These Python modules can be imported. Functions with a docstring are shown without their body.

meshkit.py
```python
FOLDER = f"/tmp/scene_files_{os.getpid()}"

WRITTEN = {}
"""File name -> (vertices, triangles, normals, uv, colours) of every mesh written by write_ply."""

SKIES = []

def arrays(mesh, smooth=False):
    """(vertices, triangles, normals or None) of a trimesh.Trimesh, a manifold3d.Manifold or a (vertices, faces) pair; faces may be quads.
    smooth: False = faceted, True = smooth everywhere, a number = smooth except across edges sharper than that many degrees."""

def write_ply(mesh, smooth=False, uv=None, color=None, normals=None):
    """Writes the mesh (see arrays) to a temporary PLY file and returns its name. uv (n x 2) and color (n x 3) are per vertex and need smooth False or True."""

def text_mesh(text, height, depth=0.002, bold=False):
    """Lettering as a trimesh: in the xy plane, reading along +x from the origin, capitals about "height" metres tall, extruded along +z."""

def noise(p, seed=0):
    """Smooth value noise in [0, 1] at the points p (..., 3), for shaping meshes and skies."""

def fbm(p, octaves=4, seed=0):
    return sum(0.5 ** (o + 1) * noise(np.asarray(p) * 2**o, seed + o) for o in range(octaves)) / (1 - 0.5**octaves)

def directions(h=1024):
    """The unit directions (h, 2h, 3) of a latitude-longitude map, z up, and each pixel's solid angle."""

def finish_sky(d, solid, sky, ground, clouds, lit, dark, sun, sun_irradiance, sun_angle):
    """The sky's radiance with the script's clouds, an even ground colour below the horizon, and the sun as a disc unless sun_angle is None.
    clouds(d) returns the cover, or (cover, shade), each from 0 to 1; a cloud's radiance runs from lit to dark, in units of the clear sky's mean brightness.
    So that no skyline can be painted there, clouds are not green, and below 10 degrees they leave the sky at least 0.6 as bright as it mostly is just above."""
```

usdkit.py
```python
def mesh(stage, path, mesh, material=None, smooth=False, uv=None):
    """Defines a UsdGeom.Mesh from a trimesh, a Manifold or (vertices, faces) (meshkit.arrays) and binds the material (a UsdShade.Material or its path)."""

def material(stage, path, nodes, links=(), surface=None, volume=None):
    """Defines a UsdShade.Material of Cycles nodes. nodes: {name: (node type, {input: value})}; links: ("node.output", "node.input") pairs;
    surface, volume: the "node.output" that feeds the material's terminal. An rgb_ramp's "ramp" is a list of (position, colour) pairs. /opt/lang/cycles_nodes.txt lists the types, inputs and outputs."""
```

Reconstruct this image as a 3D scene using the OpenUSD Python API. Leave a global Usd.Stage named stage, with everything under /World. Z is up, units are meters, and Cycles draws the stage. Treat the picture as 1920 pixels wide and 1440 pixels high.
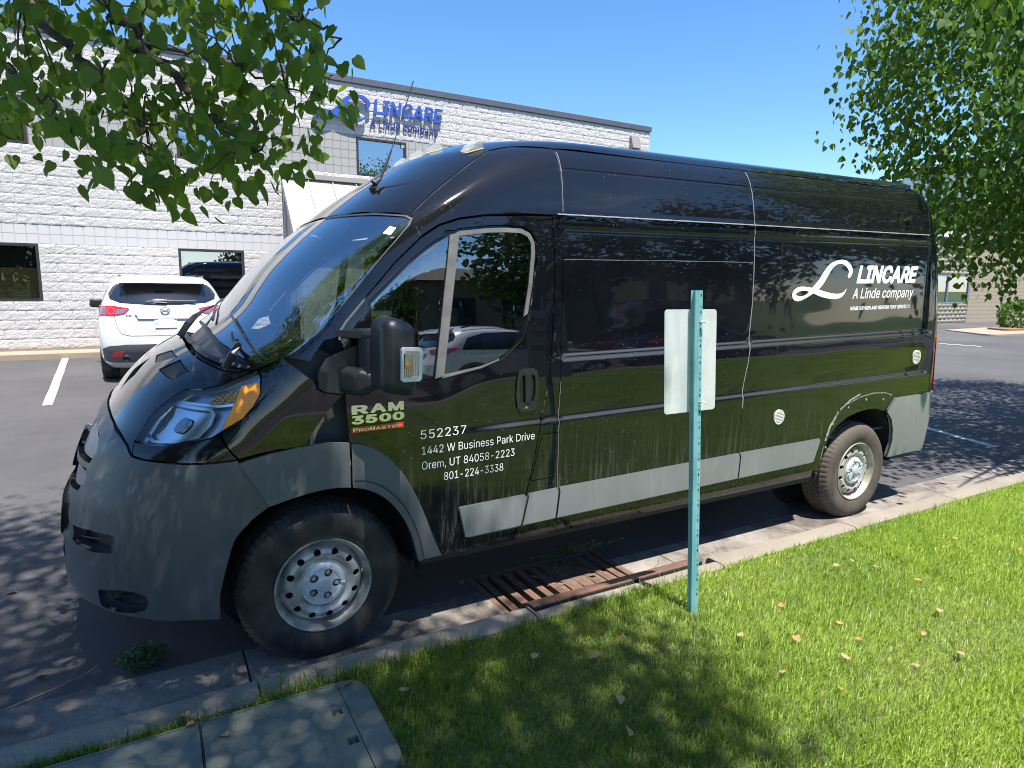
import math, random
import numpy as np
import trimesh
import shapely
from shapely.geometry import Polygon, LineString, Point, MultiPolygon, box as sbox
from shapely.ops import unary_union
from shapely import affinity
from scipy.spatial import Delaunay
from pxr import Usd, UsdGeom, UsdLux, UsdShade, Gf, Sdf, Vt
import usdkit, meshkit

stage = Usd.Stage.CreateInMemory()
UsdGeom.SetStageUpAxis(stage, UsdGeom.Tokens.z)
UsdGeom.SetStageMetersPerUnit(stage, 1.0)
UsdGeom.Xform.Define(stage, '/World')
UsdGeom.Scope.Define(stage, '/World/Looks')

# ------------------------------------------------------------------ camera, sky, sun, exposure
CAM = np.array([-0.6153, -2.8195, 1.7478]); YAW, PITCH, ROLL = 0.5121, -0.1533, 0.0115
EXPOSURE = 1.3
SUN_EL, SUN_AZ = math.radians(70.5), math.radians(180.5)      # azimuth = atan2(x, y) of the direction towards the sun
SKY_STRENGTH, SUN_STRENGTH = 0.108, 1.2
_f = np.array([math.sin(YAW)*math.cos(PITCH), math.cos(YAW)*math.cos(PITCH), math.sin(PITCH)])
_r = np.array([math.cos(YAW), -math.sin(YAW), 0.0]); _u = np.cross(_r, _f)
_c, _s = math.cos(ROLL), math.sin(ROLL)
CR, CU, CF = _c*_r+_s*_u, -_s*_r+_c*_u, _f
cam = UsdGeom.Camera.Define(stage, '/World/camera')
cam.CreateHorizontalApertureAttr(36.0); cam.CreateVerticalApertureAttr(27.0); cam.CreateFocalLengthAttr(36.0*1196.6/1920)
cam.CreateClippingRangeAttr(Gf.Vec2f(0.05, 3000)); cam.CreateExposureAttr(EXPOSURE)
cam.AddTransformOp().Set(Gf.Matrix4d(*CR, 0, *CU, 0, *(-CF), 0, *CAM, 1))

def M(name, nodes, links=(), surface='p.BSDF', volume=None):
    return usdkit.material(stage, '/World/Looks/'+name, nodes, links, surface=surface, volume=volume)

sky_mat = M('sky', {
    'sky': ('sky_texture', {'sky_type': 'single_scattering', 'sun_disc': False, 'sun_elevation': SUN_EL, 'sun_rotation': SUN_AZ, 'altitude': 1400.0, 'air_density': 1.0, 'aerosol_density': 0.6, 'ozone_density': 2.2}),
    'tc': ('texture_coordinate', {}), 'mp': ('mapping', {'mapping_type': 'point', 'scale': (1.6, 1.6, 5.0)}),
    'nz': ('noise_texture', {'scale': 2.3, 'detail': 9.0, 'roughness': 0.62, 'distortion': 0.35}),
    'rp': ('rgb_ramp', {'ramp': [(0.0, (0, 0, 0)), (0.53, (0, 0, 0)), (0.66, (0.75, 0.75, 0.75)), (1.0, (0.95, 0.95, 0.95))]}),
    'sp': ('separate_xyz', {}), 'lowa': ('map_range', {'from_min': 0.44, 'from_max': 0.16, 'to_min': 0.0, 'to_max': 1.0, 'clamp': True}),
    'sth': ('map_range', {'from_min': 0.25, 'from_max': -0.35, 'to_min': 0.0, 'to_max': 1.0, 'clamp': True}),
    'm1': ('math', {'math_type': 'multiply'}), 'm2': ('math', {'math_type': 'multiply'}),
    'hs': ('hsv', {'hue': 0.5, 'saturation': 1.22, 'value': 1.0, 'fac': 1.0}),
    'mx': ('mix', {'mix_type': 'mix', 'color2': (6.2, 6.4, 6.8)}),
    'bg': ('background_shader', {'strength': SKY_STRENGTH})},
    [('tc.generated', 'mp.vector'), ('mp.vector', 'nz.vector'), ('nz.fac', 'rp.fac'), ('tc.generated', 'sp.vector'), ('sp.z', 'lowa.value'), ('sp.y', 'sth.value'),
     ('rp.color', 'm1.value1'), ('lowa.result', 'm1.value2'), ('m1.value', 'm2.value1'), ('sth.result', 'm2.value2'), ('sky.color', 'hs.color'), ('hs.color', 'mx.color1'), ('m2.value', 'mx.fac'), ('mx.color', 'bg.color')],
    surface='bg.background')
dome = UsdLux.DomeLight.Define(stage, '/World/sky')
UsdShade.MaterialBindingAPI.Apply(dome.GetPrim()).Bind(sky_mat)
dome.GetPrim().SetCustomDataByKey('kind', 'structure')
sun = UsdLux.DistantLight.Define(stage, '/World/sun')
sun.CreateIntensityAttr(SUN_STRENGTH); sun.CreateAngleAttr(0.53); sun.CreateNormalizeAttr(True); sun.CreateColorAttr(Gf.Vec3f(1.0, 0.955, 0.885))
SUN = np.array([math.sin(SUN_AZ)*math.cos(SUN_EL), math.cos(SUN_AZ)*math.cos(SUN_EL), math.sin(SUN_EL)])
_z = SUN; _x = np.cross([0, 1, 0], _z); _x /= np.linalg.norm(_x); _y = np.cross(_z, _x)
sun.AddTransformOp().Set(Gf.Matrix4d(*_x, 0, *_y, 0, *_z, 0, 0, 0, 50, 1))

# ------------------------------------------------------------------ helpers
_names = {}
def numbered(path):
    n = _names.get(path, 0); _names[path] = n+1
    return path if n == 0 else '%s_%03d' % (path, n)
def tag(prim, label=None, cat=None, group=None, kind=None):
    for k, v in (('label', label), ('category', cat), ('group', group), ('kind', kind)):
        if v: prim.SetCustomDataByKey(k, v)
    return prim
def thing(name, label, cat, group=None, loc=None, rotz=None, kind=None):
    x = UsdGeom.Xform.Define(stage, numbered('/World/'+name))
    if loc is not None: x.AddTranslateOp().Set(Gf.Vec3d(*map(float, loc)))
    if rotz: x.AddRotateZOp().Set(float(rotz))
    tag(x.GetPrim(), label, cat, group, kind)
    return x.GetPrim()
def write(path, V, F, N, mat):
    m = UsdGeom.Mesh.Define(stage, path)
    m.CreatePointsAttr(Vt.Vec3fArray.FromNumpy(np.asarray(V, np.float32)))
    m.CreateFaceVertexCountsAttr(Vt.IntArray.FromNumpy(np.full(len(F), 3, np.int32)))
    m.CreateFaceVertexIndicesAttr(Vt.IntArray.FromNumpy(np.asarray(F, np.int32).ravel()))
    m.CreateSubdivisionSchemeAttr('none')
    if N is not None:
        m.CreateNormalsAttr(Vt.Vec3fArray.FromNumpy(np.asarray(N, np.float32))); m.SetNormalsInterpolation('vertex')
    UsdShade.MaterialBindingAPI.Apply(m.GetPrim()).Bind(mat)
    return m.GetPrim()
def put(name, mesh, mat, parent=None, smooth=35, label=None, kind=None, cat=None, group=None):
    """mesh = (V, F), (V, F, N) or a trimesh"""
    base = str(parent.GetPath()) if parent is not None else '/World'
    path = numbered(base+'/'+name)
    if isinstance(mesh, (tuple, list)) and len(mesh) == 3: p = write(path, *mesh, mat)
    else:
        v, f, n = meshkit.arrays(mesh, smooth); p = write(path, v, f, n, mat)
    return tag(p, label, cat, group, kind)
def cat(*ms):
    V, F, o = [], [], 0
    for m in ms:
        if m is None: continue
        v, f = (m.vertices, m.faces) if hasattr(m, 'vertices') else (m[0], m[1])
        f = np.asarray(f)
        if f.shape[1] == 4: f = np.vstack([f[:, [0, 1, 2]], f[:, [0, 2, 3]]])
        V.append(np.asarray(v, float)); F.append(f+o); o += len(v)
    return np.vstack(V), np.vstack(F)
def xf(m, loc=(0, 0, 0), rz=0, rx=0, ry=0, s=1):
    V = np.asarray(m[0] if isinstance(m, (tuple, list)) else m.vertices, float)*s
    F = m[1] if isinstance(m, (tuple, list)) else m.faces
    for ang, ax in ((rx, 0), (ry, 1), (rz, 2)):
        if ang:
            c, sn = math.cos(ang), math.sin(ang); R = np.eye(3); i, j = [(1, 2), (2, 0), (0, 1)][ax]
            R[i, i] = c; R[i, j] = -sn; R[j, i] = sn; R[j, j] = c; V = V@R.T
    return V+np.asarray(loc, float), F
def box(lo, hi, b=0.0):
    lo, hi = np.minimum(lo, hi).astype(float), np.maximum(lo, hi).astype(float)
    if b <= 0:
        m = trimesh.creation.box(hi-lo); return np.array(m.vertices)+(lo+hi)/2, np.array(m.faces)
    b = min(b, 0.49*(hi-lo).min()); P = []
    for sx in (0, 1):
        for sy in (0, 1):
            for sz in (0, 1):
                c = np.where([sx, sy, sz], hi, lo); d = np.where([sx, sy, sz], -1, 1)*b
                for k in range(3):
                    q = c+d; q[k] = c[k]; P.append(q)
    h = trimesh.convex.convex_hull(np.array(P)); return np.array(h.vertices), np.array(h.faces)
def hull(P):
    h = trimesh.convex.convex_hull(np.asarray(P, float)); return np.array(h.vertices), np.array(h.faces)
def tube(points, radii, sides=8, cap=True):
    p = np.asarray(points, float); r = np.broadcast_to(np.asarray(radii, float), (len(p),))
    t = np.gradient(p, axis=0); t /= np.linalg.norm(t, axis=1, keepdims=True)+1e-12
    ref = np.array([0, 0, 1.0]) if abs(t[:, 2]).mean() < 0.8 else np.array([1.0, 0, 0])
    a = np.cross(t, ref); a /= np.linalg.norm(a, axis=1, keepdims=True)+1e-12; b = np.cross(t, a)
    an = np.arange(sides)*2*np.pi/sides
    V = (p[:, None]+r[:, None, None]*(np.cos(an)[None, :, None]*a[:, None]+np.sin(an)[None, :, None]*b[:, None])).reshape(-1, 3)
    i, j = np.meshgrid(np.arange(len(p)-1), np.arange(sides), indexing='ij')
    q = np.stack([i*sides+j, i*sides+(j+1) % sides, (i+1)*sides+(j+1) % sides, (i+1)*sides+j], -1).reshape(-1, 4)
    F = np.vstack([q[:, [0, 1, 2]], q[:, [0, 2, 3]]])
    if cap:
        n = len(V); V = np.vstack([V, p[0], p[-1]]); L = (len(p)-1)*sides; k = np.arange(sides)
        F = np.vstack([F, np.stack([np.full(sides, n), (k+1) % sides, k], 1), np.stack([np.full(sides, n+1), L+k, L+(k+1) % sides], 1)])
    return V, F[:, ::-1]
def lathe(profile, n=48, ax='y', arc=(0, 2*np.pi), mod=None):
    """profile: (r, h) list; revolved about the axis; mod(theta, i) -> radius offset"""
    p = np.asarray(profile, float); full = abs(arc[1]-arc[0]-2*np.pi) < 1e-6
    th = np.linspace(arc[0], arc[1], n, endpoint=not full); m = len(p)
    R = np.repeat(p[:, 0][:, None], len(th), 1)
    if mod is not None: R = R+mod(th[None, :], np.arange(m)[:, None])
    H = np.repeat(p[:, 1][:, None], len(th), 1); c, s = np.cos(th), np.sin(th)
    if ax == 'y': V = np.stack([R*c, H, R*s], -1)
    elif ax == 'z': V = np.stack([R*c, R*s, H], -1)
    else: V = np.stack([H, R*c, R*s], -1)
    V = V.reshape(-1, 3); N = len(th); i, j = np.meshgrid(np.arange(m-1), np.arange(N if full else N-1), indexing='ij')
    q = np.stack([i*N+j, i*N+(j+1) % N, (i+1)*N+(j+1) % N, (i+1)*N+j], -1).reshape(-1, 4)
    return V, np.vstack([q[:, [0, 1, 2]], q[:, [0, 2, 3]]])
def extrude(poly, h0, h1, ax='z'):
    """shapely polygon extruded; ax 'z': polygon in xy; 'y': polygon in (x, z)"""
    out = []
    for g in (poly.geoms if hasattr(poly, 'geoms') else [poly]):
        if g.is_empty or g.area < 1e-9: continue
        m = trimesh.creation.extrude_polygon(g, h1-h0); V = np.array(m.vertices); V[:, 2] += h0; F = np.array(m.faces)
        if ax == 'y': V = V[:, [0, 2, 1]]; F = F[:, ::-1]
        elif ax == 'x': V = V[:, [2, 0, 1]]
        out.append((V, F))
    return cat(*out)
def ring(c, h):
    c = np.asarray(c, float); c = c[:-1] if np.allclose(c[0], c[-1]) else c
    out = []
    for a, b in zip(c, np.roll(c, -1, 0)):
        n = max(1, int(math.ceil(np.linalg.norm(b-a)/h))); out.append(a+(b-a)*np.arange(n)[:, None]/n)
    return np.vstack(out)
def polymesh(poly, h, rows=(), hz=None):
    """2-D triangulation of a polygon with inner points every h (hz in the second direction); returns P, F, list of rings (index arrays)"""
    hz = hz or h
    P, rings = [], []; n = 0
    for r in [poly.exterior, *poly.interiors]:
        q = ring(r.coords, min(h, hz)); P.append(q); rings.append(np.arange(n, n+len(q))); n += len(q)
    x0, y0, x1, y1 = poly.bounds
    xs = np.arange(x0, x1+h, h); ys = np.unique(np.concatenate([np.arange(y0, y1+hz, hz), np.asarray(list(rows), float)]))
    g = np.stack(np.meshgrid(xs, ys), -1).reshape(-1, 2); g = g+(0 if len(rows) else 1)*np.stack([0.13*h*np.sin(g[:, 1]*977.0), 0*g[:, 1]], 1)
    inner = poly.buffer(-0.45*min(h, hz))
    if not inner.is_empty:
        g = g[shapely.contains_xy(inner, g[:, 0], g[:, 1])]; P.append(g)
    P = np.vstack(P); sc = np.array([1.0, h/hz*(3.0 if len(rows) else 1.0)])
    F = Delaunay(P*sc).simplices; c = P[F].mean(1); F = F[shapely.contains_xy(poly, c[:, 0], c[:, 1])]
    a = P[F]; ar = (a[:, 1, 0]-a[:, 0, 0])*(a[:, 2, 1]-a[:, 0, 1])-(a[:, 1, 1]-a[:, 0, 1])*(a[:, 2, 0]-a[:, 0, 0])
    F = F[np.abs(ar) > 1e-10]; ar = ar[np.abs(ar) > 1e-10]; F[ar < 0] = F[ar < 0][:, ::-1]
    return P, F, rings
def orient(V, F, N):
    """turn every face to the side of its vertex normals"""
    a = V[F]; g = np.cross(a[:, 1]-a[:, 0], a[:, 2]-a[:, 0]); m = (g*N[F].mean(1)).sum(1) < 0; F = np.array(F); F[m] = F[m][:, ::-1]; return F
def text_poly(s, height, bold=True, grow=0.0, shear=0.0):
    """lettering as a shapely shape, capitals about height tall, starting at x = 0"""
    m = meshkit.text_mesh(s, 1.0, 0.001, bold); V = np.array(m.vertices); F = np.array(m.faces); top = V[:, 2] > 0.0005
    p = unary_union([Polygon(V[f][:, :2]).buffer(1e-4) for f in F[top[F].all(1)]]).buffer(grow, join_style=2)
    p = affinity.translate(p, -p.bounds[0], 0); return affinity.affine_transform(p, [height, shear*height, 0, height, 0, 0])
def text(s, height, bold=False, sx=1.0, shear=0.0, depth=0.002):
    m = meshkit.text_mesh(s, height, depth, bold); V = np.array(m.vertices); V[:, 0] = V[:, 0]*sx+shear*V[:, 1]
    return V, np.array(m.faces)

# ------------------------------------------------------------------ materials
def pm(name, color, rough=0.5, metal=0.0, coat=0.0, spec=0.5, var=0.0, scale=5.0, bump=0.0, bscale=60.0, bdist=0.01, detail=4.0, extra=None, color2=None, rvar=0.0, coordo=False, clear=0.03):
    n = {'p': ('principled_bsdf', {'base_color': color, 'roughness': rough, 'metallic': metal, 'coat_weight': coat, 'coat_roughness': clear, 'specular_ior_level': spec, **(extra or {})})}
    L = []; src = 'g.position'
    if var or bump or color2 is not None or rvar: n['g'] = ('geometry', {})
    if coordo: n['g'] = ('texture_coordinate', {}); src = 'g.object'
    if var or color2 is not None:
        c = np.array(color, float); c2 = np.array(color2, float) if color2 is not None else c*(1+var); c1 = c if color2 is not None else c*(1-var)
        n['nz'] = ('noise_texture', {'scale': scale, 'detail': detail, 'roughness': 0.6}); n['rp'] = ('rgb_ramp', {'ramp': [(0.0, tuple(c1)), (0.33, tuple(c1)), (0.67, tuple(c2)), (1.0, tuple(c2))]})
        L += [(src, 'nz.vector'), ('nz.fac', 'rp.fac'), ('rp.color', 'p.base_color')]
    if rvar:
        n['nr'] = ('noise_texture', {'scale': scale*1.7, 'detail': 5.0}); n['mr'] = ('map_range', {'from_min': 0.3, 'from_max': 0.7, 'to_min': rough-rvar, 'to_max': rough+rvar, 'clamp': True}); L += [(src, 'nr.vector'), ('nr.fac', 'mr.value'), ('mr.result', 'p.roughness')]
    if bump:
        n['nb'] = ('noise_texture', {'scale': bscale, 'detail': 5.0, 'roughness': 0.65}); n['b'] = ('bump', {'strength': bump, 'distance': bdist}); L += [(src, 'nb.vector'), ('nb.fac', 'b.height'), ('b.normal', 'p.normal')]
    return M(name, n, L)
# ------------------------------------------------------------------ ground, lot, kerb, lawn
rng = np.random.default_rng(7)
def G(y):
    y = np.asarray(y, float); return 0.010*np.clip(y-2.2, 0, 13.0)
asphalt = M('asphalt', {'g': ('geometry', {}), 'n1': ('noise_texture', {'scale': 0.35, 'detail': 5.0}), 'n2': ('noise_texture', {'scale': 190.0, 'detail': 3.0, 'roughness': 0.7}), 'n3': ('noise_texture', {'scale': 3.0, 'detail': 6.0}),
    'r1': ('rgb_ramp', {'ramp': [(0, (0.060, 0.057, 0.060)), (0.35, (0.066, 0.063, 0.066)), (0.65, (0.090, 0.086, 0.089)), (1, (0.096, 0.091, 0.094))]}),
    'r2': ('rgb_ramp', {'ramp': [(0, (0.45, 0.45, 0.45)), (0.36, (0.55, 0.55, 0.55)), (0.5, (1, 1, 1)), (0.68, (1.5, 1.5, 1.48)), (1, (1.9, 1.9, 1.9))]}),
    'r3': ('rgb_ramp', {'ramp': [(0, (0.85, 0.85, 0.86)), (0.4, (0.95, 0.95, 0.95)), (0.6, (1.03, 1.03, 1.02)), (1, (1.1, 1.1, 1.1))]}),
    'm1': ('mix', {'mix_type': 'multiply', 'fac': 1.0}), 'm2': ('mix', {'mix_type': 'multiply', 'fac': 1.0}),
    'b': ('bump', {'strength': 0.9, 'distance': 0.006}), 'p': ('principled_bsdf', {'roughness': 0.82, 'specular_ior_level': 0.35})},
    [('g.position', 'n1.vector'), ('g.position', 'n2.vector'), ('g.position', 'n3.vector'), ('n1.fac', 'r1.fac'), ('n2.fac', 'r2.fac'), ('n3.fac', 'r3.fac'), ('r1.color', 'm1.color1'), ('r2.color', 'm1.color2'), ('m1.color', 'm2.color1'), ('r3.color', 'm2.color2'), ('m2.color', 'p.base_color'), ('n2.fac', 'b.height'), ('b.normal', 'p.normal')])
soil = pm('soil', (0.10, 0.105, 0.04), 0.95, color2=(0.07, 0.10, 0.03), scale=14, bump=0.6, bscale=80)
fargrass = pm('far_grass', (0.062, 0.095, 0.020), 0.9, color2=(0.040, 0.075, 0.014), scale=3.5, bump=0.8, bscale=45, bdist=0.03)
concrete = M('kerb_concrete', {'g': ('geometry', {}), 'n1': ('noise_texture', {'scale': 2.2, 'detail': 7.0, 'roughness': 0.65}), 'n2': ('noise_texture', {'scale': 160.0, 'detail': 3.0}),
    'r1': ('rgb_ramp', {'ramp': [(0, (0.17, 0.142, 0.110)), (0.38, (0.215, 0.186, 0.150)), (0.62, (0.255, 0.225, 0.184)), (1, (0.28, 0.25, 0.21))]}),
    'r2': ('rgb_ramp', {'ramp': [(0, (0.5, 0.5, 0.5)), (0.38, (0.78, 0.78, 0.78)), (0.55, (1, 1, 1)), (1, (1.15, 1.15, 1.15))]}), 'm': ('mix', {'mix_type': 'multiply', 'fac': 1.0}),
    'b': ('bump', {'strength': 0.5, 'distance': 0.004}), 'p': ('principled_bsdf', {'roughness': 0.9, 'specular_ior_level': 0.2})},
    [('g.position', 'n1.vector'), ('g.position', 'n2.vector'), ('n1.fac', 'r1.fac'), ('n2.fac', 'r2.fac'), ('r1.color', 'm.color1'), ('r2.color', 'm.color2'), ('m.color', 'p.base_color'), ('n2.fac', 'b.height'), ('b.normal', 'p.normal')])
pan_mat = M('gutter_concrete', {'g': ('geometry', {}), 'n1': ('noise_texture', {'scale': 2.8, 'detail': 9.0, 'roughness': 0.7, 'distortion': 0.6}), 'n2': ('noise_texture', {'scale': 120.0, 'detail': 4.0}),
    'r1': ('rgb_ramp', {'ramp': [(0, (0.055, 0.046, 0.040)), (0.40, (0.10, 0.085, 0.074)), (0.52, (0.19, 0.168, 0.148)), (0.66, (0.27, 0.245, 0.215)), (1, (0.33, 0.30, 0.27))]}),
    'r2': ('rgb_ramp', {'ramp': [(0, (0.6, 0.6, 0.6)), (0.4, (0.85, 0.85, 0.85)), (0.6, (1.05, 1.05, 1.05)), (1, (1.2, 1.2, 1.2))]}), 'm': ('mix', {'mix_type': 'multiply', 'fac': 1.0}),
    'b': ('bump', {'strength': 0.6, 'distance': 0.005}), 'p': ('principled_bsdf', {'roughness': 0.88, 'specular_ior_level': 0.25})},
    [('g.position', 'n1.vector'), ('g.position', 'n2.vector'), ('n1.fac', 'r1.fac'), ('n2.fac', 'r2.fac'), ('r1.color', 'm.color1'), ('r2.color', 'm.color2'), ('m.color', 'p.base_color'), ('n2.fac', 'b.height'), ('b.normal', 'p.normal')])
line_paint = pm('line_paint', (0.70, 0.70, 0.66), 0.8, color2=(0.42, 0.42, 0.40), scale=9, detail=8)
blue_paint = pm('worn_line_paint', (0.62, 0.64, 0.66), 0.8, color2=(0.30, 0.31, 0.33), scale=8, detail=8)

def sheet(x0, x1, ys, nx=2):
    xs = np.linspace(x0, x1, nx); V = np.array([(x, y, float(G(y))) for y in ys for x in xs]); F = []
    for j in range(len(ys)-1):
        for i in range(nx-1):
            a = j*nx+i; F += [(a, a+1, a+nx+1), (a, a+nx+1, a+nx)]
    return V, np.array(F)
GX0, GX1, GY1 = 0.93, 1.86, 0.46     # the gully in the gutter
lot = cat(sheet(-250, GX0, [0.27, GY1]), sheet(GX1, 250, [0.27, GY1]), sheet(-250, 250, [GY1, 2.2, 5, 8, 11, 13, 15.2, 40, 300]))
put('parking_lot', lot, asphalt, smooth=False, kind='structure')
put('ground', (np.array([(-900, -900, -0.06), (900, -900, -0.06), (900, 900, -0.06), (-900, 900, -0.06)], float), np.array([(0, 1, 2), (0, 2, 3)])), fargrass, smooth=False, kind='structure')
put('street', (np.array([(-250, -17.5, 0.0), (250, -17.5, 0.0), (250, -7.3, 0.0), (-250, -7.3, 0.0)]), np.array([(0, 1, 2), (0, 2, 3)])), asphalt, smooth=False, kind='structure')
JX = [-0.34+1.27*k for k in range(-6, 24)]
kb = thing('kerb', 'pale concrete kerb between the gutter and the lawn', 'kerb', kind='structure')
gp = thing('gutter', 'stained concrete gutter pan beside the kerb', 'gutter', kind='structure')
def kerb_piece(x0, x1, y0=-0.365, y1=-0.215):
    prof = [(y1+0.012, -0.05), (y1, 0.105)]+[(y1-0.035+0.035*math.cos(t), 0.115+0.035*math.sin(t)) for t in np.linspace(0.1, math.pi/2, 5)]+[(y0+0.015, 0.151), (y0, 0.138), (y0, -0.05)]
    nx = 9; xs = np.linspace(x0, x1, nx); prof = np.array(prof); n = len(prof); V, F = [], []
    for i, x in enumerate(xs):
        ed = 0.004 if i in (0, nx-1) else 0.0
        for (y, z) in prof: V.append((x, y+0.0025*math.sin(3*x+y*40), z-ed*(z > 0.1)+0.002*math.sin(5.1*x+1.3)))
    for i in range(nx-1):
        for j in range(n-1): a = i*n+j; F += [(a, a+1, a+n+1), (a, a+n+1, a+n)]
    V = np.array(V); F = np.array(F)
    for i in (0, nx-1):
        c = np.arange(n)+i*n; f = np.array([(c[0], c[k+1], c[k]) if i == 0 else (c[0], c[k], c[k+1]) for k in range(1, n-1)]); F = np.vstack([F, f])
    return V, F[:, ::-1]
for a, b in zip(JX[:-1], JX[1:]):
    g = 0.004
    segs = [(a, b, -0.215)]
    if a < 0.95 < b: segs = [(a, 0.95, -0.215)] + [(0.951, b, -0.275)]
    elif a < 2.12 < b and a > 0.9: segs = [(a, 2.12, -0.275), (2.121, b, -0.215)] if a < 2.0 else [(a, b, -0.215)]
    for (p, q, y1) in segs: put('kerb_stone', kerb_piece(p+g, q-g, y1=y1), concrete, kb, smooth=40)
    y1 = 0.27
    def slab(p, q, lo=-0.20, hi=0.27): return box((p+g, lo, -0.06), (q-g, hi, 0.004), 0.003)
    if a < GX0 < b: put('gutter_slab', slab(a, GX0), pan_mat, gp); put('gutter_slab', slab(GX1, b) if b > GX1 else None, pan_mat, gp) if b > GX1 else None
    elif a < GX1 < b: put('gutter_slab', slab(GX1, b), pan_mat, gp)
    elif not (a >= GX0 and b <= GX1): put('gutter_slab', slab(a, b), pan_mat, gp)
put('lawn', (np.array([(-14, -6.9, 0.10), (26, -6.9, 0.10), (26, -0.362, 0.125), (-14, -0.362, 0.125)]), np.array([(0, 1, 2), (0, 2, 3)])), soil, smooth=False, kind='structure')
put('far_kerb', box((-60, -7.3, -0.05), (60, -6.9, 0.13), 0.03), concrete, kind='structure')
put('far_lawn', box((-120, -60, -0.05), (120, -17.6, 0.10)), fargrass, smooth=False, kind='structure')
put('opposite_kerb', box((-60, -17.6, -0.05), (60, -17.3, 0.13), 0.03), concrete, kind='structure')
# painted bay lines
def line(p, q, w, mat, label):
    p, q = np.array(p, float), np.array(q, float); d = (q-p)/np.linalg.norm(q-p); n = np.array([-d[1], d[0]])*w/2; k = 9
    V = []
    for t in np.linspace(0, 1, k):
        c = p+(q-p)*t
        for s in (-1, 1): e = c+s*n*(1+0.06*math.sin(17*t+s)); V.append((e[0], e[1], float(G(e[1]))+0.005))
    F = []
    for i in range(k-1): a = 2*i; F += [(a, a+2, a+3), (a, a+3, a+1)]
    F = np.array(F); put('bay_line', (np.array(V), F), mat, smooth=False, kind='structure', label=label)
line((-2.29, 13.55), (-1.95, 7.75), 0.115, line_paint, 'white bay line left of the white car')
line((0.75, 13.55), (0.95, 7.9), 0.115, line_paint, 'white bay line right of the white car')
line((7.6, 0.62), (8.25, 2.4), 0.11, blue_paint, 'worn white bay line in the tree shade behind the van')
line((21.3, 8.3), (21.6, 7.2), 0.12, line_paint, 'short white bay line far behind the van')

# gully: frame, bars, iron hood
rust = pm('rusty_iron', (0.165, 0.085, 0.055), 0.8, color2=(0.085, 0.052, 0.040), scale=18, bump=0.6, bscale=120, bdist=0.004, detail=8)
silt = pm('silt', (0.19, 0.13, 0.092), 0.95, color2=(0.11, 0.078, 0.058), scale=11, bump=1.0, bscale=50, bdist=0.02, detail=8)
dark = pm('void_black', (0.008, 0.008, 0.009), 0.9)
gu = thing('storm_drain', 'rusty storm drain grate half filled with silt beside the kerb', 'storm drain')
fy0 = -0.205
put('frame', cat(box((GX0, fy0, -0.1), (GX0+0.035, GY1, 0.006), 0.004), box((GX1-0.035, fy0, -0.1), (GX1, GY1, 0.006), 0.004), box((GX0+0.035, GY1-0.03, -0.1), (GX1-0.035, GY1, 0.006), 0.004), box((GX0+0.035, fy0, -0.1), (GX1-0.035, fy0+0.03, 0.006), 0.004)), rust, gu)
put('pit', box((GX0+0.02, fy0+0.01, -0.42), (GX1-0.02, GY1-0.01, -0.40)), dark, gu)
put('pit_wall', cat(box((GX0+0.01, GY1-0.012, -0.42), (GX1-0.01, GY1-0.004, -0.02)), box((GX0+0.004, fy0, -0.42), (GX0+0.01, GY1, -0.02)), box((GX1-0.01, fy0, -0.42), (GX1-0.004, GY1, -0.02))), dark, gu)
nb = 10
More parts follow.
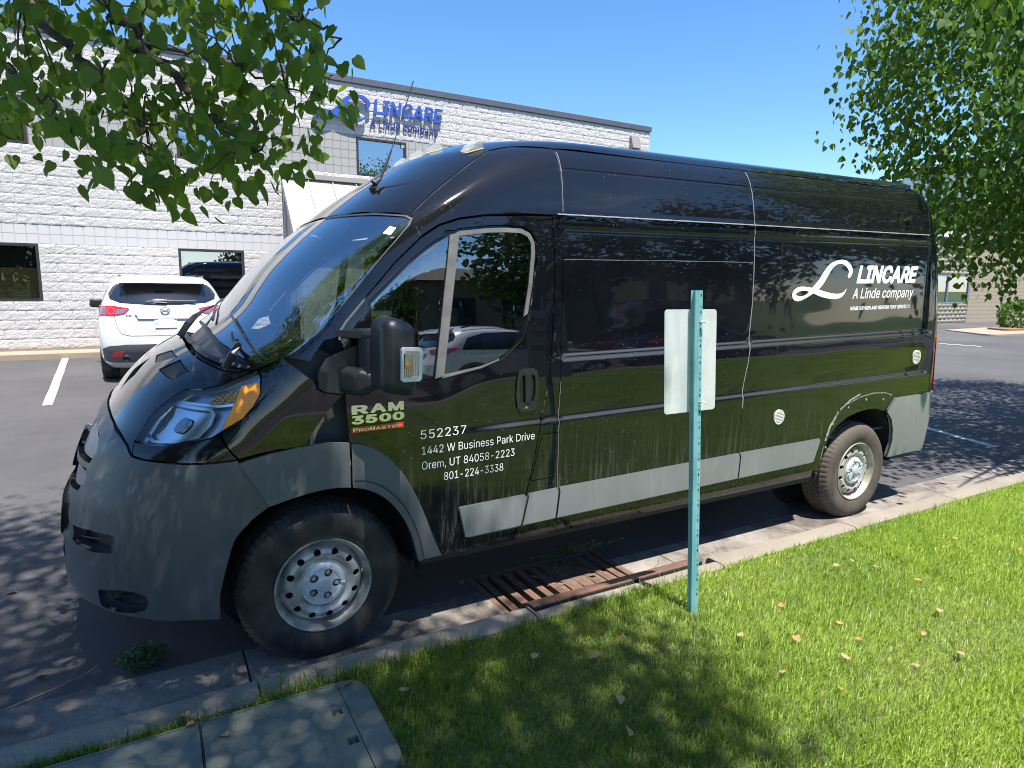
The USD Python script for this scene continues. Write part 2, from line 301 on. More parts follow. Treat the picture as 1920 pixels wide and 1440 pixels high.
for k in range(nb):
    x = GX0+0.035+(k+0.5)*(GX1-GX0-0.07)/nb
    b = hull([(x-0.024, fy0+0.03, 0.004), (x+0.020, fy0+0.03, 0.004), (x-0.012, fy0+0.03, -0.06), (x+0.016, fy0+0.03, -0.06), (x-0.030, GY1-0.03, 0.004), (x+0.014, GY1-0.03, 0.004), (x-0.016, GY1-0.03, -0.06), (x+0.012, GY1-0.03, -0.06)])
    put('grate_bar', b, rust, gu)
sx = np.linspace(1.20, GX1-0.036, 22); sy = np.linspace(fy0+0.03, GY1-0.03, 24); SX, SY = np.meshgrid(sx, sy, indexing='ij')
SZ = -0.006+0.010*np.sin(9*SX+3*SY)*np.sin(7*SY)-0.07*np.clip((1.42-SX)/0.20, 0, 1)
Vs = np.stack([SX, SY, SZ], -1).reshape(-1, 3); i, j = np.meshgrid(np.arange(21), np.arange(23), indexing='ij'); a = i*24+j
put('silt', (Vs, np.concatenate([np.stack([a, a+24, a+25], -1).reshape(-1, 3), np.stack([a, a+25, a+1], -1).reshape(-1, 3)])), silt, gu, smooth=True)
hx0, hx1 = 0.955, 2.115
Pf = [(-0.272, 0.150), (-0.272, 0.156), (-0.225, 0.153), (-0.150, 0.118), (-0.140, 0.090), (-0.138, 0.045), (-0.146, 0.045), (-0.150, 0.100), (-0.225, 0.142)]
hd = Polygon(Pf); put('kerb_hood', xf(extrude(hd, hx0, hx1, 'x')), rust, gu, smooth=30, label='rusty iron kerb hood over the drain')
put('kerb_throat', box((hx0, -0.274, -0.06), (hx1, -0.268, 0.149)), dark, gu)

# ------------------------------------------------------------------ grass
grass_mat = M('grass', {'g': ('geometry', {}), 'n1': ('noise_texture', {'scale': 1.3, 'detail': 3.0}), 'n2': ('noise_texture', {'scale': 40.0, 'detail': 2.0}),
    'r1': ('rgb_ramp', {'ramp': [(0, (0.19, 0.34, 0.036)), (0.4, (0.26, 0.42, 0.048)), (0.6, (0.33, 0.48, 0.068)), (1, (0.42, 0.53, 0.13))]}),
    'r2': ('rgb_ramp', {'ramp': [(0, (0.55, 0.6, 0.5)), (0.42, (0.9, 0.9, 0.9)), (0.6, (1.1, 1.05, 1.0)), (0.70, (1.4, 1.15, 1.5)), (1, (1.9, 1.35, 2.4))]}), 'm': ('mix', {'mix_type': 'multiply', 'fac': 1.0}),
    'p': ('principled_bsdf', {'roughness': 0.42, 'specular_ior_level': 0.45}), 't': ('translucent_bsdf', {}), 'ms': ('mix_closure', {'fac': 0.5})},
    [('g.position', 'n1.vector'), ('g.position', 'n2.vector'), ('n1.fac', 'r1.fac'), ('n2.fac', 'r2.fac'), ('r1.color', 'm.color1'), ('r2.color', 'm.color2'), ('m.color', 'p.base_color'), ('m.color', 't.color'), ('p.BSDF', 'ms.closure1'), ('t.BSDF', 'ms.closure2')], surface='ms.closure')
def blades(xy, z0, h0, h1, w, seed):
    r = np.random.default_rng(seed); n = len(xy)
    az = r.uniform(0, 2*np.pi, n); h = r.uniform(h0, h1, n)*(0.75+0.5*r.random(n))*(1.0+0.35*np.sin(2.3*xy[:, 0]+1.7*np.sin(3.1*xy[:, 1]))*np.sin(2.9*xy[:, 1]+xy[:, 0])); lean = np.abs(r.normal(0, 0.42, n))+0.08; ww = w*r.uniform(0.65, 1.25, n)
    d = np.stack([np.cos(az), np.sin(az)], 1); s = np.stack([-d[:, 1], d[:, 0]], 1); tw = r.uniform(-0.8, 0.8, n); s = s*np.cos(tw)[:, None]+d*np.sin(tw)[:, None]
    V = np.zeros((n, 5, 3)); base = np.column_stack([xy, np.broadcast_to(z0, (n,))])
    off = lambda t, b: np.column_stack([d*(h*np.sin(lean)*t+h*0.25*b)[:, None], h*np.cos(lean)*t-h*0.16*b])
    V[:, 0] = base; V[:, 1] = base; V[:, 0, :2] -= s*(ww*0.5)[:, None]; V[:, 1, :2] += s*(ww*0.5)[:, None]
    m = base+off(0.58, 0.12); V[:, 2] = m; V[:, 3] = m; V[:, 2, :2] -= s*(ww*0.42)[:, None]; V[:, 3, :2] += s*(ww*0.42)[:, None]
    V[:, 4] = base+off(1.0, r.uniform(0.2, 1.0, n))
    o = (np.arange(n)*5)[:, None]; F = np.concatenate([o+[0, 1, 3], o+[0, 3, 2], o+[2, 3, 4]], 0)
    V = V.reshape(-1, 3); nn = np.repeat(np.column_stack([0.55*d, np.full(n, 0.85)]), 5, 0); nn /= np.linalg.norm(nn, axis=1, keepdims=True); return V, orient(V, F, nn), nn
COV = (-1.32, 0.035, -0.985, -0.425)     # the plastic lid in the lawn
def keep(xy):
    x, y = xy[:, 0], xy[:, 1]
    ov = (x > COV[0]-0.005) & (x < COV[1]+0.012) & (y > COV[2]-0.012) & (y < COV[3]+0.004)
    rc = (x > COV[1]-0.10) & (y > COV[3]-0.10) & (np.hypot(x-(COV[1]-0.10), y-(COV[3]-0.10)) > 0.115)
    edge = -0.372+0.016*np.sin(5*x+1)+0.012*np.sin(17*x)
    return (~ov | rc) & (y < edge) & ~((np.abs(x-1.67) < 0.035) & (np.abs(y+0.64) < 0.03))
NX0, NX1, NY0, NY1 = -2.4, 3.3, -1.95, -0.34
n = 150000; xy = np.column_stack([rng.uniform(NX0, NX1, n), rng.uniform(NY0, NY1, n)]); xy = xy[keep(xy)]
lawn_z = lambda y: 0.10+0.025*(np.asarray(y)+6.9)/6.54
tall = blades(xy, lawn_z(xy[:, 1]), 0.030, 0.058, 0.0028, 11)
e = np.column_stack([rng.uniform(-2.4, 3.3, 3600), -0.372-np.abs(rng.normal(0, 0.02, 3600))]); e = e[keep(e)]
fringe = blades(e, 0.125, 0.04, 0.09, 0.0036, 12)
put('grass', (np.vstack([tall[0], fringe[0]]), np.vstack([tall[1], fringe[1]+len(tall[0])]), np.vstack([tall[2], fringe[2]])), grass_mat, kind='stuff', label='mown lawn grass round the sign post and the plastic lid', cat='grass')
inst = UsdGeom.PointInstancer.Define(stage, '/World/lawn_grass'); tag(inst.GetPrim(), 'mown lawn grass running on behind the van', 'grass', kind='stuff')
protos = []
PS = 0.42
for k in range(5):
    r = np.random.default_rng(40+k); m = 2200
    q = r.uniform(-PS/2, PS/2, (m, 2)); V, F, N = blades(q, 0.0, 0.034, 0.064, 0.0036, 50+k)
    p = write('/World/lawn_grass/patch_%03d' % k if k else '/World/lawn_grass/patch', V, F, N, grass_mat); protos.append(p.GetPath())
P, ids, Q = [], [], []
for ix in np.arange(-8, 22, PS*0.92):
    for iy in np.arange(-6.7, -0.50, PS*0.92):
        x, y = ix+PS/2, iy+PS/2
        if NX0+0.1 < x < NX1-0.15 and NY0+0.1 < y: continue
        if y > -0.60: y = -0.60
        if y < -4.2 and (ix*7+iy*13) % 1.0 > 0.75: continue
        P.append((x, y, float(lawn_z(y)))); ids.append(int(rng.integers(5))); a = rng.integers(4)*math.pi/2; Q.append(Gf.Quath(math.cos(a/2), 0, 0, math.sin(a/2)))
inst.CreatePositionsAttr(Vt.Vec3fArray.FromNumpy(np.array(P, np.float32))); inst.CreateProtoIndicesAttr(Vt.IntArray(ids)); inst.CreateOrientationsAttr(Vt.QuathArray(Q))
inst.CreatePrototypesRel().SetTargets(protos)

# ------------------------------------------------------------------ plastic lid of a buried box
lidm = pm('lid_plastic', (0.150, 0.165, 0.130), 0.62, color2=(0.095, 0.108, 0.088), scale=7, bump=0.25, bscale=90, bdist=0.004, detail=7)
bx = thing('ground_box', 'grey-green plastic box lid with raised treads set in the lawn', 'ground box')
zt = 0.158
rim = sbox(COV[0], COV[2], COV[1], COV[3]).buffer(-0.09).buffer(0.09)
lids = [sbox(-0.558, -0.975, -0.068, -0.437), sbox(-1.052, -0.975, -0.566, -0.437)]
lids[0] = lids[0].buffer(-0.02).buffer(0.02)
put('rim', extrude(rim.difference(unary_union([l.buffer(0.0035) for l in lids])), 0.05, zt), lidm, bx)
put('base', extrude(rim, 0.04, zt-0.03), dark, bx)
for q, l in enumerate(lids):
    holes = [sbox(-0.125, -0.622, -0.088, -0.585), sbox(-0.112, -0.80, -0.075, -0.763)] if q == 0 else []
    put('lid', extrude(l.difference(unary_union(holes)) if holes else l, zt-0.025, zt-0.001), lidm, bx)
    tr = []
    for ii in range(14):
        for jj in range(8):
            cx, cy = l.bounds[0]+0.03+ii*0.036, l.bounds[1]+0.035+jj*0.062+(ii % 2)*0.03
            if cx > l.bounds[2]-0.08 or cy > l.bounds[3]-0.03: continue
            ang = math.radians(35 if (ii+jj) % 2 else -55)
            tr.append(xf(box((-0.013, -0.0022, -0.001), (0.013, 0.0022, 0.0022), 0.001), (cx, cy, zt-0.001), rz=ang))
    put('tread', cat(*tr), lidm, bx, smooth=False, kind='stuff')
for h in ((-0.106, -0.604), (-0.094, -0.782)):
    put('bolt', lathe([(0.0001, zt-0.012), (0.010, zt-0.012), (0.010, zt-0.022)], 8, 'z'), rust, bx) if False else put('bolt', xf(box((-0.009, -0.009, -0.02), (0.009, 0.009, -0.008), 0.003), (h[0], h[1], zt), rz=0.5), silt, bx)

# ------------------------------------------------------------------ sign on its post
teal = pm('teal_paint', (0.20, 0.44, 0.45), 0.42, var=0.12, scale=9, spec=0.5, bump=0.12, bscale=70)
alu = M('aluminium_back', {'g': ('geometry', {}), 'n': ('noise_texture', {'scale': 7.0, 'detail': 6.0, 'roughness': 0.7}), 'mp': ('mapping', {'scale': (9.0, 9.0, 0.8)}), 'n2': ('noise_texture', {'scale': 6.0, 'detail': 5.0}),
    'r': ('rgb_ramp', {'ramp': [(0, (0.62, 0.63, 0.63)), (0.4, (0.70, 0.71, 0.71)), (0.65, (0.80, 0.80, 0.79)), (1, (0.86, 0.85, 0.83))]}), 'mr': ('map_range', {'from_min': 0.3, 'from_max': 0.7, 'to_min': 0.38, 'to_max': 0.58}), 'p': ('principled_bsdf', {'metallic': 0.45})},
    [('g.position', 'n.vector'), ('g.position', 'mp.vector'), ('mp.vector', 'n2.vector'), ('n.fac', 'r.fac'), ('r.color', 'p.base_color'), ('n2.fac', 'mr.value'), ('mr.result', 'p.roughness')])
galv = pm('galvanised_bolt', (0.65, 0.65, 0.62), 0.35, metal=0.9)
white_refl = pm('sign_white', (0.78, 0.78, 0.76), 0.5)
red_refl = pm('sign_red', (0.45, 0.02, 0.025), 0.5)
sg = thing('parking_sign', 'small metal sign on a teal steel post, seen from behind on the lawn', 'sign')
LEAN = -0.090/1.58
def lean(m):
    V = np.array(m[0], float); V[:, 0] += LEAN*(V[:, 2]-0.15); return V, m[1]
px_, py_ = 1.67, -0.645
# U channel: web towards the camera, two flanges at the back
hp = 0.0030
prof = [(-0.0265, 0.012), (-0.0125, 0.012), (-0.0085, -0.016), (0.0085, -0.016), (0.0125, 0.012), (0.0265, 0.012)]
inn = LineString(prof).buffer(hp/2, cap_style=2, join_style=2)
put('post', lean(xf(extrude(inn, -0.10, 1.735), (px_, py_, 0), rz=math.radians(-38))), teal, sg, smooth=25)
hs = []
ca, sa = math.cos(math.radians(-38)), math.sin(math.radians(-38))
for k in range(58):
    z = 0.22+k*0.0262
    for fx in (0.0195,):
        if k % 3 == 2: continue
        m = box((fx-0.0022, 0.0098, -0.0030 if k % 3 else -0.0065), (fx+0.0022, 0.0102, 0.0030 if k % 3 else 0.0065))
        hs.append(xf(m, (px_, py_, z), rz=math.radians(-38)))
put('bolt_hole', lean(cat(*hs)), dark, sg, smooth=False, kind='stuff')
pl = sbox(-0.165, -0.245, 0.165, 0.245).buffer(-0.018).buffer(0.018)
zc = 1.402
def panel_at(m, dy): return lean(xf(m, (px_-0.002, -0.612+dy, zc)))
put('sign_panel', panel_at(extrude(pl, 0.0, 0.0022, 'y'), 0), alu, sg, smooth=25)
put('sign_face', panel_at(extrude(pl.buffer(-0.002), 0.0026, 0.0032, 'y'), 0), white_refl, sg, smooth=False)
tt = []
for s, zz, hh in (('PRIVATE', 0.15, 0.042), ('PROPERTY', 0.075, 0.036), ('NO PARKING', -0.02, 0.032)):
    V, F = text(s, hh, True, depth=0.0008); wd = V[:, 0].max(); V = np.stack([wd/2-V[:, 0], V[:, 2]+0.0036, V[:, 1]+zz], 1); tt.append((V, F[:, ::-1]))
put('lettering', panel_at(cat(*tt), 0), red_refl, sg, smooth=False)
for dz in (0.19, -0.19):
    z = zc+dz
    bolt = cat(tube([(0.018, -0.008, 0), (0.018, 0.024, 0)], 0.004, 8), tube([(0.018, -0.012, 0), (0.018, -0.006, 0)], 0.0085, 6), tube([(0.016, -0.010, 0.001), (0.044, -0.016, -0.003)], 0.0040, 6))
    put('bolt', lean(xf(bolt, (px_, py_, z), rz=math.radians(-20))), galv, sg)
# ------------------------------------------------------------------ white block building
def paintmat(name, c, bump=0.35, bs=55, bd=0.012, var=0.05):
    return M(name, {'g': ('geometry', {}), 'n': ('noise_texture', {'scale': 2.0, 'detail': 6.0}), 'r': ('rgb_ramp', {'ramp': [(0, tuple(np.array(c)*(1-var))), (0.4, tuple(np.array(c)*(1-var*0.3))), (0.6, c), (1, tuple(np.array(c)*(1+var*0.5)))]}),
        'nb': ('noise_texture', {'scale': bs, 'detail': 6.0, 'roughness': 0.7}), 'b': ('bump', {'strength': bump, 'distance': bd}), 'p': ('principled_bsdf', {'roughness': 0.8, 'specular_ior_level': 0.25})},
        [('g.position', 'n.vector'), ('n.fac', 'r.fac'), ('r.color', 'p.base_color'), ('g.position', 'nb.vector'), ('nb.fac', 'b.height'), ('b.normal', 'p.normal')])
split_white = paintmat('split_face_white', (0.57, 0.545, 0.525), 1.0, 34, 0.035)
smooth_white = paintmat('smooth_block_white', (0.50, 0.485, 0.48), 0.12, 60, 0.004)
smooth_grey = paintmat('smooth_block_grey', (0.33, 0.325, 0.31), 0.12, 60, 0.004)
mortar_white = paintmat('mortar_white', (0.53, 0.515, 0.51), 0.2)
mortar_grey = paintmat('mortar_grey', (0.19, 0.185, 0.18), 0.2)
bronze = pm('bronze_frame', (0.040, 0.034, 0.036), 0.4, metal=0.2, var=0.1)
coping = pm('coping_metal', (0.080, 0.085, 0.105), 0.5, var=0.1)
tan_conc = pm('tan_concrete', (0.30, 0.24, 0.175), 0.9, color2=(0.25, 0.205, 0.155), scale=3, bump=0.3, bscale=70)
canopy_m = pm('canopy_metal', (0.30, 0.282, 0.262), 0.45, var=0.03, scale=1.2, spec=0.4)
siding_m = pm('siding_metal', (0.30, 0.288, 0.268), 0.5, var=0.04, scale=2)
blue_let = pm('sign_blue', (0.030, 0.085, 0.36), 0.35, var=0.08, scale=4, spec=0.5)
navy_let = pm('sign_navy', (0.022, 0.035, 0.165), 0.45)
def panemat(name, tint, ior, fac=0.0, rough=0.0):
    return M(name, {'fr': ('fresnel', {'IOR': ior}), 'ma': ('math', {'math_type': 'add', 'value2': fac, 'use_clamp': True}), 't': ('transparent_bsdf', {'color': tint}), 'gl': ('glossy_bsdf', {'color': (0.96, 0.97, 1.0), 'roughness': rough}), 'mx': ('mix_closure', {})},
        [('fr.fac', 'ma.value1'), ('ma.value', 'mx.fac'), ('t.BSDF', 'mx.closure1'), ('gl.BSDF', 'mx.closure2')], surface='mx.closure')
pane_far = panemat('window_glass', (0.28, 0.33, 0.35), 1.6, 0.36)
pane_blind = panemat('window_glass_clear', (0.80, 0.80, 0.75), 1.4, 0.0)
blind_m = pm('blind_slat', (0.55, 0.40, 0.15), 0.6, var=0.05)
blind_w = pm('blind_slat_pale', (0.55, 0.57, 0.56), 0.6)
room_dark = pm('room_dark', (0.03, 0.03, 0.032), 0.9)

YF, Z0, CH = 14.0, 0.30, 0.2
bd = thing('white_building', 'two storey white block building with blue lettering, behind the van', 'building')
WIN = [(-4.05, -2.62, 1.30, 2.50, 'blind'), (-0.01, 1.40, 1.30, 2.50, None), (4.20, 5.54, 4.50, 5.45, 'pale'), (0.10, 1.45, 4.50, 5.45, None), (-4.05, -2.62, 4.50, 5.45, None), (9.0, 10.4, 4.50, 5.45, None)]
XL, XR, ZT = -8.4, 13.87, 6.72
# backing wall with openings
wall = sbox(XL, 0.05, XR, ZT).difference(unary_union([sbox(a, c, b, d) for a, b, c, d, _ in WIN]))
lowz, hiz = sbox(XL, 0.05, XR, 4.5), sbox(XL, 4.5, XR, 5.5)
put('wall', extrude(wall.difference(hiz), YF+0.014, YF+0.25, 'y'), mortar_white, bd, smooth=False)
put('window_band_wall', extrude(wall.intersection(hiz), YF+0.014, YF+0.25, 'y'), mortar_grey, bd, smooth=False)
put('foundation', extrude(sbox(XL, 0.0, XR, Z0), YF-0.012, YF+0.01, 'y'), tan_conc, bd, smooth=False)
put('side_wall', cat(box((XR-0.2, YF+0.26, 0), (XR, YF+22, ZT)), box((XL, YF+0.26, 0), (XL+0.2, YF+22, ZT)), box((XL, YF+21.8, 0), (XR, YF+22, ZT)), box((XL+0.25, YF+0.26, ZT-0.3), (XR-0.25, YF+21.7, ZT-0.2))), split_white, bd, smooth=False)
put('roof_coping', cat(box((XL-0.03, YF-0.05, ZT), (XR-0.30, YF+0.30, ZT+0.155), 0.008), box((XR-0.295, YF-0.05, ZT), (XR+0.045, YF+22, ZT+0.155), 0.008)), coping, bd)
openings = [sbox(a, c, b, d) for a, b, c, d, _ in WIN]+[sbox(2.36, 0.0, 7.75, 4.36)]
blocked = unary_union(openings)
def rough_block(x0, x1, z0, z1):
    nx, nz = max(3, int(round((x1-x0)/0.027))), 9
    X, Zz = np.meshgrid(np.linspace(x0, x1, nx), np.linspace(z0, z1, nz), indexing='ij')
    P = np.stack([X, np.full_like(X, 0), Zz], -1).reshape(-1, 3); d = meshkit.fbm(P*9.0+[0, 31, 0])*0.016+np.abs(meshkit.noise(P*24.0))*0.012+meshkit.noise(P*55.0)*0.006
    eu = np.minimum((X-x0), (x1-X)).ravel()/0.012; ev = np.minimum((Zz-z0), (z1-Zz)).ravel()/0.012
    e = np.clip(np.minimum(eu, ev), 0, 1)*0.35+0.65
    y = YF+0.012-e*(0.002+np.clip(d+0.003, 0.0, 0.028))
    V = np.stack([X.ravel(), y, Zz.ravel()], 1); i, j = np.meshgrid(np.arange(nx-1), np.arange(nz-1), indexing='ij'); a = i*nz+j
    return V, np.concatenate([np.stack([a, a+nz, a+nz+1], -1).reshape(-1, 3), np.stack([a, a+nz+1, a+1], -1).reshape(-1, 3)])
def flat_block(x0, x1, z0, z1):
    b = 0.003
    o = [(x0, YF+0.012, z0), (x1, YF+0.012, z0), (x1, YF+0.012, z1), (x0, YF+0.012, z1), (x0+b, YF+0.002, z0+b), (x1-b, YF+0.002, z0+b), (x1-b, YF+0.002, z1-b), (x0+b, YF+0.002, z1-b)]
    return np.array(o, float), np.array([(4, 5, 6), (4, 6, 7), (0, 1, 5), (0, 5, 4), (1, 2, 6), (1, 6, 5), (2, 3, 7), (2, 7, 6), (3, 0, 4), (3, 4, 7)])
rough, flat, grey = [], [], []
for k in range(33):
    z0, z1 = Z0+k*CH, min(Z0+(k+1)*CH, ZT-0.002)
    band = 'flat' if k in (11, 12) else ('grey' if 21 <= k <= 25 else 'rough')
    w = 0.2 if band != 'rough' else 0.405
    x = XL+(0.2 if band == 'rough' and k % 2 else 0.0)-w
    while x < XR:
        a, b = max(x, XL), min(x+w, XR); x += w
        if b-a < 0.05: continue
        cell = sbox(a+0.0025, z0+0.0025, b-0.0025, z1-0.0025); c = cell.difference(blocked)
        if c.is_empty or c.area < 0.003: continue
        for gp_ in (c.geoms if hasattr(c, 'geoms') else [c]):
            q = gp_.bounds
            if q[2]-q[0] < 0.03 or q[3]-q[1] < 0.03: continue
            {'rough': rough, 'flat': flat, 'grey': grey}[band].append((q[0], q[2], q[1], q[3]))
def lay(name, cells, make, mat, lim):
    key = lambda c: abs(c[0]+1.2)+0.8*abs(c[2]-1.6)+(30 if c[0] < -5.2 else 0)
    cells = sorted(cells, key=key)
    sm = 60 if make is rough_block else False
    for c in cells[:lim]: put(name, make(*c), mat, bd, smooth=sm)
    if cells[lim:]: put(name+'s', cat(*[make(*c) for c in cells[lim:]]), mat, bd, smooth=sm, kind='stuff')
lay('split_face_block', rough, rough_block, split_white, 300)
lay('scored_block', flat, flat_block, smooth_white, 300)
lay('grey_block', grey, flat_block, smooth_grey, 300)
for a, b, c, d, kind in WIN:
    fr = sbox(a, c, b, d); w = put('window', extrude(fr.difference(fr.buffer(-0.055, join_style=2)), YF-0.004, YF+0.10, 'y'), bronze, bd, smooth=False)
    put('pane', box((a+0.05, YF+0.045, c+0.05), (b-0.05, YF+0.051, d-0.05)), pane_blind if kind == 'blind' else pane_far, w, smooth=False)
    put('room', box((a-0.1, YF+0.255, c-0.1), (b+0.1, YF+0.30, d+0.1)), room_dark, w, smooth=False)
    if kind:
        m = blind_m if kind == 'blind' else blind_w; top = c+0.60*(d-c) if kind == 'blind' else d-0.06; sl = []
        zz = c+0.08
        while zz < top: sl.append(xf(box((a+0.07, -0.022, -0.001), (b-0.07, 0.022, 0.001)), (0, YF+0.085, zz), rx=0.85)); zz += 0.040
        put('blind', cat(*sl), m, w, smooth=False)
# entrance bay with sloping standing-seam roof
ca_ = thing('entrance_canopy', 'grey metal entrance bay with sloping standing seam roof against the white building', 'canopy')
bx0, bx1, byo, bzt, bzo = 2.40, 7.70, 12.72, 4.30, 2.86
put('side_siding', cat(*[box((bx0+0.03-0.008*(k % 2), byo+0.04+k*0.13, 0.1), (bx0+0.06, byo+0.04+(k+1)*0.13-0.004, 1.0), 0.002) for k in range(9)]), siding_m, ca_, smooth=False) if False else None
def slope_z(y): return bzo+(bzt-bzo)*(y-byo)/(YF-byo)
for k in range(9):
    y0, y1 = byo+0.05+k*(YF-byo-0.06)/9, byo+0.05+(k+1)*(YF-byo-0.06)/9-0.004; o = 0.008*(k % 2)
    pz = [(bx0+0.02-o, y0, 0.1), (bx0+0.02-o, y1, 0.1), (bx0+0.02-o, y1, slope_z(y1)-0.03), (bx0+0.02-o, y0, slope_z(y0)-0.03)]
    pz += [(p[0]+0.04, p[1], p[2]) for p in pz]; put('siding_panel', hull(pz), siding_m, ca_, smooth=False)
nfront = 14
for k in range(nfront):
    x0, x1 = bx0+0.07+k*(bx1-bx0-0.1)/nfront, bx0+0.07+(k+1)*(bx1-bx0-0.1)/nfront-0.005; o = 0.008*(k % 2)
    if 4 <= k < 10: put('siding_panel', box((x0, byo+0.03-o, 2.45), (x1, byo+0.07, bzo-0.04)), siding_m, ca_, smooth=False)
    else: put('siding_panel', box((x0, byo+0.03-o, 0.1), (x1, byo+0.07, bzo-0.04)), siding_m, ca_, smooth=False)
dx0, dx1 = bx0+0.07+4*(bx1-bx0-0.1)/nfront, bx0+0.07+10*(bx1-bx0-0.1)/nfront
dr = put('glass_door', extrude(sbox(dx0, 0.12, dx1, 2.45).difference(unary_union([sbox(dx0+0.07, 0.25, (dx0+dx1)/2-0.05, 2.36), sbox((dx0+dx1)/2+0.05, 0.25, dx1-0.07, 2.36)])), byo+0.10, byo+0.16, 'y'), bronze, ca_, smooth=False)
put('pane', box((dx0+0.05, byo+0.12, 0.2), (dx1-0.05, byo+0.126, 2.4)), pane_far, dr, smooth=False)
nn = 9; w_ = (bx1-bx0)/nn
n_ = np.array([0, -(bzt-bzo), (YF-byo)]); n_ = n_/np.linalg.norm(n_)
def on_slope(x, t, h): y = byo-0.10+(YF-byo+0.10)*t; return np.array([x, y, slope_z(y)])+n_*h
for k in range(nn):
    x0, x1 = bx0-0.03+k*(w_+0.006), bx0-0.03+(k+1)*(w_+0.006)-0.02
    put('roof_pan', hull([on_slope(x, t, h) for x in (x0, x1) for t in (0, 0.985) for h in (-0.012, 0.0)]), canopy_m, ca_, smooth=False)
    put('standing_seam', hull([on_slope(x, t, h) for x in (x1-0.001, x1+0.019) for t in (0, 0.98) for h in (-0.012, 0.042)]), canopy_m, ca_, smooth=False)
put('rake_trim', hull([on_slope(x, t, h) for x in (bx0-0.075, bx0-0.035) for t in (-0.02, 1.0) for h in (-0.13, 0.035)]), canopy_m, ca_, smooth=False)
put('rake_trim', hull([on_slope(x, t, h) for x in (bx1+0.035, bx1+0.075) for t in (-0.02, 1.0) for h in (-0.13, 0.035)]), canopy_m, ca_, smooth=False)
put('top_flashing', cat(box((bx0-0.08, YF-0.10, bzt-0.01), (bx1+0.08, YF-0.002, bzt+0.11), 0.004)), canopy_m, ca_)
put('gutter_edge', box((bx0-0.07, byo-0.17, bzo-0.22), (bx1+0.07, byo-0.09, bzo-0.08), 0.01), canopy_m, ca_)
# raised lettering
SWOOSH = [(3.744, 1.783, 14), (3.76, 1.815, 18), (3.74, 1.847, 18), (3.693, 1.873, 15), (3.632, 1.88, 11), (3.564, 1.864, 14), (3.515, 1.832, 20), (3.472, 1.786, 24), (3.432, 1.74, 24), (3.385, 1.704, 22), (3.344, 1.677, 16), (3.297, 1.65, 10), (3.234, 1.631, 12), (3.179, 1.634, 16), (3.157, 1.658, 16), (3.182, 1.685, 14), (3.237, 1.696, 12), (3.307, 1.691, 12), (3.38, 1.677, 16), (3.453, 1.659, 18), (3.542, 1.644, 17), (3.626, 1.639, 15), (3.685, 1.654, 10), (3.721, 1.689, 3)]
def swoosh(k=0.00118):
    p = np.array(SWOOSH); t = np.arange(len(p)); f = [np.interp(np.linspace(0, len(p)-1, 185), t, 0*t)]
    from scipy.interpolate import CubicSpline
    tt_ = np.linspace(0, len(p)-1, 150); q = CubicSpline(t, p)(tt_)
    cs = [Point(x, z).buffer(max(r, 2)*k, 12) for x, z, r in q]
    return unary_union([a.union(b).convex_hull for a, b in zip(cs[:-1], cs[1:])]).simplify(0.0006)
SW = swoosh()
LX = thing('wall_sign', 'raised blue company lettering high on the white building', 'sign')
g = affinity.translate(affinity.scale(SW, 2.25, 2.45, origin=(3.145, 1.615)), 3.12-3.145, 5.76-1.615)
put('emblem', extrude(g, YF-0.13, YF-0.055, 'y'), blue_let, LX)
def wall_text(s, x0, x1, z, h, bold, mat, name, y0=YF-0.085, y1=YF-0.045, shear=0.0):
    p = text_poly(s, h, bold, 0.012, shear); b = p.bounds; p = affinity.translate(affinity.scale(p, (x1-x0)/(b[2]-b[0]), 1, origin=(0, 0)), x0, z)
    for g_ in p.geoms: put(name, extrude(g_, y0, y1, 'y'), mat, LX, smooth=20)
wall_text('LINCARE', 4.64, 6.56, 6.055, 0.335, True, blue_let, 'large_letter', shear=0.15)
wall_text('A Linde company', 4.55, 6.44, 5.72, 0.205, False, navy_let, 'small_letter', YF-0.05, YF-0.03, 0.1)
LX2 = thing('wall_light', 'grey box light on the white wall near its right corner', 'wall light')
put('housing', hull([(x, y, z) for x, y, z in [(13.03, YF-0.02, 6.50), (13.36, YF-0.02, 6.50), (13.03, YF-0.10, 6.50), (13.36, YF-0.10, 6.50), (13.03, YF-0.02, 6.08), (13.36, YF-0.02, 6.08), (13.03, YF-0.22, 6.12), (13.36, YF-0.22, 6.12)]]), pm('lamp_bronze', (0.22, 0.20, 0.20), 0.5), LX2, smooth=False)
put('lens', box((13.07, YF-0.21, 6.07), (13.32, YF-0.06, 6.085)), pm('lamp_lens', (0.5, 0.5, 0.48), 0.3), LX2, smooth=False)
put('pavement', box((XL-3, 13.45, -0.05), (XR+3, YF-0.013, 0.255), 0.03), tan_conc, kind='structure')

